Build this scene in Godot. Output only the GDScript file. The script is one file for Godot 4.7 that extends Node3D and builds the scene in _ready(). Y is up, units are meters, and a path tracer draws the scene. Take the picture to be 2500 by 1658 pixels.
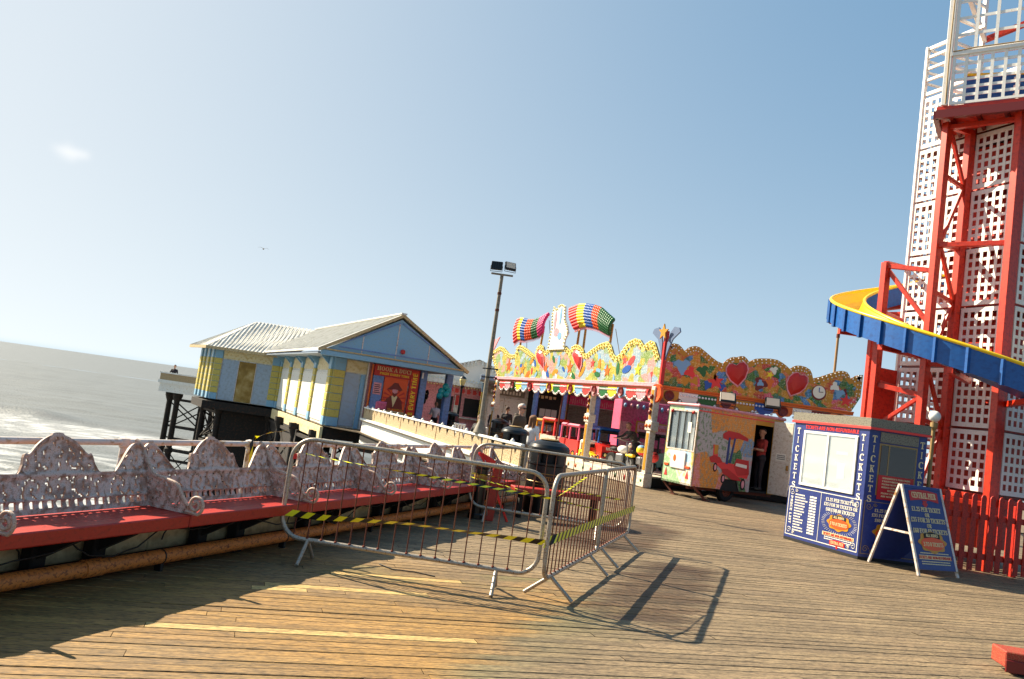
extends Node3D

# ---------------------------------------------------------------- geometry builder
class G:
	var v := PackedVector3Array()
	var n := PackedVector3Array()
	var uv := PackedVector2Array()
	var c := PackedColorArray()
	var col := Color.WHITE
	var xf := Transform3D()
	func pt(p: Vector3, nn: Vector3, u: Vector2):
		v.push_back(xf * p)
		n.push_back((xf.basis * nn).normalized())
		uv.push_back(u)
		c.push_back(col)
	func tri(a: Vector3, b: Vector3, d: Vector3, ua := Vector2.ZERO, ub := Vector2.ZERO, ud := Vector2.ZERO):
		var nn := (b - a).cross(d - a).normalized()
		pt(a, nn, ua)
		pt(d, nn, ud)
		pt(b, nn, ub)
	func quad(a: Vector3, b: Vector3, d: Vector3, e: Vector3, u0 := Vector2(0, 0), u1 := Vector2(1, 1)):
		var nn := (b - a).cross(d - a)
		if nn.length() < 1e-12:
			nn = (d - a).cross(e - a)
		nn = nn.normalized()
		var A := Vector2(u0.x, u1.y)
		var B := Vector2(u1.x, u1.y)
		var D := Vector2(u1.x, u0.y)
		var E := Vector2(u0.x, u0.y)
		pt(a, nn, A)
		pt(d, nn, D)
		pt(b, nn, B)
		pt(a, nn, A)
		pt(e, nn, E)
		pt(d, nn, D)
	func squad(p: Array, nn: Array, u: Array):
		for i in [0, 2, 1, 0, 3, 2]:
			pt(p[i], nn[i], u[i])
	func box(ce: Vector3, s: Vector3, b := Basis(), bev := 0.0):
		var h := s * 0.5
		var old := xf
		xf = xf * Transform3D(b, ce)
		var bv: float = min(bev, min(h.x, min(h.y, h.z)) * 0.9)
		for ax in 3:
			for sg in [-1.0, 1.0]:
				var w := Vector3.ZERO
				w[ax] = sg
				var a1 := Vector3.ZERO
				a1[(ax + 1) % 3] = 1.0
				var a2 := w.cross(a1)
				var e1: float = abs(a1.dot(h)) - bv
				var e2: float = abs(a2.abs().dot(h)) - bv
				var o := w * h[ax]
				quad(o - a1 * e1 - a2 * e2, o + a1 * e1 - a2 * e2, o + a1 * e1 + a2 * e2, o - a1 * e1 + a2 * e2, Vector2(0, 0), Vector2(e1 * 2, e2 * 2))
				if bv > 0.0:
					for q in [[a1, e1, a2, e2], [a2, e2, a1, e1]]:
						for s2 in [-1.0, 1.0]:
							var dirv: Vector3 = q[0] * s2
							var axn := 0
							for k in 3:
								if abs(dirv[k]) > 0.5:
									axn = k
							if axn < ax:
								continue
							var m: Vector3 = o + dirv * q[1]
							var m2: Vector3 = w * (h[ax] - bv) + dirv * (q[1] + bv)
							var t: Vector3 = q[2] * q[3]
							var no: Vector3 = w + dirv
							if (m2 - m).cross(t).dot(no) > 0.0:
								quad(m - t, m2 - t, m2 + t, m + t)
							else:
								quad(m + t, m2 + t, m2 - t, m - t)
		if bv > 0.0:
			for sx in [-1.0, 1.0]:
				for sy in [-1.0, 1.0]:
					for sz in [-1.0, 1.0]:
						var k := Vector3(sx, sy, sz)
						var p0 := Vector3(h.x, h.y - bv, h.z - bv) * k
						var p1 := Vector3(h.x - bv, h.y, h.z - bv) * k
						var p2 := Vector3(h.x - bv, h.y - bv, h.z) * k
						if (p1 - p0).cross(p2 - p0).dot(k) > 0.0:
							tri(p0, p1, p2)
						else:
							tri(p0, p2, p1)
		xf = old
	# box from corner to corner
	func bb(a: Vector3, b: Vector3, bev := 0.0):
		box((a + b) * 0.5, (b - a).abs(), Basis(), bev)
	# square bar between two points
	func bar(a: Vector3, b: Vector3, w: float, t := -1.0, bev := 0.0):
		if t < 0.0:
			t = w
		var d := b - a
		var L := d.length()
		var y := d / L
		var x := y.cross(Vector3.FORWARD)
		if abs(y.dot(Vector3.FORWARD)) > 0.9:
			x = y.cross(Vector3.RIGHT)
		if abs(y.y) < 0.9:
			x = y.cross(Vector3.UP)
		x = x.normalized()
		var z := x.cross(y)
		box((a + b) * 0.5, Vector3(w, L, t), Basis(x, y, z), bev)
	func tube(p: Array, r, sides := 8, cap := true):
		var N := p.size()
		var rings := []
		var nr := []
		var up := Vector3.UP
		var x := Vector3.ZERO
		var run := 0.0
		var us := []
		for i in N:
			var a: Vector3 = p[max(i - 1, 0)]
			var b: Vector3 = p[min(i + 1, N - 1)]
			var d := (b - a).normalized()
			if i > 0:
				run += (p[i] - p[i - 1]).length()
			us.push_back(run)
			if x == Vector3.ZERO:
				x = d.cross(up if abs(d.y) < 0.9 else Vector3.RIGHT).normalized()
			else:
				x = (x - d * x.dot(d)).normalized()
			var z := d.cross(x)
			var rr: float = r[i] if r is Array else r
			var ring := []
			var nn := []
			for k in sides + 1:
				var t := TAU * k / sides
				var o := x * cos(t) + z * sin(t)
				ring.push_back(p[i] + o * rr)
				nn.push_back(o)
			rings.push_back(ring)
			nr.push_back(nn)
		for i in N - 1:
			for k in sides:
				var u0: float = us[i]
				var u1: float = us[i + 1]
				squad([rings[i][k], rings[i][k + 1], rings[i + 1][k + 1], rings[i + 1][k]], [nr[i][k], nr[i][k + 1], nr[i + 1][k + 1], nr[i + 1][k]], [Vector2(k * 1.0 / sides, u0), Vector2((k + 1.0) / sides, u0), Vector2((k + 1.0) / sides, u1), Vector2(k * 1.0 / sides, u1)])
		if cap:
			for k in sides:
				tri(p[0], rings[0][k + 1], rings[0][k])
				tri(p[N - 1], rings[N - 1][k], rings[N - 1][k + 1])
	func lathe(ce: Vector3, prof: Array, seg := 16):
		for i in prof.size() - 1:
			var a: Vector2 = prof[i]
			var b: Vector2 = prof[i + 1]
			var d := b - a
			var nn := Vector2(d.y, -d.x).normalized()
			for k in seg:
				var t0 := TAU * k / seg
				var t1 := TAU * (k + 1) / seg
				var c0 := Vector3(cos(t0), 0, -sin(t0))
				var c1 := Vector3(cos(t1), 0, -sin(t1))
				var n0 := c0 * nn.x + Vector3.UP * nn.y
				var n1 := c1 * nn.x + Vector3.UP * nn.y
				squad([ce + c0 * a.x + Vector3.UP * a.y, ce + c1 * a.x + Vector3.UP * a.y, ce + c1 * b.x + Vector3.UP * b.y, ce + c0 * b.x + Vector3.UP * b.y], [n0, n1, n1, n0], [Vector2(k * 1.0 / seg, a.y), Vector2((k + 1.0) / seg, a.y), Vector2((k + 1.0) / seg, b.y), Vector2(k * 1.0 / seg, b.y)])
	func ball(ce: Vector3, r: Vector3, seg := 8, rows := 5):
		for j in rows:
			var f0 := PI * j / rows - PI / 2
			var f1 := PI * (j + 1) / rows - PI / 2
			for k in seg:
				var t0 := TAU * k / seg
				var t1 := TAU * (k + 1) / seg
				var q := []
				for w in [[t0, f0], [t1, f0], [t1, f1], [t0, f1]]:
					q.push_back(Vector3(cos(w[0]) * cos(w[1]), sin(w[1]), -sin(w[0]) * cos(w[1])))
				squad([ce + q[0] * r, ce + q[1] * r, ce + q[2] * r, ce + q[3] * r], q, [Vector2.ZERO, Vector2.ZERO, Vector2.ZERO, Vector2.ZERO])
	# a flat outline in x,y with thickness in z; uv scaled by us
	func ext(poly: PackedVector2Array, z0: float, z1: float, us := Vector2.ONE, uo := Vector2.ZERO):
		if Geometry2D.is_polygon_clockwise(poly):
			poly = poly.duplicate()
			poly.reverse()
		var ix := Geometry2D.triangulate_polygon(poly)
		for i in range(0, ix.size(), 3):
			var a := poly[ix[i]]
			var b := poly[ix[i + 1]]
			var d := poly[ix[i + 2]]
			if (b - a).cross(d - a) < 0.0:
				var t := b
				b = d
				d = t
			tri(Vector3(a.x, a.y, z1), Vector3(b.x, b.y, z1), Vector3(d.x, d.y, z1), a * us + uo, b * us + uo, d * us + uo)
			tri(Vector3(a.x, a.y, z0), Vector3(d.x, d.y, z0), Vector3(b.x, b.y, z0), a * us + uo, d * us + uo, b * us + uo)
		for i in poly.size():
			var a := poly[i]
			var b := poly[(i + 1) % poly.size()]
			quad(Vector3(a.x, a.y, z0), Vector3(b.x, b.y, z0), Vector3(b.x, b.y, z1), Vector3(a.x, a.y, z1), Vector2(0, 0), Vector2(0.1, 0.1))
	# a vertical prism over a footprint in x,z
	func prism(foot: Array, y0: float, y1: float):
		var pl := PackedVector2Array()
		for f in foot:
			pl.push_back(Vector2(f.x, -f.y))
		var old := xf
		xf = xf * Transform3D(Basis(Vector3.RIGHT, -PI / 2), Vector3.ZERO)
		ext(pl, y0, y1)
		xf = old
	func mesh() -> ArrayMesh:
		var a := []
		a.resize(Mesh.ARRAY_MAX)
		a[Mesh.ARRAY_VERTEX] = v
		a[Mesh.ARRAY_NORMAL] = n
		a[Mesh.ARRAY_TEX_UV] = uv
		a[Mesh.ARRAY_COLOR] = c
		var m := ArrayMesh.new()
		m.add_surface_from_arrays(Mesh.PRIMITIVE_TRIANGLES, a)
		return m

# ---------------------------------------------------------------- scene helpers
var used := {}
var M := {}
var rng := RandomNumberGenerator.new()
var serif: SystemFont
var sans: SystemFont

func V(x, y, z) -> Vector3:
	return Vector3(x, y, z)

func lin(r: float, g: float, b: float) -> Color:
	return Color(r, g, b).linear_to_srgb()

func numbered(called: String) -> String:
	var k: int = used.get(called, 0)
	used[called] = k + 1
	return called if k == 0 else "%s_%03d" % [called, k]

func fr(x: float, z: float, az: float, y := 0.0) -> Transform3D:
	return Transform3D(Basis(Vector3.UP, deg_to_rad(90.0 - az)), Vector3(x, y, z))

func meta(o: Node, label: String, category: String, group := "", kind := ""):
	if label:
		o.set_meta("label", label)
	if category:
		o.set_meta("category", category)
	if group:
		o.set_meta("group", group)
	if kind:
		o.set_meta("kind", kind)

func thing(called: String, label: String, category: String, t := Transform3D(), group := "") -> Node3D:
	var o := Node3D.new()
	o.name = numbered(called)
	add_child(o)
	o.transform = t
	meta(o, label, category, group)
	return o

func structure(called: String) -> Node3D:
	var o := Node3D.new()
	o.name = numbered(called)
	add_child(o)
	o.set_meta("kind", "structure")
	return o

func part(p: Node, called: String, g: G, m: Material, kind := "") -> MeshInstance3D:
	return mpart(p, called, g.mesh(), m, Transform3D(), kind)

func mpart(p: Node, called: String, me: Mesh, m: Material, t := Transform3D(), kind := "") -> MeshInstance3D:
	var o := MeshInstance3D.new()
	o.name = numbered(called) if p == self else called
	o.mesh = me
	o.material_override = m
	o.transform = t
	o.cast_shadow = GeometryInstance3D.SHADOW_CASTING_SETTING_ON
	p.add_child(o, true)
	if kind:
		o.set_meta("kind", kind)
	return o

# one line of lettering fitted into a box w x h, centred on pos in the parent's x,y plane
func text(p: Node, s: String, ce: Vector3, w: float, h: float, m: Material, font: Font = null, turn := 0.0, called := "lettering", yaw := 0.0):
	var tm := TextMesh.new()
	tm.text = s
	tm.font = font if font else sans
	tm.font_size = 48
	tm.pixel_size = 0.01
	tm.depth = 0.004
	tm.curve_step = 3.0
	var bx := tm.get_aabb()
	var sc := Vector3(w / max(bx.size.x, 0.001), h / max(bx.size.y, 0.001), 1)
	var b := Basis(Vector3.UP, yaw) * Basis(Vector3.BACK, turn) * Basis.from_scale(sc)
	var t := Transform3D(b, ce)
	var mid := bx.position + bx.size * 0.5
	mid.z = 0
	t.origin = ce - b * mid
	return mpart(p, called, tm, m, t)

func noise(sd: int, f: float, kind := FastNoiseLite.TYPE_SIMPLEX_SMOOTH, oct := 4) -> FastNoiseLite:
	var n := FastNoiseLite.new()
	n.seed = sd
	n.frequency = f
	n.noise_type = kind
	n.fractal_octaves = oct
	return n

func ntex(sd: int, f: float, stops: Array, cols: Array, size := 512, kind := FastNoiseLite.TYPE_SIMPLEX_SMOOTH, oct := 4, nm := false) -> NoiseTexture2D:
	var t := NoiseTexture2D.new()
	t.width = size
	t.height = size
	t.seamless = true
	t.noise = noise(sd, f, kind, oct)
	if nm:
		t.as_normal_map = true
		t.bump_strength = 4.0
		return t
	var g := Gradient.new()
	g.offsets = PackedFloat32Array(stops)
	g.colors = PackedColorArray(cols)
	t.color_ramp = g
	return t

func mat(key: String, c: Color, rough := 0.6, tex: Texture2D = null, sc := 1.0, metal := 0.0) -> StandardMaterial3D:
	if M.has(key):
		return M[key]
	var m := StandardMaterial3D.new()
	m.albedo_color = c
	m.roughness = rough
	m.metallic = metal
	if tex:
		m.albedo_texture = tex
		m.uv1_triplanar = true
		m.uv1_world_triplanar = true
		m.uv1_scale = Vector3.ONE * sc
	M[key] = m
	return m

# paint of base colour with worn patches of another colour (real stains, chips, rust)
func worn(key: String, base: Color, other: Color, sd: int, f: float, at: float, soft: float, sc: float, rough := 0.6, metal := 0.0) -> StandardMaterial3D:
	var t := ntex(sd, f, [0.0, max(at - soft, 0.01), at, min(at + soft * 1.5, 0.98), 1.0], [base.darkened(0.07), base, base.lerp(other, 0.45), other, other.darkened(0.25)], 512, FastNoiseLite.TYPE_SIMPLEX_SMOOTH, 5)
	return mat(key, Color.WHITE, rough, t, sc, metal)

func _ready():
	# ---------------------------------------------------------------- camera, sky, sun
	var cam := Camera3D.new()
	cam.name = "camera"
	add_child(cam)
	cam.position = Vector3(0, 1.6, 0)
	cam.basis = Basis(Vector3.RIGHT, deg_to_rad(5.15)) * Basis(Vector3.BACK, deg_to_rad(8.0))
	cam.fov = rad_to_deg(2.0 * atan(829.0 / 1950.0))
	cam.near = 0.05
	cam.far = 9000.0
	cam.current = true
	var to_sun := Vector3(-1.1, 1.0, -0.6).normalized()
	var sun := DirectionalLight3D.new()
	sun.name = "sun"
	add_child(sun)
	sun.look_at_from_position(to_sun * 50.0, Vector3.ZERO, Vector3.UP)
	sun.light_color = Color(1.0, 0.945, 0.84)
	sun.light_energy = 1.6
	sun.light_angular_distance = 0.5
	sun.shadow_enabled = true
	var env := Environment.new()
	env.background_mode = Environment.BG_SKY
	env.tonemap_mode = Environment.TONE_MAPPER_LINEAR
	env.tonemap_exposure = EXPOSURE
	env.sdfgi_enabled = true
	env.ssao_enabled = true
	env.ssil_enabled = true
	var sky := Sky.new()
	var pm := PanoramaSkyMaterial.new()
	pm.panorama = sky_picture(to_sun)
	sky.sky_material = pm
	env.sky = sky
	env.background_energy_multiplier = SKY_ENERGY
	var we := WorldEnvironment.new()
	we.name = "world_environment"
	we.environment = env
	add_child(we)
	rng.seed = 7
	serif = SystemFont.new()
	serif.font_names = PackedStringArray(["Droid Serif"])
	serif.font_weight = 700
	sans = SystemFont.new()
	sans.font_names = PackedStringArray(["Droid Sans"])
	sans.font_weight = 700
	materials()
	print("deck")
	build_sea()
	build_deck()
	build_substructure()
	print("pavilion")
	build_pavilion()
	build_far_buildings()
	build_parapet()
	print("benches")
	build_benches()
	print("tower")
	build_helter_skelter()
	build_booth()
	print("ride")
	build_ride()
	build_trailer()
	build_vehicles()
	print("small")
	build_barriers()
	build_street()
	print("people")
	build_people()
	print("done")

const EXPOSURE := 2.55
const SKY_ENERGY := 0.44

func sky_picture(to_sun: Vector3) -> ImageTexture:
	var W := 1024
	var H := 512
	var im := Image.create(W, H, false, Image.FORMAT_RGBF)
	var zen := Vector3(0.07, 0.235, 0.45)
	var nz := noise(5, 2.2)
	for j in H:
		var el := PI * (0.5 - (j + 0.5) / H)
		for i in W:
			var a := TAU * (i + 0.5) / W
			if a > PI:
				a -= TAU
			var d := Vector3(sin(a) * cos(el), sin(el), -cos(a) * cos(el))
			var ga := rad_to_deg(acos(clamp(d.dot(to_sun), -1.0, 1.0)))
			var g := exp(-pow(ga / 50.0, 2.0))
			var e: float = rad_to_deg(max(el, 0.0))
			var hz := Vector3(0.6, 0.77, 0.87).lerp(Vector3(0.95, 0.97, 0.965), min(1.0, g * 1.5))
			var c := zen.lerp(hz, exp(-e / (14.0 + 22.0 * g)))
			c = c.lerp(Vector3(0.94, 0.985, 0.985), 0.58 * pow(g, 1.5))
			if el > 0.0 and el < 0.5:
				# one small white cloud low over the sea
				var ca := rad_to_deg(a)
				var q: float = pow((ca + 30.6) / 0.9, 2.0) + pow((e - 12.1) / 0.36, 2.0)
				if q < 4.0:
					var k: float = clamp(1.15 - q + 1.2 * nz.get_noise_2d(ca * 3.0, e * 5.0), 0.0, 1.0)
					c = c.lerp(Vector3(0.95, 0.96, 0.96), k * 0.8)
			im.set_pixel(i, j, Color(c.x, c.y, c.z))
	return ImageTexture.create_from_image(im)

func materials():
	var white := Color(0.86, 0.86, 0.84)
	var grime := ntex(3, 0.012, [0.0, 0.45, 0.75, 1.0], [Color(0.74, 0.72, 0.68), Color(0.93, 0.92, 0.9), Color.WHITE, Color(0.86, 0.85, 0.82)])
	M["grime_tex"] = grime
	var fine := ntex(9, 0.09, [0.0, 0.5, 1.0], [Color(0.8, 0.8, 0.8), Color(0.95, 0.95, 0.95), Color.WHITE])
	M["fine_tex"] = fine
	worn("iron_white", Color(0.98, 0.95, 0.93), Color(0.66, 0.5, 0.36), 11, 0.05, 0.66, 0.1, 3.0, 0.55).vertex_color_use_as_albedo = true
	worn("rail_white", Color(0.83, 0.78, 0.75), Color(0.62, 0.45, 0.25), 12, 0.015, 0.68, 0.08, 1.2, 0.5)
	worn("lattice_white", Color(0.93, 0.91, 0.88), Color(0.72, 0.58, 0.36), 13, 0.02, 0.8, 0.06, 1.3, 0.55)
	worn("red_frame", Color(0.8, 0.19, 0.06), Color(0.66, 0.13, 0.04), 14, 0.02, 0.6, 0.1, 0.9, 0.42)
	worn("red_seat", Color(0.66, 0.13, 0.07), Color(0.54, 0.1, 0.06), 15, 0.03, 0.64, 0.1, 1.6, 0.45)
	worn("red_timber", Color(0.6, 0.12, 0.07), Color(0.58, 0.4, 0.26), 16, 0.05, 0.58, 0.05, 3.0, 0.7)
	worn("red_fence", Color(0.7, 0.14, 0.06), Color(0.5, 0.09, 0.05), 17, 0.03, 0.6, 0.1, 1.5, 0.5)
	worn("pipe_orange", Color(0.8, 0.47, 0.2), Color(0.34, 0.17, 0.07), 18, 0.02, 0.62, 0.07, 2.6, 0.6)
	worn("duct_cream", Color(0.76, 0.67, 0.5), Color(0.58, 0.49, 0.35), 19, 0.012, 0.58, 0.2, 1.3, 0.7)
	worn("galvanised", Color(0.66, 0.63, 0.58), Color(0.5, 0.36, 0.25), 20, 0.03, 0.66, 0.07, 3.0, 0.42, 0.45)
	worn("rusty_bar", Color(0.42, 0.2, 0.1), Color(0.26, 0.1, 0.045), 21, 0.05, 0.5, 0.16, 5.0, 0.8)
	worn("weld_rust", Color(0.46, 0.17, 0.06), Color(0.3, 0.1, 0.04), 22, 0.05, 0.5, 0.2, 6.0, 0.9)
	worn("parapet_iron", Color(0.72, 0.64, 0.5), Color(0.5, 0.38, 0.22), 23, 0.03, 0.58, 0.12, 1.4, 0.7)
	worn("fascia_white", Color(0.9, 0.89, 0.86), Color(0.66, 0.56, 0.4), 24, 0.012, 0.78, 0.06, 0.8, 0.6)
	worn("pile_iron", Color(0.085, 0.07, 0.055), Color(0.22, 0.12, 0.06), 25, 0.02, 0.62, 0.1, 0.6, 0.85)
	worn("pav_blue", Color(0.48, 0.66, 0.78), Color(0.5, 0.63, 0.7), 26, 0.02, 0.6, 0.15, 0.9, 0.55)
	worn("pav_board", Color(0.60, 0.66, 0.73), Color(0.56, 0.6, 0.64), 27, 0.01, 0.55, 0.2, 0.8, 0.5)
	worn("pav_yellow", Color(0.77, 0.7, 0.34), Color(0.68, 0.6, 0.28), 28, 0.02, 0.6, 0.15, 1.0, 0.6)
	worn("pav_cream", Color(0.85, 0.79, 0.62), Color(0.74, 0.64, 0.42), 29, 0.012, 0.62, 0.14, 0.7, 0.6)
	mat("pav_stain", Color.WHITE, 0.7, ntex(30, 0.006, [0.0, 0.3, 0.6, 1.0], [Color(0.72, 0.63, 0.44), Color(0.62, 0.51, 0.28), Color(0.52, 0.4, 0.14), Color(0.46, 0.34, 0.1)], 512, FastNoiseLite.TYPE_SIMPLEX_SMOOTH, 6), 0.35)
	mat("wing_blue", Color(0.33, 0.4, 0.52), 0.5)
	worn("roof_metal", Color(0.85, 0.84, 0.81), Color(0.74, 0.72, 0.67), 31, 0.01, 0.6, 0.18, 0.4, 0.45)
	worn("trailer_white", Color(0.84, 0.8, 0.74), Color(0.7, 0.62, 0.52), 32, 0.02, 0.66, 0.12, 1.0, 0.5)
	worn("booth_blue", Color(0.13, 0.19, 0.44), Color(0.17, 0.23, 0.46), 33, 0.02, 0.6, 0.15, 1.2, 0.42)
	worn("slide_blue", Color(0.07, 0.33, 0.6), Color(0.06, 0.26, 0.5), 34, 0.02, 0.6, 0.15, 0.9, 0.38)
	worn("roof_grey", Color(0.5, 0.48, 0.42), Color(0.36, 0.34, 0.3), 35, 0.04, 0.6, 0.12, 1.5, 0.8)
	worn("old_boards", Color(0.47, 0.4, 0.31), Color(0.36, 0.3, 0.22), 37, 0.02, 0.55, 0.2, 0.6, 0.8)
	mat("pale_yellow", Color(0.86, 0.77, 0.42), 0.4)
	worn("dark_brown_and_shade", Color(0.06, 0.045, 0.03), Color(0.1, 0.07, 0.045), 36, 0.02, 0.6, 0.15, 0.7, 0.9)  # plain dark brown; also paints shade into the ride platform's colour
	mat("white", white, 0.5, grime, 0.6)
	mat("gloss_white", Color(0.88, 0.87, 0.84), 0.3)
	mat("bulb_white", Color(0.93, 0.92, 0.9), 0.2)
	mat("bulb_yellow", Color(0.94, 0.87, 0.56), 0.2)
	mat("yellow", Color(0.97, 0.8, 0.08), 0.35, fine, 2.0)
	mat("tape_yellow", Color(0.92, 0.9, 0.16), 0.4)
	mat("tape_black", Color(0.12, 0.09, 0.09), 0.4)
	mat("tape_red", Color(0.85, 0.1, 0.06), 0.45)
	mat("black_plastic", Color(0.035, 0.037, 0.042), 0.32)
	mat("black_paint", Color(0.03, 0.03, 0.032), 0.4)
	mat("gold_line", Color(0.6, 0.46, 0.2), 0.4, null, 1, 0.3)
	mat("dull_gold", Color(0.62, 0.5, 0.3), 0.55, fine, 4.0)
	mat("cable", Color(0.03, 0.028, 0.025), 0.6)
	mat("tyre", Color(0.025, 0.024, 0.023), 0.9, fine, 3.0)
	mat("steel", Color(0.6, 0.6, 0.6), 0.35, fine, 3.0, 0.7)
	mat("pole_grey", Color(0.52, 0.48, 0.42), 0.6, grime, 1.5)
	mat("pavilion_column", Color(0.42, 0.55, 0.78), 0.5, grime, 1.0)
	mat("pink", Color(0.85, 0.36, 0.5), 0.5, grime, 1.0)
	mat("hot_pink", Color(0.86, 0.2, 0.45), 0.5)
	mat("pale_pink", Color(0.9, 0.6, 0.64), 0.5, grime, 1.0)
	mat("red", Color(0.78, 0.1, 0.06), 0.4, fine, 2.0)
	mat("dark_red", Color(0.45, 0.06, 0.04), 0.45, fine, 2.0)
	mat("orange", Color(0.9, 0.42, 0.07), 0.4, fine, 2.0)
	mat("gold_paint", Color(0.78, 0.54, 0.08), 0.4, fine, 2.0)
	mat("green", Color(0.1, 0.4, 0.18), 0.4, fine, 2.0)
	mat("blue", Color(0.1, 0.34, 0.66), 0.4, fine, 2.0)
	mat("sky_paint", Color(0.5, 0.68, 0.82), 0.45, fine, 2.0)
	mat("teal", Color(0.12, 0.56, 0.6), 0.35)
	mat("shutter", Color(0.52, 0.5, 0.45), 0.5, grime, 1.0, 0.2)
	mat("dark", Color(0.045, 0.04, 0.038), 0.7)
	mat("sign_red", Color(0.72, 0.09, 0.05), 0.45)
	mat("sign_orange", Color(0.86, 0.3, 0.05), 0.45)
	mat("letter_white", Color(0.9, 0.88, 0.82), 0.5)
	mat("letter_cream", Color(0.86, 0.78, 0.58), 0.5)
	mat("letter_red", Color(0.86, 0.2, 0.18), 0.5)
	mat("letter_yellow", Color(0.93, 0.82, 0.12), 0.5)
	mat("lamp_face", Color(0.85, 0.78, 0.68), 0.3)
	mat("globe", Color(0.88, 0.88, 0.86), 0.25)
	mat("blind", Color(0.82, 0.82, 0.8), 0.6, fine, 4.0)
	var gl := mat("glass", Color(0.75, 0.82, 0.85, 0.16), 0.04)
	gl.transparency = BaseMaterial3D.TRANSPARENCY_ALPHA
	var gd := mat("glass_dark", Color(0.12, 0.1, 0.09, 0.55), 0.05)
	gd.transparency = BaseMaterial3D.TRANSPARENCY_ALPHA
	var sk := mat("person", Color.WHITE, 0.75)
	sk.vertex_color_use_as_albedo = true
	var vc := mat("painted", Color.WHITE, 0.45, fine, 3.0)
	vc.vertex_color_use_as_albedo = true

# a wood-grain picture: streaks along v
func grain_picture(sd: int) -> ImageTexture:
	var W := 256
	var H := 1024
	var n1 := noise(sd, 1.0, FastNoiseLite.TYPE_SIMPLEX_SMOOTH, 3)
	var im := Image.create(W, H, true, Image.FORMAT_RGB8)
	for j in H:
		var ph := TAU * j / H
		for i in W:
			var x := i / 256.0
			var g := n1.get_noise_3d(x * 20.0, cos(ph) * 2.2, sin(ph) * 2.2) * 0.34 + n1.get_noise_3d(x * 80.0 + 31.0, cos(ph) * 7.0, sin(ph) * 7.0) * 0.5
			var k: float = clamp(0.8 + g * 0.8, 0.25, 1.0)
			if g < -0.30:
				k *= 0.72
			im.set_pixel(i, j, Color(k, k * 0.985, k * 0.96))
	im.generate_mipmaps()
	return ImageTexture.create_from_image(im)

# ---------------------------------------------------------------- the sea
func build_sea():
	var g := G.new()
	var nz := noise(41, 0.06, FastNoiseLite.TYPE_SIMPLEX_SMOOTH, 4)
	var nf := noise(42, 0.16, FastNoiseLite.TYPE_SIMPLEX_SMOOTH, 5)
	var zs := []
	var z := -20.0
	while z > -420.0:
		zs.push_back(z)
		z -= max(0.45, -z * 0.008)
	var NX := 150
	var pts := []
	for zz in zs:
		var row := []
		for i in NX + 1:
			var x: float = lerp(-1.15, 0.35, i / float(NX)) * (-zz + 20.0)
			var sw = zz + nz.get_noise_2d(x * 0.35, zz * 0.5) * 6.0
			var y := -8.0 + 0.16 * sin(sw * 0.55) + 0.12 * nz.get_noise_2d(x * 1.2, zz * 6.0) + 0.06 * nz.get_noise_2d(x * 4.0, zz * 12.0)
			# two breakers rolling in
			for b in [[-112.0, 1.3, 5.0], [-150.0, 0.6, 6.0], [-84.0, 0.5, 3.0]]:
				var bz: float = b[0] + 5.0 * nz.get_noise_2d(x * 0.25, b[0])
				var am: float = b[1] * clamp(0.5 + 1.3 * nz.get_noise_2d(x * 0.3 + 60.0, b[0]), 0.0, 1.0)
				y += am * exp(-pow((zz - bz) / b[2], 2.0))
			row.push_back([Vector3(x, y, zz), foam_at(x, zz, nf, nz)])
		pts.push_back(row)
	var water := Vector3(0.12, 0.122, 0.112)
	for j in zs.size() - 1:
		for i in NX:
			var q := [pts[j][i], pts[j][i + 1], pts[j + 1][i + 1], pts[j + 1][i]]
			var nn := []
			var uu := []
			for k in 4:
				var ii: int = [i, i + 1, i + 1, i][k]
				var jj: int = [j, j, j + 1, j + 1][k]
				var dx: Vector3 = pts[jj][min(ii + 1, NX)][0] - pts[jj][max(ii - 1, 0)][0]
				var dz: Vector3 = pts[max(jj - 1, 0)][ii][0] - pts[min(jj + 1, zs.size() - 1)][ii][0]
				nn.push_back(dz.cross(dx).normalized())
				uu.push_back(Vector2(q[k][0].x, q[k][0].z) * 0.1)
			var o := [0, 2, 1, 0, 3, 2]
			for k in o:
				var w: Vector3 = water.lerp(Vector3(0.56, 0.56, 0.54), q[k][1])
				g.col = Color(w.x, w.y, w.z)
				g.pt(q[k][0], nn[k], uu[k])
	g.col = Color(water.x, water.y, water.z)
	g.quad(V(-8000, -8.02, -419), V(8000, -8.02, -419), V(8000, -8.02, -8500), V(-8000, -8.02, -8500))
	g.quad(V(-400, -8.6, 300), V(400, -8.6, 300), V(400, -8.6, -419.5), V(-400, -8.6, -419.5))
	var m := mat("sea", Color.WHITE, 0.34)
	m.vertex_color_use_as_albedo = true
	m.normal_enabled = true
	m.normal_texture = ntex(43, 0.03, [], [], 512, FastNoiseLite.TYPE_SIMPLEX_SMOOTH, 5, true)
	m.normal_scale = 0.9
	m.uv1_triplanar = true
	m.uv1_world_triplanar = true
	m.uv1_scale = Vector3(0.09, 0.09, 0.2)
	part(self, "sea", g, m).set_meta("kind", "structure")

func foam_at(x: float, z: float, nf: FastNoiseLite, nz: FastNoiseLite) -> float:
	var w := z + 5.0 * nz.get_noise_2d(x * 0.2, 7.0)
	var band: float = smoothstep(-108.0, -101.0, w) * (1.0 - smoothstep(-92.0, -80.0, w))
	var lace := smoothstep(0.02, 0.3, nf.get_noise_2d(x * 2.4, z * 4.5))
	var f := band * (0.3 + 0.7 * lace)
	var thin: float = smoothstep(-80.0, -70.0, w) * (1.0 - smoothstep(-50.0, -38.0, w))
	f = max(f, thin * smoothstep(-0.05, 0.35, nf.get_noise_2d(x * 0.9 + 90.0, z * 3.0)) * 0.75)
	return clamp(f, 0.0, 1.0)

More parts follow.
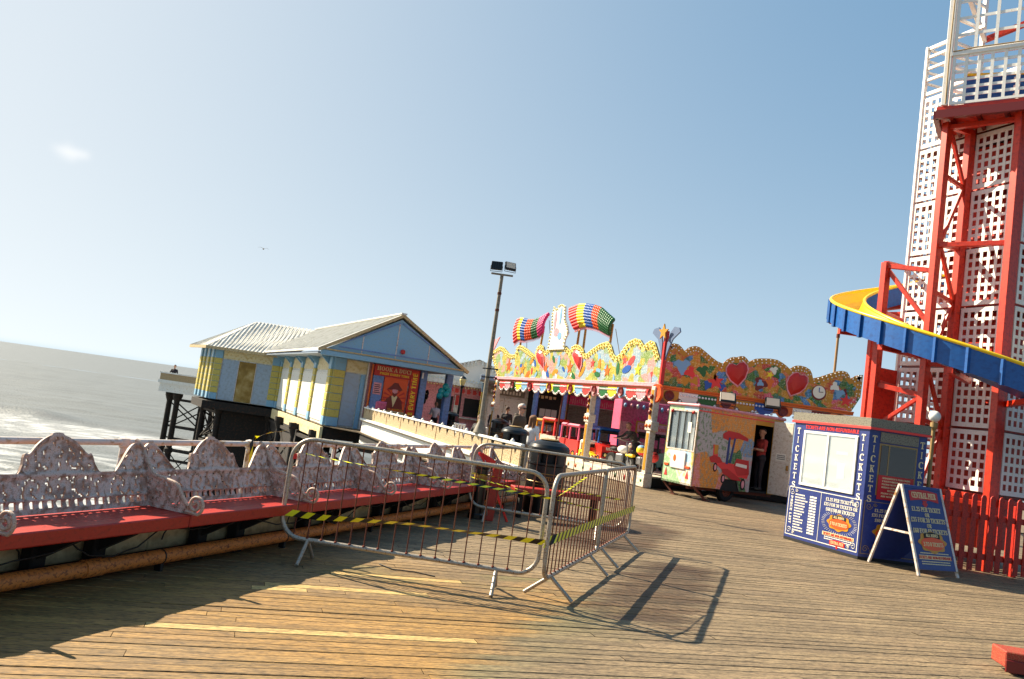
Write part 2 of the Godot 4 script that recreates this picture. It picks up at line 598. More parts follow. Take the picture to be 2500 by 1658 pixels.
# ---------------------------------------------------------------- the deck
const PD := Vector2(0.9563, -0.2924)   # along the planks (x, z)
const PN := Vector2(0.2924, 0.9563)    # across them, towards the camera

func inside(p: Vector2, poly: PackedVector2Array) -> bool:
	return Geometry2D.is_point_in_polygon(p, poly)

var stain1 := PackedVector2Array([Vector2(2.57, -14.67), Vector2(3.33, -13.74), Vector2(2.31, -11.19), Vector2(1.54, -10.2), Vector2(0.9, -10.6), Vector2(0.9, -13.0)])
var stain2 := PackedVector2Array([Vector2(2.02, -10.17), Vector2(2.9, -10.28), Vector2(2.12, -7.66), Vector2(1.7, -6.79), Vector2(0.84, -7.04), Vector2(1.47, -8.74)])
var stain_n: FastNoiseLite

# colour of the weathered boards by place: orange-brown where spilled oil and rust soaked in, silver elsewhere, algae in streaks
func board_colour(p: Vector2, tone: float) -> Color:
	var grey := Vector3(0.285, 0.208, 0.122)
	var warm := Vector3(0.36, 0.205, 0.058)
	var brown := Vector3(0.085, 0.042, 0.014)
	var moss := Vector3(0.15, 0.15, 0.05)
	var n := stain_n.get_noise_2d(p.x, p.y)
	var n2 := stain_n.get_noise_2d(p.x * 2.7 + 40.0, p.y * 2.7)
	# the long straight edge between the oiled boards and the bare ones
	var side := (p.x - 0.01) * 0.938 - (p.y + 5.11) * -0.346
	var k: float = clamp(0.5 - side * 14.0, 0.0, 1.0)
	if p.y < -7.2:
		k *= clamp(1.0 - (-7.2 - p.y) * 0.7, 0.0, 1.0)
	k *= clamp(0.9 + n * 0.9, 0.25, 1.0)
	var c := grey.lerp(warm, k)
	if side > 0.0 and side < 0.8 and p.y > -7.5:
		c = c.lerp(moss, 0.45 * clamp(1.0 - side * 1.25 + n, 0.0, 1.0))
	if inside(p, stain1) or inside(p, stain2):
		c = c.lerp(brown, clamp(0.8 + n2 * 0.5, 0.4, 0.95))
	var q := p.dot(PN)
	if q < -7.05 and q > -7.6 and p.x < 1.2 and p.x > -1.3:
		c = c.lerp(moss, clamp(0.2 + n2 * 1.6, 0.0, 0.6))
	c *= 1.0 + n * 0.22 + n2 * 0.16
	c *= tone
	return Color(c.x, c.y, c.z)

func deck_left(q: float) -> float:
	# where the row with coordinate q meets the pier's edge, as distance along the planks
	var a := Vector2(-3.62, -5.16)
	var d := Vector2(0.345, -0.939)
	var s := (q - a.dot(PN)) / d.dot(PN)
	var p := a + d * s
	if p.y < -16.1:
		a = Vector2(0.35, -16.1)
		d = Vector2(-0.35, -0.937)
		s = (q - a.dot(PN)) / d.dot(PN)
		p = a + d * s
	return p.dot(PD)

func plank(g: G, q0: float, q1: float, t0: float, t1: float, y: float, tone: float, uo: Vector2, new_wood := false, step := 0.35):
	var nseg := int(max(1, ceil((t1 - t0) / step)))
	var e := 0.004
	for i in nseg:
		var a: float = lerp(t0, t1, i / float(nseg))
		var b: float = lerp(t0, t1, (i + 1) / float(nseg))
		var P := func(q: float, t: float, yy: float) -> Vector3:
			var w := PN * q + PD * t
			return Vector3(w.x, yy, w.y)
		var ca := board_colour(PN * (q0 + q1) * 0.5 + PD * a, tone)
		var cb := board_colour(PN * (q0 + q1) * 0.5 + PD * b, tone)
		if new_wood:
			ca = Color(0.7, 0.48, 0.18) * tone
			cb = ca
		# top, chamfers, sides; q1 is the near edge
		for f in [[q1 - e, y, q0 + e, y], [q1, y - e, q1 - e, y], [q1, y - 0.04, q1, y - e], [q0 + e, y, q0, y - e], [q0, y - e, q0, y - 0.04]]:
			var c0: Vector3 = P.call(f[0], a, f[1])
			var c1: Vector3 = P.call(f[0], b, f[1])
			var c2: Vector3 = P.call(f[2], b, f[3])
			var c3: Vector3 = P.call(f[2], a, f[3])
			var nn := (c1 - c0).cross(c2 - c0).normalized()
			var u0 = (f[0] - q0) * 2.2
			var u1 = (f[2] - q0) * 2.2
			var uv := [Vector2(u0, a * 0.42) + uo, Vector2(u0, b * 0.42) + uo, Vector2(u1, b * 0.42) + uo, Vector2(u1, a * 0.42) + uo]
			var cs := [c0, c1, c2, c3]
			for k in [0, 2, 1, 0, 3, 2]:
				g.col = ca if (k == 0 or k == 3) else cb
				g.pt(cs[k], nn, uv[k])
	for en in [[t0, -1.0], [t1, 1.0]]:
		var w0: Vector2 = PN * q0 + PD * en[0]
		var w1: Vector2 = PN * q1 + PD * en[0]
		g.col = Color(0.12, 0.08, 0.04)
		if en[1] > 0:
			g.quad(V(w1.x, y - 0.04, w1.y), V(w0.x, y - 0.04, w0.y), V(w0.x, y - e, w0.y), V(w1.x, y - e, w1.y))
		else:
			g.quad(V(w0.x, y - 0.04, w0.y), V(w1.x, y - 0.04, w1.y), V(w1.x, y - e, w1.y), V(w0.x, y - e, w0.y))

func build_deck():
	stain_n = noise(77, 0.55, FastNoiseLite.TYPE_SIMPLEX_SMOOTH, 4)
	var deck := structure("deck")
	var m := StandardMaterial3D.new()
	m.albedo_texture = grain_picture(51)
	m.vertex_color_use_as_albedo = true
	m.roughness = 0.72
	m.heightmap_enabled = true
	m.heightmap_texture = m.albedo_texture
	m.heightmap_scale = 0.25
	# replaced boards of fresh yellow timber: q, from, to
	var fresh := [[-5.464, -0.42, 1.71], [-7.206, 0.86, 2.05], [-6.53, 0.2, 0.62], [-6.69, 0.3, 1.62]]
	var far := G.new()
	var q := -2.9
	var row := 0
	var count := 0
	while q > -41.0:
		row += 1
		var pitch := rng.randf_range(0.102, 0.122)
		var gap := rng.randf_range(0.003, 0.009)
		if rng.randf() < 0.16:
			gap = rng.randf_range(0.010, 0.018)
		var q1 := q
		var q0 := q - pitch + gap
		q -= pitch
		var tl := deck_left(q)
		var zmid: float = -(PN * q).y
		var tr: float = 1.02 * -q + 3.6
		if q > -9.2:
			var cuts := []
			var t := tl
			var al := []
			for f in fresh:
				if f[0] < q1 and f[0] >= q0 - gap:
					al.push_back(f)
			t += rng.randf_range(0.8, 3.4)
			cuts.push_back(tl)
			while t < tr - 0.5:
				cuts.push_back(t)
				t += rng.randf_range(2.6, 4.6)
			cuts.push_back(tr)
			var spans := []
			for i in cuts.size() - 1:
				var s0: float = cuts[i]
				var s1: float = cuts[i + 1]
				for f in al:
					if s1 > f[1] and s0 < f[2]:
						if f[1] - s0 > 0.1:
							spans.push_back([s0, f[1], false])
						s0 = f[2]
				if s1 - s0 > 0.05:
					spans.push_back([s0, s1, false])
			for f in al:
				spans.push_back([f[1], f[2], true])
			for s in spans:
				var g := G.new()
				var y := rng.randf_range(-0.005, 0.0)
				plank(g, q0, q1, s[0] + 0.002, s[1] - 0.002, y + (0.001 if s[2] else 0.0), rng.randf_range(0.8, 1.14), Vector2(rng.randf(), rng.randf()), s[2])
				part(deck, "plank", g, m)
				count += 1
		else:
			var t := tl
			var t2 := tl + rng.randf_range(0.8, 4.0)
			var st := 0.3 if q > -14.5 else 1.4
			while t < tr:
				plank(far, q0, q1, t + 0.002, min(t2, tr) - 0.002, rng.randf_range(-0.005, 0.0), rng.randf_range(0.78, 1.16), Vector2(rng.randf(), rng.randf()), false, st)
				t = t2
				t2 += rng.randf_range(2.6, 4.6)
	print("planks ", count)
	part(deck, "far_planks", far, m, "stuff")
	# joists and the dark void under the boards
	var b := G.new()
	b.prism([Vector2(-7.3, 5.0), Vector2(-3.55, -5.1), Vector2(0.42, -16.0), Vector2(-5.4, -31.7), Vector2(-5.4, -60.0), Vector2(40, -60), Vector2(40, 5)], -0.3, -0.06)
	part(deck, "joist_layer", b, M["dark_brown_and_shade"])
	var k := G.new()
	k.prism([Vector2(-5.4, -31.9), Vector2(-2.2, -27.0), Vector2(6.0, -27.0), Vector2(20.0, -27.0), Vector2(38, -42), Vector2(38, -58), Vector2(-12.5, -58), Vector2(-12.7, -45.4), Vector2(-7.2, -33.3)], -0.058, -0.012)
	part(deck, "pavilion_floor", k, M["old_boards"])
	# edge beams of the pier
	var f := G.new()
	f.bar(V(-7.4, -0.35, 5.0), V(0.38, -0.35, -16.1), 0.12, 0.55)
	part(deck, "edge_beam", f, M["dark_brown_and_shade"])

# ---------------------------------------------------------------- iron legs of the pier
func build_substructure():
	var t := thing("pier_ironwork", "dark rusted iron legs and braces holding the pier up over the sea", "pier legs")
	var xs := []
	for p in [[-16.0, -46.0], [-13.2, -46.4], [-11.2, -41.5], [-9.4, -37.5], [-7.6, -33.9], [-18.0, -49.0], [-15.2, -50.5], [-12.0, -50.0], [-9.5, -45.5], [-7.0, -40.5], [-4.6, -36.0], [-2.8, -31.0], [-0.6, -24.5], [-23.0, -56.0], [-22.2, -55.3], [-20.6, -55.6], [-19.4, -54.4], [-17.4, -54.0], [-21.4, -58.0], [-18.6, -58.5]]:
		var g := G.new()
		g.lathe(V(p[0], 0, p[1]), [Vector2(0.24, -9.5), Vector2(0.22, -4.4), Vector2(0.3, -4.3), Vector2(0.3, -4.1), Vector2(0.2, -4.0), Vector2(0.19, -0.9), Vector2(0.34, -0.5), Vector2(0.34, -0.3)], 10)
		part(t, "leg", g, M["pile_iron"])
	for a in [[[-16, -46], [-13.2, -46.4]], [[-13.2, -46.4], [-11.2, -41.5]], [[-11.2, -41.5], [-9.4, -37.5]], [[-9.4, -37.5], [-7.6, -33.9]], [[-18, -49], [-16, -46]], [[-23, -56], [-20.6, -55.6]], [[-22.2, -55.3], [-19.4, -54.4]], [[-19.4, -54.4], [-16, -46]], [[-20.6, -55.6], [-17.4, -54.0]], [[-15.2, -50.5], [-12, -50]], [[-12, -50], [-9.5, -45.5]], [[-9.5, -45.5], [-7, -40.5]], [[-18, -49], [-15.2, -50.5]], [[-17.4, -54], [-18, -49]], [[-7.6, -33.9], [-2.8, -31]], [[-2.8, -31], [-0.6, -24.5]]]:
		var A := Vector2(a[0][0], a[0][1])
		var B := Vector2(a[1][0], a[1][1])
		var g := G.new()
		for y in [[-0.75, -0.75, 0.14], [-2.6, -2.6, 0.14], [-4.2, -4.2, 0.14], [-5.6, -5.6, 0.14], [-6.8, -6.8, 0.14], [-0.9, -2.5, 0.07], [-2.5, -0.9, 0.07], [-4.3, -6.7, 0.05], [-6.7, -4.3, 0.05], [-3.4, -3.4, 0.1], [-4.9, -4.9, 0.09], [-6.2, -6.2, 0.09], [-7.4, -7.4, 0.12]]:
			g = G.new()
			g.bar(V(A.x, y[0], A.y), V(B.x, y[1], B.y), y[2], y[2])
			part(t, "brace", g, M["pile_iron"])
	var s := G.new()
	s.prism([Vector2(-16.8, -45.3), Vector2(-12.8, -45.3), Vector2(-7.3, -33.2), Vector2(-2.5, -35.0), Vector2(-8, -57), Vector2(-19.0, -57), Vector2(-18.6, -48.4)], -0.55, -0.12)
	part(t, "floor_girder", s, M["pile_iron"])
	var d := G.new()
	d.prism([Vector2(-15.8, -45.9), Vector2(-13.2, -46.4), Vector2(-9.2, -36.9), Vector2(-8.2, -37.4), Vector2(-12, -50), Vector2(-15.0, -50)], -6.2, -0.55)
	part(t, "diaphragm", d, M["pile_iron"])
	var c := G.new()
	c.bar(V(-12.75, -0.32, -45.2), V(-7.25, -0.32, -33.1), 0.12, 0.5)
	part(t, "side_fascia", c, M["pav_cream"])
	# the white balcony at the seaward corner
	var o := thing("pier_balcony", "white balcony at the far seaward corner of the pier behind the pavilion", "balcony")
	var e := G.new()
	e.prism([Vector2(-23.6, -55.0), Vector2(-19.9, -54.3), Vector2(-18.2, -57.0), Vector2(-19.4, -60.0), Vector2(-23.0, -60.0)], 0.28, 0.5)
	part(o, "ledge", e, M["fascia_white"])
	e = G.new()
	e.prism([Vector2(-23.5, -55.1), Vector2(-19.95, -54.4), Vector2(-18.3, -57.0), Vector2(-19.5, -59.9), Vector2(-22.9, -59.9)], -0.3, 0.28)
	part(o, "fascia", e, M["fascia_white"])
	e = G.new()
	e.bar(V(-23.5, 0.72, -55.05), V(-20.0, 0.72, -54.4), 0.1, 0.44)
	part(o, "parapet", e, M["parapet_iron"])
	e = G.new()
	e.bar(V(-23.55, 0.99, -55.02), V(-19.95, 0.99, -54.33), 0.16, 0.09)
	part(o, "coping", e, M["fascia_white"])
	e = G.new()
	for k in 9:
		e.bar(V(-22.0 + k * 0.22, 1.0, -58.0 + k * 0.1), V(-22.0 + k * 0.22, 1.55, -58.0 + k * 0.1), 0.03)
	e.bar(V(-22.2, 1.55, -58.1), V(-20.0, 1.55, -57.1), 0.05)
	e.bar(V(-22.2, 0.4, -58.1), V(-22.2, 1.55, -58.1), 0.06)
	e.bar(V(-20.0, 0.4, -57.1), V(-20.0, 1.55, -57.1), 0.06)
	part(o, "railing", e, M["black_paint"])

# ---------------------------------------------------------------- pavilion
func pilaster(p: Node, at: Vector3, w: float, d: float, yaw := 0.0, h := 2.85):
	var old := Transform3D(Basis(Vector3.UP, yaw), at)
	var g := G.new()
	g.xf = old
	g.bb(V(-w / 2, 0, 0), V(w / 2, 0.36, d), 0.01)
	g.bb(V(-w / 2, h - 0.5, 0), V(w / 2, h, d), 0.01)
	g.bb(V(-w / 2 + 0.015, 0.36, 0), V(w / 2 - 0.015, h - 0.5, d - 0.03))
	var o := part(p, "pilaster", g, M["pav_blue"])
	var n := 6
	var bh := (h - 0.86) / n
	for i in n:
		var b := G.new()
		b.xf = old
		b.bb(V(-w / 2, 0.36 + i * bh + 0.012, 0.0), V(w / 2, 0.36 + (i + 1) * bh - 0.012, d + 0.005), 0.012)
		part(o, "block", b, M["pav_yellow"])

func build_pavilion():
	var t := thing("pier_pavilion", "blue and white pier pavilion with metal roof, yellow block pilasters and blue gable", "pavilion", fr(-7.39, -31.8, 65.5))
	var g: G
	# side wall towards the sea
	g = G.new()
	g.bb(V(0.8, 0, -14.7), V(0.95, 2.95, -1.29))
	part(t, "side_wall", g, M["white"])
	for k in 5:
		pilaster(t, V(0.8, 0, -1.55 - k * 3.2), 0.5, 0.1, -PI / 2)
	for k in 4:
		g = G.new()
		g.bb(V(0.765, 0.12, -1.9 - k * 3.2), V(0.8, 2.2, -4.4 - k * 3.2), 0.01)
		part(t, "side_panel", g, M["fascia_white"])
		g = G.new()
		g.bb(V(0.77, 2.3, -1.85 - k * 3.2), V(0.8, 2.8, -4.45 - k * 3.2), 0.01)
		part(t, "frieze_panel", g, M["pav_cream"])
		for z in [-1.9 - k * 3.2, -4.4 - k * 3.2]:
			g = G.new()
			g.ext(PackedVector2Array([Vector2(0, 2.95), Vector2(-0.55, 2.95), Vector2(0, 2.45)]), z - 0.05, z + 0.05)
			for i in g.v.size():
				g.v[i] += V(0.8, 0, 0)
			part(t, "bracket", g, M["pav_blue"])
	# front wall left of the stall
	g = G.new()
	g.bb(V(0.95, 0, -1.44), V(2.3, 2.85, -1.29))
	part(t, "front_wall", g, M["white"])
	pilaster(t, V(1.05, 0, -1.29), 0.5, 0.1)
	g = G.new()
	g.bb(V(1.32, 0.05, -1.29), V(1.95, 2.28, -1.25), 0.01)
	part(t, "board_panel", g, M["pav_board"])
	g = G.new()
	g.bb(V(1.32, 2.32, -1.29), V(2.28, 2.82, -1.25), 0.01)
	part(t, "frieze_panel", g, M["pav_cream"])
	g = G.new()
	g.bb(V(2.0, 0, -1.29), V(2.18, 2.28, -1.23), 0.01)
	part(t, "blue_post", g, M["pav_blue"])
	g = G.new()
	g.tube([V(2.26, 0, -1.2), V(2.26, 2.8, -1.2)], 0.045, 8)
	part(t, "downpipe", g, M["rail_white"])
	g = G.new()
	g.tube([V(2.42, 0, -1.15), V(2.42, 2.8, -1.15)], 0.04, 8)
	part(t, "orange_post", g, M["orange"])
	# back and right walls
	g = G.new()
	g.bb(V(0.95, 0, -14.7), V(5.6, 2.95, -14.5))
	g.bb(V(5.2, 0, -14.5), V(5.35, 2.95, -5.0))
	g.bb(V(2.45, 0, -5.0), V(5.35, 2.95, -4.85))
	g.bb(V(2.3, 0, -4.9), V(2.45, 2.95, -1.35))
	part(t, "inner_wall", g, M["pale_pink"])
	# columns under the gable
	for c in [[4.73, -1.25], [5.95, -1.3], [5.9, -4.8]]:
		g = G.new()
		g.bb(V(c[0] - 0.15, 0, c[1] - 0.15), V(c[0] + 0.15, 2.85, c[1] + 0.15), 0.02)
		part(t, "column", g, M["pavilion_column"])
	# gable
	g = G.new()
	g.ext(PackedVector2Array([Vector2(0.1, 3.07), Vector2(5.92, 3.07), Vector2(3.05, 4.76)]), -0.16, -0.02)
	var ga := part(t, "gable", g, M["pav_blue"])
	g = G.new()
	for x in [1.55, 2.98, 4.4]:
		var top: float = 3.1 + (1.66 * (1.0 - abs(x - 3.05) / 2.95))
		g.bb(V(x - 0.02, 3.1, -0.02), V(x + 0.02, top - 0.1, 0.0))
	part(ga, "batten", g, M["rail_white"])
	g = G.new()
	g.bar(V(0.75, 3.42, 0.01), V(3.0, 4.6, 0.01), 0.05)
	g.bar(V(5.35, 3.42, 0.01), V(3.1, 4.6, 0.01), 0.05)
	g.bb(V(0.6, 3.22, -0.02), V(5.5, 3.27, 0.02))
	part(ga, "moulding", g, M["pavilion_column"])
	g = G.new()
	g.bb(V(-0.05, 2.82, -0.2), V(6.07, 3.04, 0.06), 0.02)
	part(t, "fascia_beam", g, M["pav_blue"])
	g = G.new()
	g.bb(V(-0.08, 3.04, -0.2), V(6.1, 3.1, 0.11), 0.01)
	g.bar(V(-0.2, 3.0, 0.07), V(3.05, 4.92, 0.07), 0.12, 0.12)
	g.bar(V(6.25, 3.0, 0.07), V(3.05, 4.92, 0.07), 0.12, 0.12)
	part(t, "trim", g, M["duct_cream"])
	g = G.new()
	g.bb(V(-0.15, 2.87, -14.7), V(6.1, 2.95, -0.2))
	part(t, "soffit", g, M["pav_board"])
	g = G.new()
	g.lathe(V(3.25, 3.4, 0.06), [Vector2(0.0, -0.07), Vector2(0.1, -0.03), Vector2(0.1, 0.1), Vector2(0.0, 0.14)], 10)
	part(ga, "alarm_box", g, M["red"])
	# roof
	for s in [0, 1]:
		g = G.new()
		var x0 := -0.22 if s == 0 else 6.27
		var a := V(x0, 2.99, 0.12)
		var b := V(3.05, 4.9, 0.12)
		var bk := V(0, 0, -18.0)
		var up := V(0, 0.09, 0)
		if s == 0:
			g.quad(a + up, b + up, b + up + bk, a + up + bk)
			g.quad(b, a, a + bk, b + bk)
			g.quad(a, b, b + up, a + up)
			g.quad(a + bk, a, a + up, a + up + bk)
		else:
			g.quad(b + up, a + up, a + up + bk, b + up + bk)
			g.quad(a, b, b + bk, a + bk)
			g.quad(b, a, a + up, b + up)
			g.quad(a, a + bk, a + up + bk, a + up)
		var ro := part(t, "roof_slope", g, M["roof_metal"])
		g = G.new()
		for k in 44:
			var z := -0.3 - k * 0.4
			g.bar(a + up + V(0, 0.01, z), b + up + V(0, 0.01, z), 0.035, 0.04)
		part(ro, "seams", g, M["roof_metal"])
	g = G.new()
	g.bar(V(3.05, 5.0, 0.14), V(3.05, 5.0, -18), 0.25, 0.06)
	part(t, "ridge_cap", g, M["roof_metal"])
	# ------------- the seaward wing, in the world's own axes
	var w := thing("pavilion_wing", "hipped wing of the pavilion with grey panels and a brown stained panel over the sea", "pavilion")
	var I := Vector2(-12.8, -45.5)
	var L := Vector2(-16.62, -45.65)
	var LL := Vector2(-18.5, -48.6)
	g = G.new()
	g.prism([I, L, LL, Vector2(-18.5, -52.5), Vector2(-9, -52.5)], 0.0, 2.95)
	part(w, "wall", g, M["white"])
	var fw := fr(L.x, L.y, rad_to_deg(atan2(I.x - L.x, -(I.y - L.y))))
	var wl := (I - L).length()
	var seg := [[0.5, 1.45, "pav_board"], [1.47, 2.45, "pav_stain"], [2.47, 3.36, "pav_board"]]
	for s in seg:
		g = G.new()
		g.xf = fw
		g.bb(V(s[0], 0.02, 0.0), V(s[1], 2.3, 0.05), 0.01)
		part(w, "wall_panel", g, M[s[2]])
	g = G.new()
	g.xf = fw
	for x in [0.48, 1.46, 2.46, 3.37]:
		g.bb(V(x - 0.015, 0.0, 0.0), V(x + 0.015, 2.32, 0.075))
	part(w, "cover_strip", g, M["rail_white"])
	g = G.new()
	g.xf = fw
	g.bb(V(0.5, 2.36, 0), V(3.36, 2.84, 0.05), 0.01)
	part(w, "frieze_panel", g, M["pav_cream"])
	pilaster(w, fw * V(0.25, 0, 0), 0.44, 0.1, fw.basis.get_euler().y)
	pilaster(w, fw * V(wl - 0.24, 0, 0), 0.44, 0.1, fw.basis.get_euler().y)
	var f2 := fr(LL.x, LL.y, rad_to_deg(atan2(L.x - LL.x, -(L.y - LL.y))))
	for x in [0.25, 1.15, 2.2, 3.2]:
		pilaster(w, f2 * V(x, 0, 0), 0.4, 0.1, f2.basis.get_euler().y)
	# hipped roof
	var e0 := V(-12.2, 2.92, -44.9)
	var e1 := V(-17.0, 2.92, -45.1)
	var e2 := V(-19.3, 2.92, -48.6)
	var e3 := V(-19.3, 2.92, -52.9)
	var r0 := V(-10.6, 4.86, -48.6)
	var r1 := V(-15.45, 4.86, -48.4)
	var faces := [[e1, e0, r0, r1], [e2, e1, r1], [e3, e2, r1]]
	for f in faces:
		g = G.new()
		if f.size() == 4:
			g.quad(f[0], f[1], f[2], f[3])
		else:
			g.tri(f[0], f[1], f[2])
		var ro := part(w, "roof_slope", g, M["roof_metal"])
		g = G.new()
		var n := 22 if f.size() == 4 else 12
		for k in n + 1:
			var u := k / float(n)
			var lo: Vector3 = f[0].lerp(f[1], u)
			var hi: Vector3
			if f.size() == 4:
				# seams run straight up the slope and end on ridge or hip
				var full := V(lo.x, r1.y, -48.4)
				hi = full
				if lo.x < r1.x:
					var q: float = (lo.x - e1.x) / (r1.x - e1.x)
					hi = V(lo.x, lerp(e1.y, r1.y, q), lerp(e1.z, r1.z, q))
			else:
				hi = lo.lerp(f[2], 0.96)
			if lo.distance_to(hi) > 0.05:
				g.bar(lo + V(0, 0.02, 0), hi + V(0, 0.02, 0), 0.045, 0.05)
		part(ro, "seams", g, M["roof_metal"])
	g = G.new()
	g.bar(e1 - V(0, 0.05, 0), e0 - V(0, 0.05, 0), 0.08, 0.16)
	g.bar(e2 - V(0, 0.05, 0), e1 - V(0, 0.05, 0), 0.08, 0.16)
	part(w, "gutter", g, M["duct_cream"])
	g = G.new()
	g.bb(V(-12.2, 4.3, -52), V(-9.9, 4.9, -51), 0.02)
	g.ext(PackedVector2Array([Vector2(-12.4, 4.9), Vector2(-9.7, 4.9), Vector2(-11.05, 5.5)]), -52.2, -50.8)
	part(w, "roof_vent", g, M["roof_grey"])
	# ------------- the stall under the gable
	var GF := fr(-7.39, -31.8, 65.5)
	var st := thing("duck_stall_front", "orange and red hook a duck stall boards with pirate picture under the blue gable", "stall front", GF)
	g = G.new()
	g.bb(V(2.5, 2.36, -1.2), V(4.3, 2.82, -1.1), 0.01)
	part(st, "top_board", g, M["sign_red"])
	text(st, "HOOK A DUCK", V(3.4, 2.67, -1.095), 1.6, 0.17, M["letter_cream"], serif)
	text(st, "PRIZE EVERY TIME", V(3.4, 2.47, -1.095), 1.3, 0.09, M["letter_yellow"])
	g = G.new()
	g.bb(V(2.5, 0, -1.2), V(2.97, 2.35, -1.14), 0.01)
	part(st, "blue_board", g, M["pavilion_column"])
	g = G.new()
	g.bb(V(2.56, 1.55, -1.14), V(2.9, 2.05, -1.12))
	var no := part(st, "notice", g, M["pale_pink"])
	g = G.new()
	for k in 5:
		g.bb(V(2.6, 1.62 + k * 0.08, -1.12), V(2.86 - 0.03 * (k % 3), 1.65 + k * 0.08, -1.115))
	part(no, "print_lines", g, M["dark"])
	g = G.new()
	g.bb(V(3.0, 0.1, -1.2), V(4.05, 2.35, -1.12), 0.01)
	var pb := part(st, "pirate_board", g, M["sign_orange"])
	g = G.new()
	for k in 14:
		var a0 := TAU * k / 14.0
		var a1 := a0 + 0.2
		var c0 := Vector2(3.52, 1.5)
		var pl := PackedVector2Array([c0 + Vector2(cos(a0), sin(a0)) * 0.1, c0 + Vector2(cos(a0), sin(a0)) * 0.5, c0 + Vector2(cos(a1), sin(a1)) * 0.5])
		g.ext(pl, -1.12, -1.116)
	part(pb, "ray", g, M["sign_red"])
	var ol := func(pts: Array, z: float, m: Material, nm: String):
		var q := G.new()
		var pp := PackedVector2Array()
		for e in pts:
			pp.push_back(Vector2(e[0], e[1]))
		q.ext(pp, z, z + 0.004)
		part(pb, nm, q, m)
	ol.call([[3.1, 1.05], [3.95, 1.05], [3.88, 1.4], [3.7, 1.58], [3.36, 1.58], [3.18, 1.42]], -1.116, M["dark_red"], "coat")
	ol.call([[3.4, 1.56], [3.52, 1.1], [3.66, 1.56], [3.6, 1.62], [3.46, 1.62]], -1.112, M["letter_cream"], "collar")
	ol.call([[3.4, 1.86], [3.42, 1.66], [3.52, 1.58], [3.62, 1.66], [3.64, 1.86]], -1.11, M["pale_pink"], "face")
	ol.call([[3.4, 1.74], [3.44, 1.6], [3.52, 1.52], [3.6, 1.6], [3.64, 1.74], [3.52, 1.68]], -1.106, M["dark_red"], "beard")
	ol.call([[3.2, 1.86], [3.3, 1.82], [3.52, 1.88], [3.74, 1.82], [3.84, 1.88], [3.72, 2.0], [3.62, 2.14], [3.44, 2.14], [3.34, 2.0]], -1.104, M["dark_red"], "hat")
	text(pb, "PIRATES", V(3.52, 0.92, -1.112), 0.94, 0.26, M["dark"], serif)
	text(pb, "PIRATES", V(3.52, 0.93, -1.107), 0.9, 0.23, M["gold_paint"], serif)
	text(pb, "BAY GAME", V(3.52, 0.71, -1.112), 0.5, 0.08, M["letter_white"])
	g = G.new()
	g.xf = Transform3D(Basis(Vector3.RIGHT, PI / 2), V(3.4, 0.42, -1.12))
	g.lathe(V(0, 0, 0), [Vector2(0, 0), Vector2(0.2, 0), Vector2(0.2, 0.006), Vector2(0, 0.006)], 18)
	part(pb, "yellow_disc", g, M["letter_yellow"])
	g = G.new()
	g.bb(V(4.12, 0.1, -1.2), V(4.5, 2.82, -1.06), 0.01)
	var vb := part(st, "tall_board", g, M["sign_red"])
	g = G.new()
	for k in 9:
		var y := 0.25 + k * 0.29
		g.ext(PackedVector2Array([Vector2(4.14, y), Vector2(4.48, y + 0.16), Vector2(4.14, y + 0.12)]), -1.06, -1.056)
	part(vb, "flame", g, M["sign_orange"])
	text(vb, "PRIZE EVERY TIME", V(4.31, 1.45, -1.052), 2.4, 0.2, M["letter_yellow"], null, PI / 2)
	g = G.new()
	g.bb(V(4.5, 0.3, -1.16), V(5.8, 0.62, -1.1), 0.01)
	part(st, "counter_front", g, M["red_timber"])
	g = G.new()
	g.tube([V(4.62, 2.5, -1.0), V(4.62, 2.75, -1.0)], 0.04, 8)
	part(st, "strip_light", g, M["bulb_white"])
	# hanging prizes
	var hb := thing("hanging_toys", "dark bundle of soft toys hanging under the gable beside teal balls", "toys", GF)
	rng.seed = 21
	for k in 26:
		g = G.new()
		var p := V(5.0 + rng.randf_range(-0.22, 0.22), 1.95 + rng.randf_range(-0.42, 0.36), -1.9 + rng.randf_range(-0.2, 0.2))
		g.ball(p, V(1, 1.2, 1) * rng.randf_range(0.07, 0.12), 8, 6)
		part(hb, "soft_toy", g, M[["dark", "dark_brown_and_shade", "duct_cream", "dark_red", "dark", "pile_iron"][k % 6]])
	g = G.new()
	g.tube([V(5.0, 2.3, -1.9), V(5.0, 2.86, -1.9)], 0.012, 5)
	part(hb, "cord", g, M["cable"])
	var tb := thing("teal_balls", "bunch of teal balls hanging beside a blue column", "balls", GF)
	for p in [[5.72, 2.3, -0.95], [5.76, 1.98, -0.92], [5.56, 2.08, -1.0], [5.5, 1.88, -0.95], [5.86, 2.14, -1.0]]:
		g = G.new()
		g.ball(V(p[0], p[1], p[2]), V(0.15, 0.16, 0.15), 12, 8)
		part(tb, "ball", g, M["teal"])
	g = G.new()
	g.tube([V(5.7, 2.4, -0.97), V(5.7, 2.84, -0.97)], 0.012, 5)
	part(tb, "cord", g, M["cable"])
	var pk := thing("prize_shelves", "shelves heaped with pink and white soft toy prizes inside the stall", "prizes", GF)
	g = G.new()
	for y in [0.7, 1.3, 1.9]:
		g.bb(V(2.5, y, -4.8), V(5.3, y + 0.03, -4.4))
	part(pk, "shelf", g, M["white"])
	for k in 60:
		g = G.new()
		g.ball(V(rng.randf_range(2.6, 5.3), [0.83, 1.43, 2.03][k % 3], -4.5 + rng.randf_range(-0.1, 0.1)), V(1, 1.2, 1) * rng.randf_range(0.07, 0.11), 6, 5)
		part(pk, "soft_toy", g, M[["pale_pink", "gloss_white", "hot_pink", "sky_paint", "orange", "pink", "white"][k % 7]])
	var pc := thing("pink_case", "bright pink box on top of the white parapet by the stall", "box", GF)
	g = G.new()
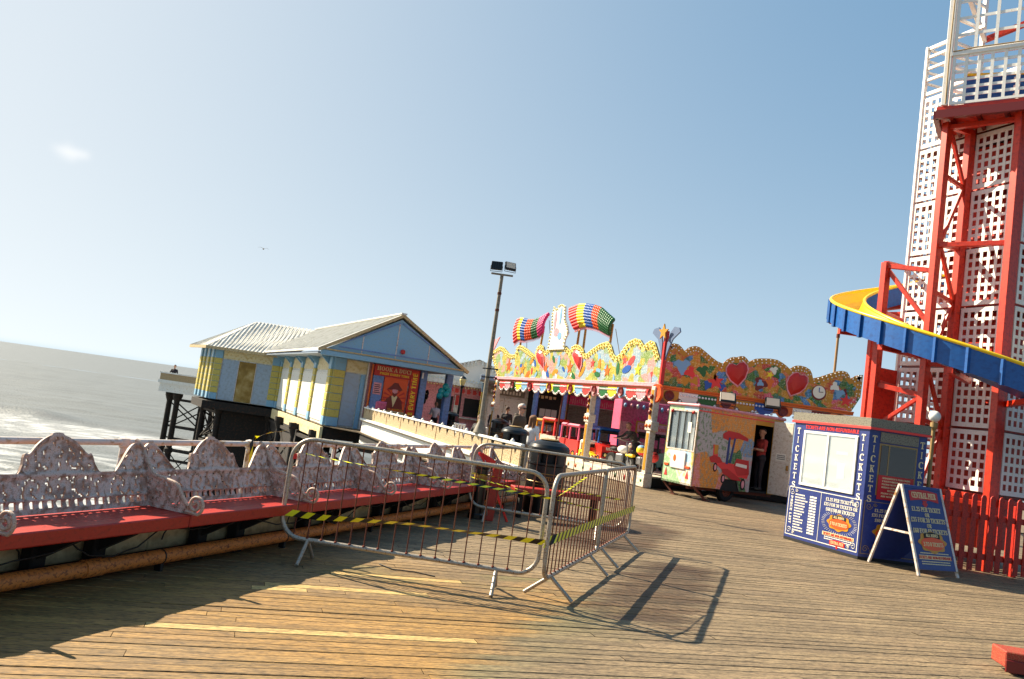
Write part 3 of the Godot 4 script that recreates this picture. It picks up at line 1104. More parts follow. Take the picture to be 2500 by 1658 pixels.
	g.bb(V(2.34, 0.85, 0.35), V(2.8, 1.3, 0.65), 0.06)
	part(pc, "body", g, M["pink"])
	g = G.new()
	g.tube([V(2.45, 1.3, 0.5), V(2.47, 1.38, 0.5), V(2.67, 1.38, 0.5), V(2.69, 1.3, 0.5)], 0.015, 6)
	g.bb(V(2.72, 0.86, 0.66), V(2.79, 1.29, 0.675))
	part(pc, "handle", g, M["dark_red"])

func shutter(p: Node, a: Vector3, b: Vector3, m: Material):
	var g := G.new()
	var n := int((b.y - a.y) / 0.09)
	for i in n:
		var y0 := a.y + i * (b.y - a.y) / n
		var y1 := a.y + (i + 1) * (b.y - a.y) / n
		g.quad(V(a.x, y0, a.z), V(b.x, y0, a.z), V(b.x, (y0 + y1) / 2, a.z + 0.025), V(a.x, (y0 + y1) / 2, a.z + 0.025))
		g.quad(V(a.x, (y0 + y1) / 2, a.z + 0.025), V(b.x, (y0 + y1) / 2, a.z + 0.025), V(b.x, y1, a.z), V(a.x, y1, a.z))
	part(p, "shutter", g, m)

func build_far_buildings():
	var g: G
	# kiosk with white ribbed roof
	var k := thing("food_kiosk", "white roofed kiosk with pink sign board and string lights behind the lamp posts", "kiosk", fr(-5.2, -47.0, 84.0))
	g = G.new()
	g.bb(V(0, 0, -5), V(7.2, 2.95, -1.2))
	part(k, "wall", g, M["pale_pink"])
	g = G.new()
	g.ext(PackedVector2Array([Vector2(-0.6, 3.0), Vector2(7.4, 3.0), Vector2(3.55, 4.35)]), -0.3, -0.2)
	part(k, "gable", g, M["gloss_white"])
	for s in [0, 1]:
		g = G.new()
		var x0 := -0.8 if s == 0 else 7.7
		var a := V(x0, 2.95, 0.0)
		var b := V(3.5, 4.42, 0.0)
		if s == 0:
			g.quad(a, b, b + V(0, 0, -6), a + V(0, 0, -6))
		else:
			g.quad(b, a, a + V(0, 0, -6), b + V(0, 0, -6))
		var ro := part(k, "roof_slope", g, M["gloss_white"])
		g = G.new()
		for i in 20:
			var u := i / 20.0
			var p := a.lerp(b, u)
			g.bb(p + V(-0.05, -0.32, -0.02), p + V(0.05, 0.02, 0.03))
		part(ro, "rib", g, M["white"])
	g = G.new()
	g.bb(V(-0.6, 2.72, -0.3), V(7.5, 3.0, 0.0), 0.01)
	part(k, "fascia", g, M["white"])
	g = G.new()
	g.bb(V(1.8, 2.2, -1.2), V(4.6, 2.66, -1.1))
	var sg := part(k, "sign_board", g, M["pale_pink"])
	g = G.new()
	for i in 7:
		g.bb(V(2.0 + i * 0.36, 2.3, -1.1), V(2.0 + i * 0.36 + 0.2, 2.56, -1.09))
		g.bb(V(2.06 + i * 0.36, 2.38, -1.09), V(2.0 + i * 0.36 + 0.26, 2.44, -1.085))
	part(sg, "lettering", g, M["letter_red"])
	for w in [[1.3, 2.3], [3.0, 4.1], [4.6, 5.6]]:
		g = G.new()
		g.bb(V(w[0], 0.95, -1.2), V(w[1], 2.05, -1.17))
		part(k, "hatch", g, M["dark"])
	g = G.new()
	g.bb(V(2.4, 0.0, -1.15), V(2.75, 2.15, -1.0), 0.01)
	part(k, "post", g, M["white"])
	g = G.new()
	g.bb(V(2.45, 1.55, -1.0), V(2.8, 2.15, -0.97), 0.02)
	part(k, "hanging_sign", g, M["sign_red"])
	g = G.new()
	g.bb(V(1.0, 0.8, -1.2), V(5.6, 0.88, -0.9), 0.01)
	part(k, "counter", g, M["white"])
	g = G.new()
	for i in 46:
		g.ball(V(-0.5 + i * 0.17, 2.68 - 0.06 * abs(sin(i * 0.55)), 0.06), V(0.035, 0.045, 0.035), 6, 4)
	for i in 40:
		g.ball(V(-0.3 + i * 0.19, 3.06 + 0.03 * sin(i * 0.8), 0.06), V(0.03, 0.03, 0.03), 6, 4)
	part(k, "string_lights", g, M["bulb_yellow"], "stuff")
	# arcade
	var a := thing("arcade_building", "arcade with blue columns, roller shutters and pink sign behind the ride", "building", fr(-1.2, -43.0, 88.0))
	g = G.new()
	g.bb(V(0, 0, -4), V(12, 3.3, -0.1))
	part(a, "wall", g, M["white"])
	g = G.new()
	g.bb(V(-0.2, 3.0, -0.5), V(12, 3.25, 3.2), 0.02)
	part(a, "canopy", g, M["pav_board"])
	g = G.new()
	g.bb(V(0.4, 0.0, -0.1), V(2.1, 2.3, -0.04), 0.01)
	part(a, "white_door", g, M["fascia_white"])
	g = G.new()
	g.bb(V(1.24, 0.0, -0.04), V(1.26, 2.3, -0.03))
	part(a, "door_joint", g, M["shutter"])
	g = G.new()
	g.bb(V(0.2, 2.42, -0.1), V(2.3, 2.85, 0.1), 0.02)
	var s2 := part(a, "grey_sign", g, M["shutter"])
	g = G.new()
	for i in 10:
		g.bb(V(0.45 + i * 0.17, 2.52, 0.1), V(0.55 + i * 0.17, 2.66 + 0.05 * (i % 2), 0.11))
	part(s2, "lettering", g, M["letter_white"])
	for x in [0.12, 4.55, 6.0]:
		pilaster(a, V(x, 0, -0.1), 0.32, 0.12, 0.0, 2.95)
	g = G.new()
	g.bb(V(2.5, 0, -0.1), V(4.3, 2.95, -0.02))
	var sf := part(a, "black_shopfront", g, M["dark"])
	g = G.new()
	for i in 3:
		for j in 3:
			g.bb(V(3.2 + i * 0.32, 0.7 + j * 0.45, -0.02), V(3.49 + i * 0.32, 1.12 + j * 0.45, 0.0))
	part(sf, "window_pane", g, M["blind"])
	g = G.new()
	for i in 6:
		g.bb(V(2.75 + i * 0.22, 2.55 + 0.04 * (i % 2), -0.02), V(2.9 + i * 0.22, 2.72, -0.01))
	part(sf, "lettering", g, M["letter_cream"])
	shutter(a, V(4.72, 0.15, -0.05), V(5.82, 2.42, -0.05), M["shutter"])
	shutter(a, V(6.2, 0.15, -0.05), V(7.6, 2.42, -0.05), M["shutter"])
	shutter(a, V(7.8, 0.15, -0.05), V(9.4, 2.42, -0.05), M["shutter"])
	g = G.new()
	g.bb(V(4.4, 2.46, -0.1), V(7.6, 2.95, 0.06), 0.02)
	var ps := part(a, "pink_sign", g, M["hot_pink"])
	g = G.new()
	for i in 26:
		g.bb(V(4.55 + i * 0.115, 2.55 + 0.05 * sin(i * 1.3), 0.06), V(4.6 + i * 0.115, 2.78 + 0.06 * sin(i * 2.1), 0.066))
	part(ps, "lettering", g, M["pale_pink"])
	for x in [2.7, 4.13, 5.82]:
		g = G.new()
		g.lathe(V(x, 0, 2.9), [Vector2(0.19, 0), Vector2(0.19, 0.2), Vector2(0.14, 0.24), Vector2(0.135, 2.85), Vector2(0.2, 2.92), Vector2(0.2, 3.0)], 14)
		part(a, "column", g, M["pavilion_column"])
	# candy floss stall
	var c := thing("candy_stall", "pink candy floss stall with striped rays behind the toy ride", "stall", fr(5.3, -36.0, 88.0))
	g = G.new()
	g.bb(V(0, 0, -2), V(2.6, 2.9, 0), 0.03)
	part(c, "body", g, M["pink"])
	g = G.new()
	for i in 22:
		var a0 := PI * (0.04 + i * 0.92 / 22.0)
		var a1 := a0 + PI * 0.021
		var ce := Vector2(1.45, 1.1)
		var far := 1.25
		g.ext(PackedVector2Array([ce + Vector2(cos(a0), sin(a0)) * 0.3, ce + Vector2(cos(a0), sin(a0)) * far, ce + Vector2(cos(a1), sin(a1)) * far]), 0.005, 0.012)
	part(c, "ray", g, M["hot_pink"])
	g = G.new()
	g.bb(V(0.75, 1.45, 0.0), V(2.3, 2.0, 0.03), 0.01)
	var cs := part(c, "name_board", g, M["gold_paint"])
	g = G.new()
	g.bb(V(0.82, 1.51, 0.03), V(2.23, 1.94, 0.04), 0.01)
	part(cs, "name_panel", g, M["pale_pink"])
	text(cs, "Candy Floss", V(1.52, 1.72, 0.045), 1.25, 0.28, M["letter_red"], serif)
	g = G.new()
	g.bb(V(0.02, 0.0, 0.0), V(0.5, 1.9, 0.03), 0.01)
	part(c, "door", g, M["pale_pink"])
	for q in 9:
		g = G.new()
		g.ball(V(0.15 + q * 0.28, 2.62, 0.1), V(0.07, 0.11, 0.06), 8, 6)
		part(c, "candy_bag", g, M[["sky_paint", "pale_pink", "letter_white"][q % 3]])

# ---------------------------------------------------------------- parapet of the widened deck
func build_parapet():
	var t := thing("iron_parapet", "long cream iron parapet with triangle holes and white coping above white pier fascia", "parapet", fr(-5.4, -31.83, 159.5))
	var L := 16.85
	var n := 8
	for i in n:
		var x0 := L * i / n
		var x1 := L * (i + 1) / n - 0.015
		var p := PackedVector2Array([Vector2(x0, 0.56), Vector2(x1, 0.56), Vector2(x1, 0.945)])
		var x := x1 - 0.12
		for k in 3:
			var xc := x1 - (k + 0.5) * (x1 - x0) / 3.0
			p.push_back(Vector2(xc + 0.12, 0.945))
			p.push_back(Vector2(xc + 0.12, 0.925))
			p.push_back(Vector2(xc + 0.02, 0.77))
			p.push_back(Vector2(xc - 0.12, 0.925))
			p.push_back(Vector2(xc - 0.12, 0.945))
		p.push_back(Vector2(x0, 0.945))
		var g := G.new()
		g.ext(p, -0.03, 0.0)
		g.bb(V(x0, 0.56, 0.0), V(x0 + 0.05, 0.94, 0.015))
		part(t, "panel", g, M["parapet_iron"])
		g = G.new()
		g.bb(V(x0, 0.945, -0.06), V(x1 + 0.012, 1.0, 0.03), 0.012)
		part(t, "coping", g, M["fascia_white"])
		for k in 2:
			g = G.new()
			g.lathe(V(x0 + 0.5 + k * 1.0, 1.0, -0.015), [Vector2(0.05, 0), Vector2(0.045, 0.03), Vector2(0.015, 0.07), Vector2(0.0, 0.075)], 8)
			part(t, "finial", g, M["fascia_white"])
		g = G.new()
		g.bb(V(x0 + 0.004, 0.47, -0.06), V(x1 + 0.008, 0.56, 0.13), 0.02)
		part(t, "ledge", g, M["fascia_white"])
	var f := G.new()
	f.bb(V(-0.1, -0.42, -0.1), V(L, 0.43, 0.0))
	part(t, "fascia", f, M["fascia_white"])
	f = G.new()
	f.bb(V(-0.1, 0.43, -0.05), V(L, 0.47, 0.05))
	part(t, "moulding", f, M["dull_gold"])
	f = G.new()
	f.bb(V(-0.1, -0.42, -1.6), V(0.0, 0.43, -0.1))
	f.bb(V(-0.12, 0.43, -1.7), V(0.0, 0.5, -0.05), 0.01)
	part(t, "return_fascia", f, M["fascia_white"])
	f = G.new()
	f.bb(V(-0.08, 0.5, -1.6), V(-0.03, 0.98, -0.03), 0.01)
	part(t, "return_panel", f, M["parapet_iron"])

# ---------------------------------------------------------------- benches
func back_top(s: float) -> float:
	var u: float = abs(s - 0.84)
	var dome: float = 0.255 + 0.265 * pow(max(0.0, cos(min(u / 0.31, 1.0) * PI / 2)), 0.62)
	if u < 0.05:
		dome += 0.012
	var sh: float = 0.075 * exp(-pow((u - 0.30) / 0.035, 2.0))
	var en: float = 0.235 + 0.235 * smoothstep(0.44, 0.76, u) - 0.03 * smoothstep(0.78, 0.84, u)
	return max(dome + sh if u < 0.4 else 0.0, en)

func scroll_field(x: float, y: float) -> float:
	# acanthus scrolls: spirals wound about the nearest of a set of eyes
	var best := 9.0
	var f := 0.0
	for e in [[0.74, 0.36, 1.0], [0.94, 0.36, -1.0], [0.84, 0.43, 1.0], [0.55, 0.31, -1.0], [1.13, 0.31, 1.0], [0.28, 0.16, 1.0], [0.62, 0.16, -1.0], [1.06, 0.16, 1.0], [1.4, 0.16, -1.0], [0.12, 0.34, 1.0], [1.56, 0.34, -1.0], [0.1, 0.16, -1.0], [1.58, 0.16, 1.0], [0.84, 0.17, 1.0], [0.25, 0.3, -1.0], [1.43, 0.3, 1.0]]:
		var dx: float = x - e[0]
		var dy: float = y - e[1]
		var r := sqrt(dx * dx + dy * dy)
		if r < best:
			best = r
			f = sin(78.0 * r + e[2] * 2.0 * atan2(dy, dx)) * 0.75 + 0.45 * sin(95.0 * x + 30.0 * y) * sin(88.0 * y - 17.0 * x)
	return f

func relief_sheet(nx: int, rows: int, pos: Callable, hole: Callable, relief: Callable, thick: float, sx: float, sy: float, ox: float, oy: float) -> G:
	var g := G.new()
	var rn := noise(91, 9.0, FastNoiseLite.TYPE_SIMPLEX_SMOOTH, 4)
	var clean := Vector3(0.72, 0.56, 0.5)
	var rust := Vector3(0.2, 0.075, 0.02)
	var P := []
	for j in rows + 1:
		var r := []
		for i in nx + 1:
			var p: Vector2 = pos.call(i, j)
			r.push_back(Vector3(p.x, p.y, relief.call(p, j)))
		P.push_back(r)
	var solid := []
	for j in rows:
		var r := []
		for i in nx:
			var p: Vector3 = (P[j][i] + P[j + 1][i + 1]) * 0.5
			r.push_back(not hole.call(Vector2(p.x, p.y), i, j))
		solid.push_back(r)
	var Nn := []
	for j in rows + 1:
		var r := []
		for i in nx + 1:
			var dx: Vector3 = P[j][min(i + 1, nx)] - P[j][max(i - 1, 0)]
			var dy: Vector3 = P[min(j + 1, rows)][i] - P[max(j - 1, 0)][i]
			var nn := dx.cross(dy)
			r.push_back(nn.normalized() if nn.length() > 1e-9 else Vector3.BACK)
		Nn.push_back(r)
	var T := V(0, 0, -thick)
	var u := [Vector2.ZERO, Vector2.ZERO, Vector2.ZERO, Vector2.ZERO]
	for j in rows:
		for i in nx:
			if not solid[j][i]:
				continue
			var q := [P[j][i], P[j][i + 1], P[j + 1][i + 1], P[j + 1][i]]
			var nq := [Nn[j][i], Nn[j][i + 1], Nn[j + 1][i + 1], Nn[j + 1][i]]
			for k in [0, 2, 1, 0, 3, 2]:
				# rust bleeds from the edges of the piercings and in noisy patches
				var w: Vector3 = q[k]
				var e: float = scroll_field(w.x * sx + ox, w.y * sy + oy)
				var r: float = clamp((e - 0.05) * 1.5, 0.0, 0.75) * clamp(0.75 + rn.get_noise_2d(w.x, w.y) * 2.2, 0.0, 1.0)
				r = max(r, clamp((rn.get_noise_2d(w.x * 0.35 + 9.0, w.y * 0.5) - 0.12) * 3.0, 0.0, 0.55))
				var cc := clean.lerp(rust, r)
				g.col = Color(cc.x, cc.y, cc.z)
				g.pt(q[k], nq[k], Vector2.ZERO)
			g.col = Color(0.42, 0.3, 0.24)
			var bq := []
			for p in q:
				bq.push_back(V(p.x, p.y, -thick))
			g.quad(bq[1], bq[0], bq[3], bq[2])
			for e in [[0, 1, 0, -1], [1, 2, 1, 0], [2, 3, 0, 1], [3, 0, -1, 0]]:
				var ii: int = i + e[2]
				var jj: int = j + e[3]
				var open: bool = ii < 0 or jj < 0 or ii >= nx or jj >= rows
				if not open:
					open = not solid[jj][ii]
				if open:
					g.quad(bq[e[0]], bq[e[1]], q[e[1]], q[e[0]])
	return g

func arm_top(z: float) -> float:
	# height of the arm's S-shaped top edge over the seat, z from 0 (back) to 0.62 (front)
	var t := z / 0.62
	return lerp(0.47, 0.1, smoothstep(0.0, 0.42, t)) * 0.55 + 0.45 * lerp(0.5, 0.3, t) - 0.13 * smoothstep(0.72, 1.0, t)

func build_benches():
	var A := Vector2(0.345, -0.939)
	var P0 := Vector2(-2.76, -4.85)
	var t0 := P0.dot(A)
	var LB := 1.58
	var back := relief_sheet(150, 40,
		func(i, j): return Vector2(1.68 * i / 150.0, j * 0.26 / 22.0 if j <= 22 else lerp(0.26, back_top(1.68 * i / 150.0), (j - 22) / 18.0)),
		func(p, i, j):
			if j < 2 or i < 2 or i > 147 or j > 37:
				return false
			if p.y > 0.03 and p.y < 0.078:
				return fposmod(p.x / 0.076, 1.0) > 0.5
			if p.y < 0.1 or (p.y > 0.232 and p.y < 0.268):
				return false
			return scroll_field(p.x, p.y) > (0.66 if p.y < 0.24 else 0.7),
		func(p, j):
			if j >= 38 or (p.y > 0.236 and p.y < 0.262) or (p.y > 0.082 and p.y < 0.098):
				return 0.012
			return 0.007 * scroll_field(p.x, p.y), 0.012, 1.0, 1.0, 0.0, 0.0)
	var back_mesh := back.mesh()
	var arm := relief_sheet(50, 32,
		func(i, j): return Vector2(0.62 * i / 50.0, arm_top(0.62 * i / 50.0) * j / 32.0),
		func(p, i, j):
			if j < 2 or i < 1 or i > 48 or j > 29:
				return false
			return scroll_field(p.x * 1.1 + 0.5, p.y * 0.9 + 0.05) > 0.6,
		func(p, j): return 0.012 if j >= 30 else 0.006 * scroll_field(p.x * 1.1 + 0.5, p.y + 0.05), 0.014, 1.1, 1.0, 0.5, 0.05)
	arm.col = Color(0.6, 0.46, 0.38)
	var rim := []
	for i in 21:
		var z := 0.62 * i / 20.0
		rim.push_back(V(z, arm_top(z), -0.004))
	arm.tube(rim, 0.014, 6)
	var spiral := []
	for i in 34:
		var th := -1.2 + i * 0.33
		var r := 0.075 - i * 0.0019
		spiral.push_back(V(0.68 + cos(th) * r, 0.078 + sin(th) * r, -0.006))
	arm.tube(spiral, 0.013, 6)
	arm.tube([V(0.6, 0.02, -0.006), V(0.66, 0.012, -0.006), V(0.71, 0.01, -0.006)], 0.012, 6)
	var arm_mesh := arm.mesh()
	var seat := G.new()
	seat.bb(V(0.004, 0.385, -0.15), V(LB - 0.004, 0.48, 0.0), 0.008)
	var seat_mesh := seat.mesh()
	var slat := G.new()
	slat.bb(V(0.004, 0.445, -0.155), V(LB - 0.004, 0.477, -0.335), 0.005)
	var slat_mesh := slat.mesh()
	var leg := G.new()
	leg.bb(V(-0.06, 0.0, -0.47), V(0.06, 0.4, -0.36), 0.01)
	leg.bar(V(0, 0.2, -0.42), V(0, 0.39, -0.08), 0.05, 0.06)
	var leg_mesh := leg.mesh()
	var words := ["cut by the left edge", "nearest one whole in view", "third from left, at the barrier's left end", "fourth from left, rusty, behind the front barrier", "fifth from left, behind the barrier's middle", "second last of the row, near the bollard", "last of the row, by the bollard"]
	for k in 7:
		var tt := 5.09 + LB * (k - 2) - t0
		var o := P0 + A * tt
		var b := thing("promenade_bench", "ornate white iron bench with red seat, " + words[k], "bench", fr(o.x, o.y, 20.2), "iron benches along the sea side of the pier")
		mpart(b, "seat_board", seat_mesh, M["red_seat"])
		for s in 2:
			mpart(b, "seat_slat", slat_mesh, M["red_seat"], Transform3D(Basis(), V(0, 0, -0.18 * s)))
		mpart(b, "backrest", back_mesh, M["iron_white"], Transform3D(Basis(Vector3.RIGHT, -0.34) * Basis.from_scale(V(LB / 1.68, 1.05, 1.0)), V(0, 0.485, -0.42)))
		mpart(b, "arm", arm_mesh, M["iron_white"], Transform3D(Basis(Vector3.UP, -PI / 2), V(0.0, 0.482, -0.66)))
		if k == 6:
			mpart(b, "arm", arm_mesh, M["iron_white"], Transform3D(Basis(Vector3.UP, -PI / 2), V(LB - 0.02, 0.482, -0.64)))
		for x in [0.62, 1.12]:
			mpart(b, "leg", leg_mesh, M["dark_brown_and_shade"], Transform3D(Basis(), V(x, 0, 0)))
	var F := fr(P0.x - A.x * 4.0, P0.y - A.y * 4.0, 20.2)
	var L := 15.2
	var r := thing("handrail", "round white handrail on posts behind the iron benches, above the sea", "railing", F)
	var g := G.new()
	g.tube([V(-2, 0.93, -0.78), V(L, 0.93, -0.78)], 0.026, 12)
	part(r, "rail", g, M["rail_white"])
	g = G.new()
	g.tube([V(-2, 0.3, -0.78), V(L, 0.3, -0.78)], 0.02, 8)
	part(r, "lower_rail", g, M["rail_white"])
	for k in 9:
		g = G.new()
		g.lathe(V(0.75 + k * LB, 0, -0.78), [Vector2(0.05, -0.3), Vector2(0.05, 0.05), Vector2(0.028, 0.09), Vector2(0.026, 0.88), Vector2(0.042, 0.9), Vector2(0.042, 0.96), Vector2(0.0, 0.975)], 10)
		part(r, "post", g, M["rail_white"])
	var d := thing("cream_skirting", "grimy cream skirting board under the bench seats behind the orange pipe", "board", F)
	for k in 9:
		g = G.new()
		g.bb(V(-2 + k * 1.91, 0.1, -0.528), V(-2 + k * 1.91 + 1.905, 0.43, -0.5), 0.01)
		part(d, "board", g, M["duct_cream"])
	g = G.new()
	g.bb(V(-2, -0.06, -0.58), V(L, 0.487, -0.53))
	part(d, "kerb_timber", g, M["dark_brown_and_shade"])
	var o := thing("orange_pipe", "orange brown drain pipe lying along the deck under the benches", "pipe", F)
	g = G.new()
	g.tube([V(-2, 0.11, -0.27), V(L, 0.11, -0.27)], 0.056, 14)
	part(o, "barrel", g, M["pipe_orange"])
	for k in 14:
		var x := 0.5 + k * 1.06 + 0.3 * sin(k * 2.3)
		g = G.new()
		if k % 3 == 1:
			g.tube([V(x, 0.11, -0.27), V(x + 0.16, 0.11, -0.27)], 0.064, 14)
			part(o, "socket", g, M["pipe_orange"])
		else:
			g.tube([V(x, 0.11, -0.27), V(x + 0.012, 0.11, -0.27)], 0.06, 12)
			g.bb(V(x - 0.01, 0.0, -0.3), V(x + 0.02, 0.06, -0.24))
			part(o, "strap", g, M["cable"])
	var cb := thing("cables", "black cables drooping under the red bench seats", "cable", F)
	rng.seed = 5
	for k in 12:
		var x0 := 2.6 + k * 0.95
		var w := rng.randf_range(0.5, 1.3)
		var pts := []
		for i in 9:
			var u := i / 8.0
			pts.push_back(V(x0 + w * u, 0.375 - (rng.randf_range(0.05, 0.09) + 0.06 * (k % 3)) * sin(u * PI), -0.12 - 0.1 * sin(u * 2.0)))
		g = G.new()
		g.tube(pts, 0.006, 5)
		part(cb, "cable_loop", g, M["cable"])
	for k in 5:
		g = G.new()
		var x := 4.2 + k * 1.7
		var pts := []
		for i in 10:
			var u := i / 9.0
			pts.push_back(V(x + 0.22 * cos(PI * (1 - u)), 0.2 + 0.14 * sin(u * PI), -0.41))
		g.tube(pts, 0.006, 5)
		part(cb, "cable_loop", g, M["cable"])

# ---------------------------------------------------------------- helter skelter
func lattice(g: G, w: float, h: float, nx: int, ny: int, frame: float, slat: float, th := 0.03):
	# a panel in x,y from 0,0 with square holes; the slats cross one in front of the other
	g.bb(V(0, 0, -th), V(w, frame, 0.0))
	g.bb(V(0, h - frame, -th), V(w, h, 0.0))
	g.bb(V(0, frame, -th), V(slat, h - frame, 0.0))
	g.bb(V(w - slat, frame, -th), V(w, h - frame, 0.0))
	var px := (w - slat) / nx
	for i in range(1, nx):
		g.bb(V(px * i, frame, -th * 0.5), V(px * i + slat, h - frame, -0.002))
	var py := (h - 2 * frame + slat) / ny
	for j in range(1, ny):
		var y := frame - slat + py * j
		g.bb(V(slat, y, -th), V(w - slat, y + slat, -th * 0.5))

func build_helter_skelter():
	var T := fr(8.04, -16.5, 158.0)
	var inv := T.affine_inverse()
	var t := thing("helter_skelter", "tall white lattice helter skelter tower with red frame and blue and yellow spiral slide", "slide tower", T)
	var g: G
	var Y0 := 1.35
	var PH := 1.163
	var S := 2.14
	# lattice walls: sunlit wall in two bays, camera-side wall, and the two far walls
	var bays := [[V(0.0, 0, 0.0), 0.0, 1.28, 8, "f"], [V(1.34, 0, 0.0), 0.0, 0.8, 5, "f"], [V(2.36, 0, -0.1), PI / 2, 2.0, 13, "c"], [V(0, 0, -S), PI, 2.1, 13, "b"], [V(-0.02, 0, -2.1), -PI / 2, 2.06, 13, "l"]]
	for b in bays:
		var me := G.new()
		lattice(me, b[2], PH - 0.05, b[3], 6, 0.085, 0.058, 0.022)
		var mm := me.mesh()
		for k in 7:
			var tr := Transform3D(Basis(Vector3.UP, b[1]), b[0] + V(0, Y0 + PH * k, 0))
			if b[4] == "b":
				tr = Transform3D(Basis(Vector3.UP, PI), V(S, Y0 + PH * k, -S))
			mpart(t, "lattice_panel", mm, M["lattice_white"], tr)
	# white edge post at the far left corner and open cage frame above
	g = G.new()
	g.bb(V(-0.05, 0.0, -0.06), V(0.0, 10.62, 0.03))
	part(t, "corner_post", g, M["lattice_white"])
	g = G.new()
	var top := Y0 + PH * 7
	for k in 2:
		g.bb(V(0.0, top + 0.02 + k * 1.04, -0.05), V(1.3, top + 0.09 + k * 1.04, 0.0))
	for k in 3:
		g.bb(V(0.0, top + 0.35 + k * 0.26, -0.05), V(0.55, top + 0.4 + k * 0.26, 0.0))
	for k in 4:
		var y0 := top + 0.1 + k * 0.25
		g.bar(V(0.02, y0 + 0.2, -0.03), V(0.52, y0, -0.9), 0.04)
	g.bb(V(0.52, top, -0.05), V(0.58, top + 1.05, 0.0))
	part(t, "cage_frame", g, M["lattice_white"])
	# red inside: stair core seen through the holes
	g = G.new()
	g.bb(V(0.5, 0.3, -1.6), V(1.7, 8.2, -0.5))
	part(t, "stair_core", g, M["red_frame"])
	g = G.new()
	for k in 7:
		g.bb(V(0.02, Y0 + PH * k - 0.06, -S + 0.05), V(S - 0.02, Y0 + PH * k - 0.01, -0.06))
	part(t, "floor_frame", g, M["dark_red"])
	# red posts
	var posts := [[0.36, 0.99, 5.62, "P0"], [1.27, 0.73, 8.35, "P1"], [1.3, 0.13, 8.35, "P2"], [2.3, 0.0, 8.35, "P3"], [2.42, 0.26, 8.35, "P3b"]]
	for p in posts:
		g = G.new()
		g.bb(V(p[0] - 0.07, 0, p[1] - 0.07), V(p[0] + 0.07, p[2], p[1] + 0.07), 0.008)
		part(t, "post", g, M["red_frame"])
	var beams := []
	for y in [1.2, 3.65, 5.95, 8.3]:
		beams.push_back([V(1.27, y, 0.73), V(1.3, y, 0.13), 0.1])
		beams.push_back([V(1.27, y - 0.05, 0.73), V(2.4, y - 0.05, 0.2), 0.09])
	for y in [1.25, 3.7, 6.0]:
		beams.push_back([V(1.3, y, 0.66), V(1.3, y + 1.15, 0.2), 0.065])
		beams.push_back([V(1.3, y + 1.22, 0.2), V(1.3, y + 2.2, 0.66), 0.065])
		beams.push_back([V(1.28, y + 1.18, 0.2), V(1.28, y + 1.3, 0.7), 0.07])
	beams.push_back([V(0.36, 5.55, 0.99), V(1.27, 5.4, 0.73), 0.09])
	beams.push_back([V(0.36, 5.6, 0.99), V(-0.05, 5.75, 0.05), 0.1])
	beams.push_back([V(0.36, 5.5, 0.95), V(1.27, 4.35, 0.73), 0.08])
	beams.push_back([V(0.36, 4.6, 0.95), V(0.0, 4.6, 0.05), 0.1])
	beams.push_back([V(0.36, 3.15, 0.95), V(1.2, 3.0, 0.7), 0.1])
	beams.push_back([V(0.36, 3.2, 0.95), V(0.0, 3.2, 0.05), 0.1])
	beams.push_back([V(0.36, 2.3, 0.9), V(1.25, 3.0, 0.7), 0.07])
	beams.push_back([V(2.3, 6.1, 0.0), V(2.42, 6.5, 0.26), 0.08])
	beams.push_back([V(2.3, 1.25, 0.03), V(1.27, 1.25, 0.1), 0.11])
	beams.push_back([V(2.4, 1.2, -0.1), V(2.4, 1.2, -2.1), 0.14])
	for b in beams:
		g = G.new()
		g.bar(b[0], b[1], b[2], b[2], 0.006)
		part(t, "brace", g, M["red_frame"])
	# red entrance cubicle under the left part of the slide
	g = G.new()
	g.bb(V(-0.04, 0.1, 0.06), V(0.05, 3.55, 0.755), 0.01)
	part(t, "red_cubicle", g, M["red_frame"])
	g = G.new()
	g.bb(V(-0.05, 0.0, 0.76), V(0.05, 4.2, 0.86), 0.006)
	part(t, "back_post", g, M["red_frame"])
	# platform
	var W := func(x: float, y: float, z: float) -> Vector3:
		return inv * V(x, y, z)
	var pf := [V(7.47, 0, -14.8), V(9.6, 0, -13.14), V(11.2, 0, -15.0), V(8.6, 0, -16.2), V(8.0, 0, -15.6)]
	g = G.new()
	var foot := []
	for p in pf:
		var q = inv * p
		foot.push_back(Vector2(q.x, q.z))
	g.prism(foot, 8.42, 8.52)
	var pl := part(t, "platform", g, M["red_frame"])
	g = G.new()
	for i in pf.size():
		var a: Vector3 = inv * pf[i]
		var b: Vector3 = inv * pf[(i + 1) % pf.size()]
		g.bar(a + V(0, 8.36, 0), b + V(0, 8.36, 0), 0.09, 0.16)
	for i in 6:
		var u := (i + 0.5) / 6.0
		var a: Vector3 = inv * pf[0].lerp(pf[1], u)
		var b: Vector3 = inv * pf[3].lerp(pf[2], u)
		g.bar(a + V(0, 8.38, 0), b + V(0, 8.38, 0), 0.06, 0.1)
	part(pl, "joist", g, M["dark_red"])
	# cage round the platform
	var d := (V(9.6, 0, -13.14) - V(7.6, 0, -14.7)).normalized()
	var cf := inv * Transform3D(Basis(d, Vector3.UP, d.cross(Vector3.UP)), V(7.62, 8.53, -14.66))
	var cg := G.new()
	lattice(cg, 2.4, 0.98, 11, 6, 0.05, 0.055)
	mpart(t, "cage_lattice", cg.mesh(), M["lattice_white"], cf)
	cg = G.new()
	lattice(cg, 2.4, 2.4, 7, 7, 0.05, 0.055)
	mpart(t, "cage_grid", cg.mesh(), M["lattice_white"], cf * Transform3D(Basis(), V(0, 1.03, 0)))
	g = G.new()
	g.xf = cf
	g.bb(V(-0.13, 0, -0.08), V(-0.02, 3.6, 0.03), 0.006)
	g.bb(V(-0.02, 0.97, -0.06), V(2.4, 1.04, 0.03), 0.006)
	part(t, "cage_post", g, M["lattice_white"])
	g = G.new()
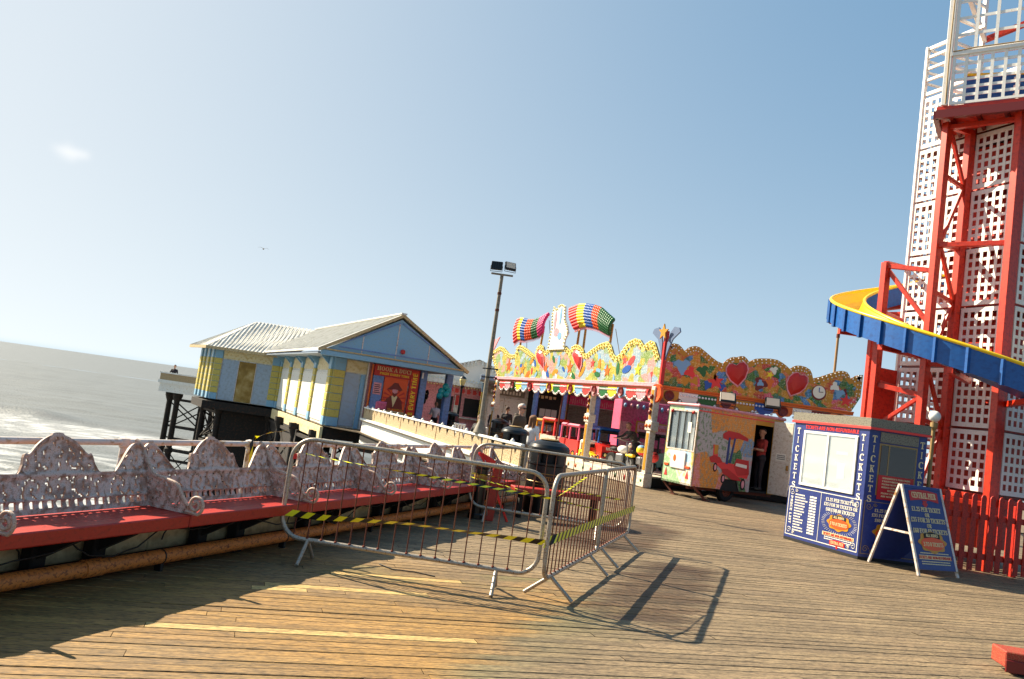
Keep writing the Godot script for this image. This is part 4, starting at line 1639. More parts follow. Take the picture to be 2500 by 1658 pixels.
	g.tube([cf * V(0.0, 1.05, 0.03), cf * V(0.4, 1.07, 0.04), cf * V(1.4, 1.05, 0.04), cf * V(2.4, 1.06, 0.04)], 0.012, 6)
	g.tube([cf * V(-0.05, 0.02, 0.04), cf * V(-0.06, 1.02, 0.05), cf * V(-0.04, 3.5, 0.04)], 0.012, 6)
	part(t, "cable", g, M["dull_gold"])
	g = G.new()
	for s in [0.0, 1.0]:
		var a := V(8.0 + s * 0.9, 0, -15.4 - s * 0.6)
		g.bar(inv * (a + V(0, 8.5, 0)), inv * (a + V(0, 12.5, 0)), 0.08)
	g.bar(inv * V(7.6, 11.3, -14.7), inv * V(8.9, 10.6, -15.9), 0.08)
	for k in 5:
		g.bar(inv * V(8.0, 9.2 + k * 0.5, -15.4), inv * V(8.9, 9.4 + k * 0.5, -16.0), 0.05)
		g.bar(inv * V(7.7, 9.6 + k * 0.5, -14.8), inv * V(8.0, 9.4 + k * 0.5, -15.4), 0.045)
	part(t, "inner_cage", g, M["lattice_white"])
	g = G.new()
	g.bar(inv * V(8.9, 10.62, -15.9), inv * V(10.6, 11.3, -14.6), 0.1)
	part(t, "red_tie", g, M["red_frame"])
	g = G.new()
	var st := [V(8.1, 0, -15.0), V(10.6, 0, -13.8)]
	g.bar(inv * (st[0] + V(0, 9.0, 0)), inv * (st[1] + V(0, 8.95, 0)), 0.05, 0.62)
	part(t, "slide_mouth", g, M["slide_blue"])
	g = G.new()
	g.bar(inv * (st[0] + V(0, 9.33, 0)), inv * (st[1] + V(0, 9.28, 0)), 0.09, 0.05)
	part(t, "mouth_rim", g, M["yellow"])
	# spiral slide: outer rim R, height by angle
	var ce := V(9.43, 0, -15.9)
	var R := 2.92
	var Wd := 0.62
	var Hh := 0.45
	var ring := []
	var N := 150
	for i in N + 1:
		var th: float = lerp(-225.0, 150.0, i / float(N))
		var y: float = 4.63 - 0.0152 * th
		var a := deg_to_rad(th)
		var o := V(-cos(a), 0, sin(a))
		ring.push_back([o, y, th])
	var trough := G.new()
	var outer := G.new()
	var rims := G.new()
	var prof := []
	for k in 9:
		var u := k / 8.0
		prof.push_back(Vector2(-Wd * u, -Hh * 0.82 * pow(sin(u * PI), 0.42)))
	for i in N:
		var A: Array = ring[i]
		var B: Array = ring[i + 1]
		var pa := func(q: Array, r: float, dy: float) -> Vector3:
			return inv * (ce + q[0] * r + V(0, q[1] + dy, 0))
		for k in 8:
			trough.quad(pa.call(A, R + prof[k].x, prof[k].y), pa.call(A, R + prof[k + 1].x, prof[k + 1].y), pa.call(B, R + prof[k + 1].x, prof[k + 1].y), pa.call(B, R + prof[k].x, prof[k].y))
		# outer and inner walls, underside
		outer.quad(pa.call(A, R + 0.03, -Hh), pa.call(B, R + 0.03, -Hh), pa.call(B, R + 0.03, 0.0), pa.call(A, R + 0.03, 0.0))
		outer.quad(pa.call(B, R - Wd - 0.03, -Hh), pa.call(A, R - Wd - 0.03, -Hh), pa.call(A, R - Wd - 0.03, 0.0), pa.call(B, R - Wd - 0.03, 0.0))
		outer.quad(pa.call(B, R + 0.03, -Hh), pa.call(A, R + 0.03, -Hh), pa.call(A, R - Wd - 0.03, -Hh), pa.call(B, R - Wd - 0.03, -Hh))
	var r1 := []
	var r2 := []
	for q in ring:
		r1.push_back(inv * (ce + q[0] * (R + 0.02) + V(0, q[1], 0)))
		r2.push_back(inv * (ce + q[0] * (R - Wd - 0.02) + V(0, q[1], 0)))
	rims.tube(r1, 0.035, 8)
	rims.tube(r2, 0.035, 8)
	var sl := part(t, "slide_wall", outer, M["slide_blue"])
	part(t, "slide_trough", trough, M["yellow"])
	part(t, "slide_rim", rims, M["yellow"])
	for i in range(0, N, 4):
		var q: Array = ring[i]
		g = G.new()
		var a: Vector3 = inv * (ce + q[0] * (R + 0.045) + V(0, q[1] - 0.03, 0))
		var b: Vector3 = inv * (ce + q[0] * (R + 0.045) + V(0, q[1] - Hh - 0.02, 0))
		g.bar(a, b, 0.05, 0.07)
		part(sl, "rib", g, M["slide_blue"])
	for i in range(30, N, 10):
		var q: Array = ring[i]
		g = G.new()
		g.bar(inv * (ce + q[0] * (R + 0.02) + V(0, q[1] - Hh - 0.06, 0)), inv * (ce + q[0] * (R - Wd - 1.0) + V(0, q[1] - Hh - 0.06, 0)), 0.1, 0.1)
		part(sl, "bracket", g, M["red_frame"])
	# picket fence in front of the tower
	var f := thing("picket_fence", "red picket fence with rounded tops at the foot of the tower", "fence", fr(7.55, -13.68, 86.0))
	for k in 19:
		g = G.new()
		var x := 0.0 + k * 0.163
		var pp := PackedVector2Array([Vector2(x - 0.045, 0.04), Vector2(x + 0.045, 0.04), Vector2(x + 0.045, 1.27), Vector2(x + 0.03, 1.31), Vector2(x, 1.325), Vector2(x - 0.03, 1.31), Vector2(x - 0.045, 1.27)])
		g.ext(pp, 0.0, 0.022)
		part(f, "picket", g, M["red_fence"])
	for y in [0.28, 0.95]:
		g = G.new()
		g.bb(V(-0.1, y - 0.05, -0.05), V(3.1, y + 0.05, -0.002), 0.005)
		part(f, "rail", g, M["red_fence"])
	for x in [0.0, 1.5, 3.0]:
		g = G.new()
		g.bb(V(x - 0.05, 0, -0.15), V(x + 0.05, 1.2, -0.055), 0.006)
		part(f, "fence_post", g, M["red_fence"])
	# globe lamp
	var gl := thing("globe_lamp", "white globe lamp on a slim pole behind the ticket booth", "lamp", fr(7.5, -13.92, 90))
	g = G.new()
	g.lathe(V(0, 0, 0), [Vector2(0.09, 0), Vector2(0.09, 0.1), Vector2(0.035, 0.16), Vector2(0.03, 2.3), Vector2(0.06, 2.36), Vector2(0.06, 2.44), Vector2(0.0, 2.45)], 12)
	part(gl, "pole", g, M["dull_gold"])
	g = G.new()
	g.ball(V(0, 2.55, 0), V(0.1, 0.1, 0.1), 18, 12)
	part(gl, "globe", g, M["globe"])

# ---------------------------------------------------------------- ticket booth and board
func outline(g: G, x0: float, y0: float, x1: float, y1: float, w: float, z: float):
	g.bb(V(x0, y0, z), V(x1, y0 + w, z + 0.004))
	g.bb(V(x0, y1 - w, z), V(x1, y1, z + 0.004))
	g.bb(V(x0, y0 + w, z), V(x0 + w, y1 - w, z + 0.004))
	g.bb(V(x1 - w, y0 + w, z), V(x1, y1 - w, z + 0.004))

func scrolls(g: G, x: float, y: float, sx: float, sy: float, r: float, z: float):
	for s in 2:
		var pts := []
		for i in 22:
			var th := i * 0.42
			var rr := r * (1.0 - i / 26.0)
			var o := Vector2(cos(th) * rr + r * 1.1, sin(th) * rr + r * 1.1)
			if s == 1:
				o = Vector2(o.x * 0.6 + r * 2.2, o.y * 0.5)
			pts.push_back(V(x + o.x * sx, y + o.y * sy, z))
		g.tube(pts, r * 0.09, 4)

func badge(p: Node, x: float, y: float, s: float, z: float, flat := false):
	var g := G.new()
	var pl := PackedVector2Array()
	for i in 40:
		var a := TAU * i / 40
		var r := 1.0 + 0.09 * cos(a * 8.0)
		pl.push_back(Vector2(x + cos(a) * 0.29 * s * r, y + sin(a) * 0.155 * s * r))
	g.ext(pl, z, z + 0.004)
	var o: Node = part(p, "badge", g, M["gold_paint"])
	if flat:
		o = p
	g = G.new()
	var q := PackedVector2Array()
	for i in 30:
		var a := TAU * i / 30
		q.push_back(Vector2(x + cos(a) * 0.25 * s, y - 0.02 * s + sin(a) * 0.1 * s))
	g.ext(q, z + 0.004, z + 0.008)
	part(o, "badge_centre", g, M["sign_orange"])
	g = G.new()
	g.ext(PackedVector2Array([Vector2(x - 0.17 * s, y + 0.055 * s), Vector2(x, y + 0.075 * s), Vector2(x + 0.17 * s, y + 0.055 * s), Vector2(x + 0.17 * s, y + 0.125 * s), Vector2(x, y + 0.15 * s), Vector2(x - 0.17 * s, y + 0.125 * s)]), z + 0.008, z + 0.011)
	part(o, "badge_ribbon", g, M["dark"])
	text(o, "ALL RIDES", V(x, y + 0.1 * s, z + 0.013), 0.26 * s, 0.045 * s, M["letter_cream"])
	text(o, "3 TO 8 TICKETS", V(x, y - 0.03 * s, z + 0.011), 0.42 * s, 0.06 * s, M["letter_cream"])

func banner(p: Node, x: float, y: float, w: float, z: float, label: String, flat := false):
	var g := G.new()
	var pl := PackedVector2Array()
	for i in 13:
		var u := i / 12.0
		pl.push_back(Vector2(x + (u - 0.5) * w, y + 0.14 * w + 0.05 * w * sin(u * PI)))
	for i in 13:
		var u := 1.0 - i / 12.0
		pl.push_back(Vector2(x + (u - 0.5) * w * 0.98, y - 0.1 * w + 0.05 * w * sin(u * PI)))
	g.ext(pl, z, z + 0.004)
	g.ext(PackedVector2Array([Vector2(x - 0.09 * w, y - 0.07 * w), Vector2(x + 0.09 * w, y - 0.07 * w), Vector2(x + 0.05 * w, y - 0.12 * w), Vector2(x + 0.1 * w, y - 0.15 * w), Vector2(x, y - 0.24 * w), Vector2(x - 0.1 * w, y - 0.15 * w), Vector2(x - 0.05 * w, y - 0.12 * w)]), z, z + 0.003)
	var o: Node = part(p, "banner", g, M["sign_red"])
	if flat:
		o = p
	text(o, label, V(x, y + 0.05 * w, z + 0.006), w * 0.84, w * 0.14, M["letter_cream"], serif)

func build_booth():
	var A := Vector2(5.47, -14.95)
	var B := Vector2(6.13, -13.34)
	var Lf := (B - A).length()
	var az := rad_to_deg(atan2(B.x - A.x, -(B.y - A.y)))
	var T := fr(A.x, A.y, az)
	var t := thing("ticket_booth", "dark blue ticket booth with white sliding window and price panels", "ticket booth", T)
	var inv := T.affine_inverse()
	var g := G.new()
	var C := Vector2(7.17, -13.47)
	var Dd := Vector2(6.5, -15.1)
	var foot := []
	for p in [A, B, C, Dd]:
		var q := inv * V(p.x, 0, p.y)
		foot.push_back(Vector2(q.x, q.z))
	g.prism(foot, 0.05, 2.16)
	part(t, "body", g, M["booth_blue"])
	g = G.new()
	g.prism(foot, 0.0, 0.05)
	part(t, "plinth", g, M["dark"])
	var big := []
	var mid := Vector2.ZERO
	for q in foot:
		mid += q / 4.0
	for q in foot:
		big.push_back(mid + (q - mid) * 1.04)
	g = G.new()
	g.prism(big, 2.19, 2.34)
	part(t, "roof_parapet", g, M["roof_grey"])
	big = []
	for q in foot:
		big.push_back(mid + (q - mid) * 1.06)
	g = G.new()
	g.prism(big, 2.15, 2.19)
	part(t, "red_trim", g, M["letter_red"])
	# ---- sunlit face
	var W := Lf
	g = G.new()
	outline(g, 0.27, 1.03, W - 0.22, 2.02, 0.045, 0.02)
	outline(g, 0.27, 1.03, W - 0.22, 2.02, 0.06, 0.0)
	g.bb(V(W * 0.5 - 0.02, 1.07, 0.01), V(W * 0.5 + 0.02, 1.98, 0.03))
	var win := part(t, "window_frame", g, M["gloss_white"])
	g = G.new()
	g.bb(V(0.31, 1.07, 0.003), V(W - 0.26, 1.98, 0.006))
	part(win, "blind", g, M["blind"])
	g = G.new()
	g.bb(V(0.31, 1.07, 0.014), V(W - 0.26, 1.98, 0.018))
	part(win, "pane", g, M["glass"])
	g = G.new()
	g.bb(V(W * 0.5 + 0.25, 1.25, 0.007), V(W * 0.5 + 0.42, 1.52, 0.009))
	g.bb(V(W * 0.5 + 0.2, 1.66, 0.007), V(W * 0.5 + 0.46, 1.72, 0.009))
	part(win, "paper_notice", g, M["gloss_white"])
	text(t, "TICKETS ARE NON-REFUNDABLE", V(W * 0.5 + 0.03, 2.085, 0.006), W - 0.5, 0.065, M["letter_red"])
	var word := "TICKETS"
	for side in [0.12, W - 0.11]:
		for i in 7:
			text(t, word[i], V(side, 2.0 - i * 0.165, 0.006), 0.085 if word[i] != "I" else 0.03, 0.115, M["letter_white"], serif)
	g = G.new()
	outline(g, 0.03, 0.1, W - 0.03, 0.97, 0.012, 0.0)
	g.bb(V(W * 0.47, 0.12, 0.0), V(W * 0.47 + 0.008, 0.95, 0.004))
	part(t, "border_line", g, M["letter_white"])
	g = G.new()
	scrolls(g, 0.05, 0.95, 1, -1, 0.06, 0.004)
	scrolls(g, W - 0.05, 0.95, -1, -1, 0.06, 0.004)
	scrolls(g, 0.05, 0.12, 1, 1, 0.06, 0.004)
	scrolls(g, W - 0.05, 0.12, -1, 1, 0.06, 0.004)
	part(t, "corner_scroll", g, M["letter_white"])
	rng.seed = 3
	g = G.new()
	for i in 14:
		var y := 0.83 - i * 0.049
		var x := 0.2
		var e := 0.2 + rng.randf_range(0.14, 0.3)
		while x < e:
			var w := rng.randf_range(0.015, 0.03)
			g.bb(V(x, y, 0.0), V(x + w, y + 0.024, 0.003))
			x += w + 0.01
		g.bb(V(0.56, y, 0.0), V(0.585, y + 0.03, 0.003))
		g.bb(V(0.592, y, 0.0), V(0.65, y + 0.03, 0.003))
		g.bb(V(0.658, y, 0.0), V(0.72, y + 0.028, 0.003))
	part(t, "price_list_print", g, M["letter_white"])
	text(t, "PRICE LIST", V(0.12, 0.55, 0.004), 0.5, 0.055, M["letter_white"], null, -PI / 2)
	var cx := W * 0.735
	text(t, "£1.25 PER TICKET OR", V(cx, 0.87, 0.004), 0.68, 0.06, M["letter_white"], serif)
	text(t, "£35 FOR 30 TICKETS OR", V(cx, 0.785, 0.004), 0.74, 0.06, M["letter_white"], serif)
	text(t, "£60 FOR 60 TICKETS", V(cx, 0.7, 0.004), 0.64, 0.06, M["letter_white"], serif)
	badge(t, cx, 0.505, 0.88, 0.002)
	g = G.new()
	for i in 44:
		var a := TAU * i / 44
		var r0 := Vector2(cos(a) * 0.33, sin(a) * 0.19)
		var r1 := Vector2(cos(a) * 0.4, sin(a) * (0.24 + 0.02 * (i % 2)))
		g.bar(V(cx + r0.x, 0.5 + r0.y * 0.85, 0.002), V(cx + r1.x, 0.5 + r1.y * 0.85, 0.002), 0.005, 0.003)
	part(t, "sunburst", g, M["letter_white"])
	g = G.new()
	g.bb(V(cx - 0.35, 0.255, 0.0), V(cx + 0.35, 0.315, 0.004))
	var rs := part(t, "refund_strip", g, M["letter_cream"])
	text(rs, "TICKETS ARE NON-REFUNDABLE", V(cx, 0.285, 0.006), 0.66, 0.042, M["sign_red"])
	g = G.new()
	for i in 2:
		var x := cx - 0.3
		while x < cx + 0.3:
			g.bb(V(x, 0.225 - i * 0.035, 0.0), V(x + 0.03, 0.24 - i * 0.035, 0.003))
			x += 0.038
	part(t, "small_print", g, M["letter_white"])
	banner(t, cx, 0.145, 0.34, 0.002, "CENTRAL PIER")
	# ---- shaded face, in its own frame
	var s := B.distance_to(C)
	var T2 := inv * fr(B.x, B.y, rad_to_deg(atan2(C.x - B.x, -(C.y - B.y))))
	var h := Node3D.new()
	h.name = "return_face"
	h.transform = T2
	t.add_child(h)
	g = G.new()
	outline(g, 0.2, 1.08, s - 0.16, 1.94, 0.03, 0.0)
	g.bb(V(0.36, 1.1, 0.002), V(0.38, 1.92, 0.02))
	part(h, "window_frame", g, M["dull_gold"])
	g = G.new()
	g.bb(V(0.23, 1.11, -0.002), V(s - 0.19, 1.91, 0.004))
	part(h, "window_curtain", g, M["dark_red"])
	g = G.new()
	g.bb(V(0.23, 1.11, 0.012), V(s - 0.19, 1.91, 0.016))
	part(h, "window_pane", g, M["glass_dark"])
	g = G.new()
	g.bb(V(0.2, 1.96, 0.0), V(s - 0.16, 2.13, 0.02), 0.005)
	part(h, "grey_header", g, M["roof_grey"])
	g = G.new()
	g.bb(V(0.215, 1.02, 0.02), V(s - 0.2, 1.42, 0.03))
	part(h, "red_notice", g, M["sign_red"])
	var rl := ["SEDGWICK'S FUN FAIRS", "CUSTOMER NOTICE", "PLEASE NOTE THAT SOME", "RIDES HAVE HEIGHT", "RESTRICTIONS", "PLEASE CHECK AS TICKETS", "ARE NON REFUNDABLE"]
	for i in 7:
		text(h, rl[i], V(s * 0.5 + 0.01, 1.375 - i * 0.05, 0.033), 0.5 if i != 4 else 0.28, 0.028, M["letter_cream"])
	for side in [0.1, s - 0.08]:
		for i in 7:
			text(h, word[i], V(side, 2.0 - i * 0.165, 0.004), 0.08 if word[i] != "I" else 0.03, 0.115, M["letter_cream"], serif)
	g = G.new()
	outline(g, 0.03, 0.1, s - 0.03, 0.97, 0.01, 0.0)
	scrolls(g, 0.05, 0.95, 1, -1, 0.06, 0.004)
	scrolls(g, 0.05, 0.12, 1, 1, 0.06, 0.004)
	part(h, "border_line", g, M["dull_gold"])
	text(h, "£1.25 PER TICKET OR", V(0.55, 0.83, 0.004), 0.66, 0.055, M["letter_cream"], serif)
	text(h, "£35 FOR 30 TICKETS OR", V(0.55, 0.75, 0.004), 0.74, 0.055, M["letter_cream"], serif)
	text(h, "£60 FOR 60 TICKETS", V(0.55, 0.67, 0.004), 0.62, 0.055, M["letter_cream"], serif)
	badge(h, 0.52, 0.48, 1.0, 0.002, true)
	g = G.new()
	g.bb(V(0.25, 0.22, 0.0), V(0.85, 0.275, 0.004))
	part(h, "refund_strip", g, M["letter_cream"])
	text(h, "TICKETS ARE NON-REFUNDABLE", V(0.55, 0.247, 0.006), 0.56, 0.035, M["sign_red"])
	# ---- folding A-board
	var F := fr(6.62, -12.32, 66.0)
	var ab := thing("folding_price_board", "folding A-board with white edges and navy price panel beside the ticket booth", "sign board", F)
	var apex := 1.33
	var wd := 0.92
	for s2 in 2:
		# front leaf leans back to the apex, rear leaf stands opposite
		var za := -0.02 if s2 == 0 else -0.95
		var ang := atan2(-0.45, apex) if s2 == 0 else atan2(0.45, apex)
		var L := sqrt(apex * apex + 0.45 * 0.45)
		var lt := Transform3D(Basis(Vector3.RIGHT, ang), V(0, 0, za))
		var lf := Node3D.new()
		lf.name = "leaf"
		lf.transform = lt
		ab.add_child(lf, true)
		g = G.new()
		g.bb(V(0.04, 0.1, -0.01), V(wd - 0.04, L - 0.02, 0.01))
		part(lf, "panel", g, M["booth_blue"])
		for x in [0.0, wd - 0.04]:
			g = G.new()
			g.bb(V(x, 0.0, -0.02), V(x + 0.04, L, 0.02), 0.005)
			part(lf, "stile", g, M["rail_white"])
		g = G.new()
		g.bb(V(0.04, L - 0.05, -0.018), V(wd - 0.04, L, 0.018), 0.004)
		part(lf, "top_rail", g, M["booth_blue"])
		if s2 == 0:
			banner(lf, wd * 0.5, 1.22, 0.66, 0.012, "CENTRAL PIER", true)
			var tx := [["£1.25 PER TICKET", 1.03, 0.66, 0.075], ["OR", 0.945, 0.1, 0.06], ["£35 FOR 30 TICKETS", 0.86, 0.78, 0.075], ["OR", 0.775, 0.1, 0.06], ["£60 FOR 60 TICKETS", 0.69, 0.78, 0.075]]
			for e in tx:
				text(lf, e[0], V(wd * 0.5, e[1], 0.014), e[2], e[3], M["letter_cream"], serif)
			badge(lf, wd * 0.5, 0.52, 1.05, 0.012, true)
			g = G.new()
			g.bb(V(0.1, 0.255, 0.01), V(wd - 0.1, 0.32, 0.014))
			part(lf, "refund_strip", g, M["letter_cream"])
			text(lf, "TICKETS ARE NON-REFUNDABLE", V(wd * 0.5, 0.287, 0.016), 0.74, 0.045, M["sign_red"])
			g = G.new()
			for i in 3:
				var x := 0.14
				var y: float = [0.345, 0.215, 0.18][i]
				while x < wd - 0.16:
					g.bb(V(x, y, 0.01), V(x + 0.03, y + 0.014, 0.013))
					x += 0.038
			part(lf, "small_print", g, M["letter_cream"])
	for x in [0.02, wd - 0.02]:
		g = G.new()
		g.bar(V(x, 0.6, -0.22), V(x, 0.6, -0.74), 0.02, 0.03)
		part(ab, "stay", g, M["rail_white"])
	# red painted timber lying at the right edge
	var rb := thing("red_timber_kerb", "worn red painted timber block on the deck at the lower right corner", "timber", fr(4.5, -6.9, 100.0))
	g = G.new()
	g.bb(V(0, 0.05, -0.28), V(1.2, 0.185, 0), 0.008)
	part(rb, "beam", g, M["red_timber"])
	g = G.new()
	g.bb(V(0.0, 0.02, 0.0), V(1.2, 0.12, 0.02), 0.004)
	part(rb, "face_board", g, M["dark_red"])
	g = G.new()
	g.bb(V(0.1, 0.0, -0.06), V(0.16, 0.06, -0.02))
	g.bb(V(0.9, 0.0, -0.2), V(0.96, 0.06, -0.16))
	part(rb, "foot", g, M["dark"])

# ---------------------------------------------------------------- children's ride
# a picture of airbrushed fairground paint: soft-edged fields of colour with glitter, no figures
func airbrush(w: int, h: int, cols: Array, sd: int, f: float, speck: float) -> ImageTexture:
	var cell := noise(sd, f, FastNoiseLite.TYPE_CELLULAR, 1)
	cell.cellular_return_type = FastNoiseLite.RETURN_CELL_VALUE
	cell.cellular_jitter = 1.0
	cell.domain_warp_enabled = true
	cell.domain_warp_amplitude = 26.0
	cell.domain_warp_frequency = 0.012
	var fine := noise(sd + 1, 0.9, FastNoiseLite.TYPE_VALUE, 1)
	var big := noise(sd + 2, 0.03, FastNoiseLite.TYPE_SIMPLEX, 3)
	var im := Image.create(w, h, true, Image.FORMAT_RGB8)
	for j in h:
		for i in w:
			var a := cell.get_noise_2d(i, j)
			var k := int(floor((a * 0.5 + 0.5) * 0.999 * cols.size()))
			var c: Color = cols[clamp(k, 0, cols.size() - 1)]
			var s := fine.get_noise_2d(i, j)
			c = c.lerp(Color(0.95, 0.93, 0.85), clamp((s - 0.42) * speck, 0.0, 0.7))
			var bg := big.get_noise_2d(i, j)
			c = c.lerp(cols[(k + 2) % cols.size()], clamp(bg * 1.1 - 0.1, 0.0, 0.5))
			im.set_pixel(i, j, c)
	im.generate_mipmaps()
	return ImageTexture.create_from_image(im)

func picture_mat(key: String, tex: Texture2D, rough := 0.42) -> StandardMaterial3D:
	var m := StandardMaterial3D.new()
	m.albedo_texture = tex
	m.roughness = rough
	M[key] = m
	return m

func along(pts: Array, step: float) -> Array:
	# points every step metres along a polyline with the unit normal on its right-hand side
	var out := []
	var left := 0.0
	for i in pts.size() - 1:
		var a := Vector2(pts[i][0], pts[i][1])
		var b := Vector2(pts[i + 1][0], pts[i + 1][1])
		var L := a.distance_to(b)
		var d = (b - a) / max(L, 1e-6)
		var s := left
		while s < L:
			out.push_back([a + d * s, Vector2(d.y, -d.x)])
			s += step
		left = s - L
	return out

func border(g: G, pts: Array, w: float, z: float):
	var n := pts.size()
	var ins := []
	for i in n:
		var a := Vector2(pts[max(i - 1, 0)][0], pts[max(i - 1, 0)][1])
		var b := Vector2(pts[min(i + 1, n - 1)][0], pts[min(i + 1, n - 1)][1])
		var d := (b - a).normalized()
		ins.push_back(Vector2(pts[i][0], pts[i][1]) + Vector2(d.y, -d.x) * w)
	for i in n - 1:
		g.quad(V(ins[i].x, ins[i].y, z), V(ins[i + 1].x, ins[i + 1].y, z), V(pts[i + 1][0], pts[i + 1][1], z), V(pts[i][0], pts[i][1], z))

func star(ce: Vector2, r: float, turn: float) -> PackedVector2Array:
	var p := PackedVector2Array()
	for i in 10:
		var a := turn + TAU * i / 10
		var rr := r if i % 2 == 0 else r * 0.42
		p.push_back(ce + Vector2(cos(a), sin(a)) * rr)
	return p

func flat(p: Node, called: String, poly: PackedVector2Array, z: float, th: float, m: Material):
	var g := G.new()
	g.ext(poly, z, z + th)
	return part(p, called, g, m)

func poly(a: Array) -> PackedVector2Array:
	var p := PackedVector2Array()
	for e in a:
		p.push_back(Vector2(e[0], e[1]))
	return p

func heart(p: Node, pts: Array, z: float):
	var pl := poly(pts)
	var ce := Vector2.ZERO
	for e in pl:
		ce += e / pl.size()
	var o = flat(p, "heart", pl, z, 0.03, M["pale_pink"])
	var inn := PackedVector2Array()
	for e in pl:
		inn.push_back(ce + (e - ce) * 0.9)
	var g := G.new()
	# a shallow pillow: edge to raised middle
	var n := inn.size()
	for k in 3:
		var s0 := 1.0 - k / 3.0
		var s1 := 1.0 - (k + 1) / 3.0
		var z0: float = z + 0.03 + 0.07 * sqrt(1.0 - s0 * s0)
		var z1: float = z + 0.03 + 0.07 * sqrt(1.0 - s1 * s1)
		for i in n:
			var a := inn[i] - ce
			var b := inn[(i + 1) % n] - ce
			var q0 := ce + a * s0
			var q1 := ce + b * s0
			var q2 := ce + b * s1
			var q3 := ce + a * s1
			if a.cross(b) > 0:
				g.quad(V(q0.x, q0.y, z0), V(q1.x, q1.y, z0), V(q2.x, q2.y, z1), V(q3.x, q3.y, z1))
			else:
				g.quad(V(q1.x, q1.y, z0), V(q0.x, q0.y, z0), V(q3.x, q3.y, z1), V(q2.x, q2.y, z1))
	part(o, "heart_face", g, M["red"])

func bulbs(p: Node, pts: Array, step: float, offs: Array, r: float, z: float, m: Material):
	var g := G.new()
	var k := 0
	for o in offs:
		for e in along(pts, step):
			var q: Vector2 = e[0] + e[1] * o
			g.ball(V(q.x, q.y, z), V(r, r, r * 0.8), 6, 4)
	part(p, "bulbs", g, m, "stuff")

func ride_post(p: Node, at: Vector3, h: float):
	var g := G.new()
	g.bb(at + V(-0.14, 0, -0.14), at + V(0.14, 0.42, 0.14), 0.02)
	g.bb(at + V(-0.1, 0.42, -0.1), at + V(0.1, h, 0.1), 0.015)
	g.bb(at + V(-0.17, 1.62, -0.13), at + V(0.17, 1.9, 0.13), 0.02)
	var o := part(p, "post", g, M["trailer_white"])
	g = G.new()
	g.bb(at + V(-0.06, 1.95, 0.1), at + V(0.06, h - 0.1, 0.11))
	g.bb(at + V(-0.06, 0.5, 0.1), at + V(0.06, 1.55, 0.11))
	part(o, "post_panel", g, M["gold_paint"])
	for y in [0.2, 2.15, 2.35, 2.6]:
		g = G.new()
		g.ball(at + V(0, y, 0.13), V(0.07, 0.08, 0.04), 8, 6)
		part(o, "roundel", g, M["green"] if y < 1.0 else M["dark_red"])
	for x in [-0.085, 0.085]:
		g = G.new()
		g.ball(at + V(x, 1.76, 0.13), V(0.06, 0.06, 0.05), 10, 6)
		part(o, "lamp_cap", g, M["orange"])

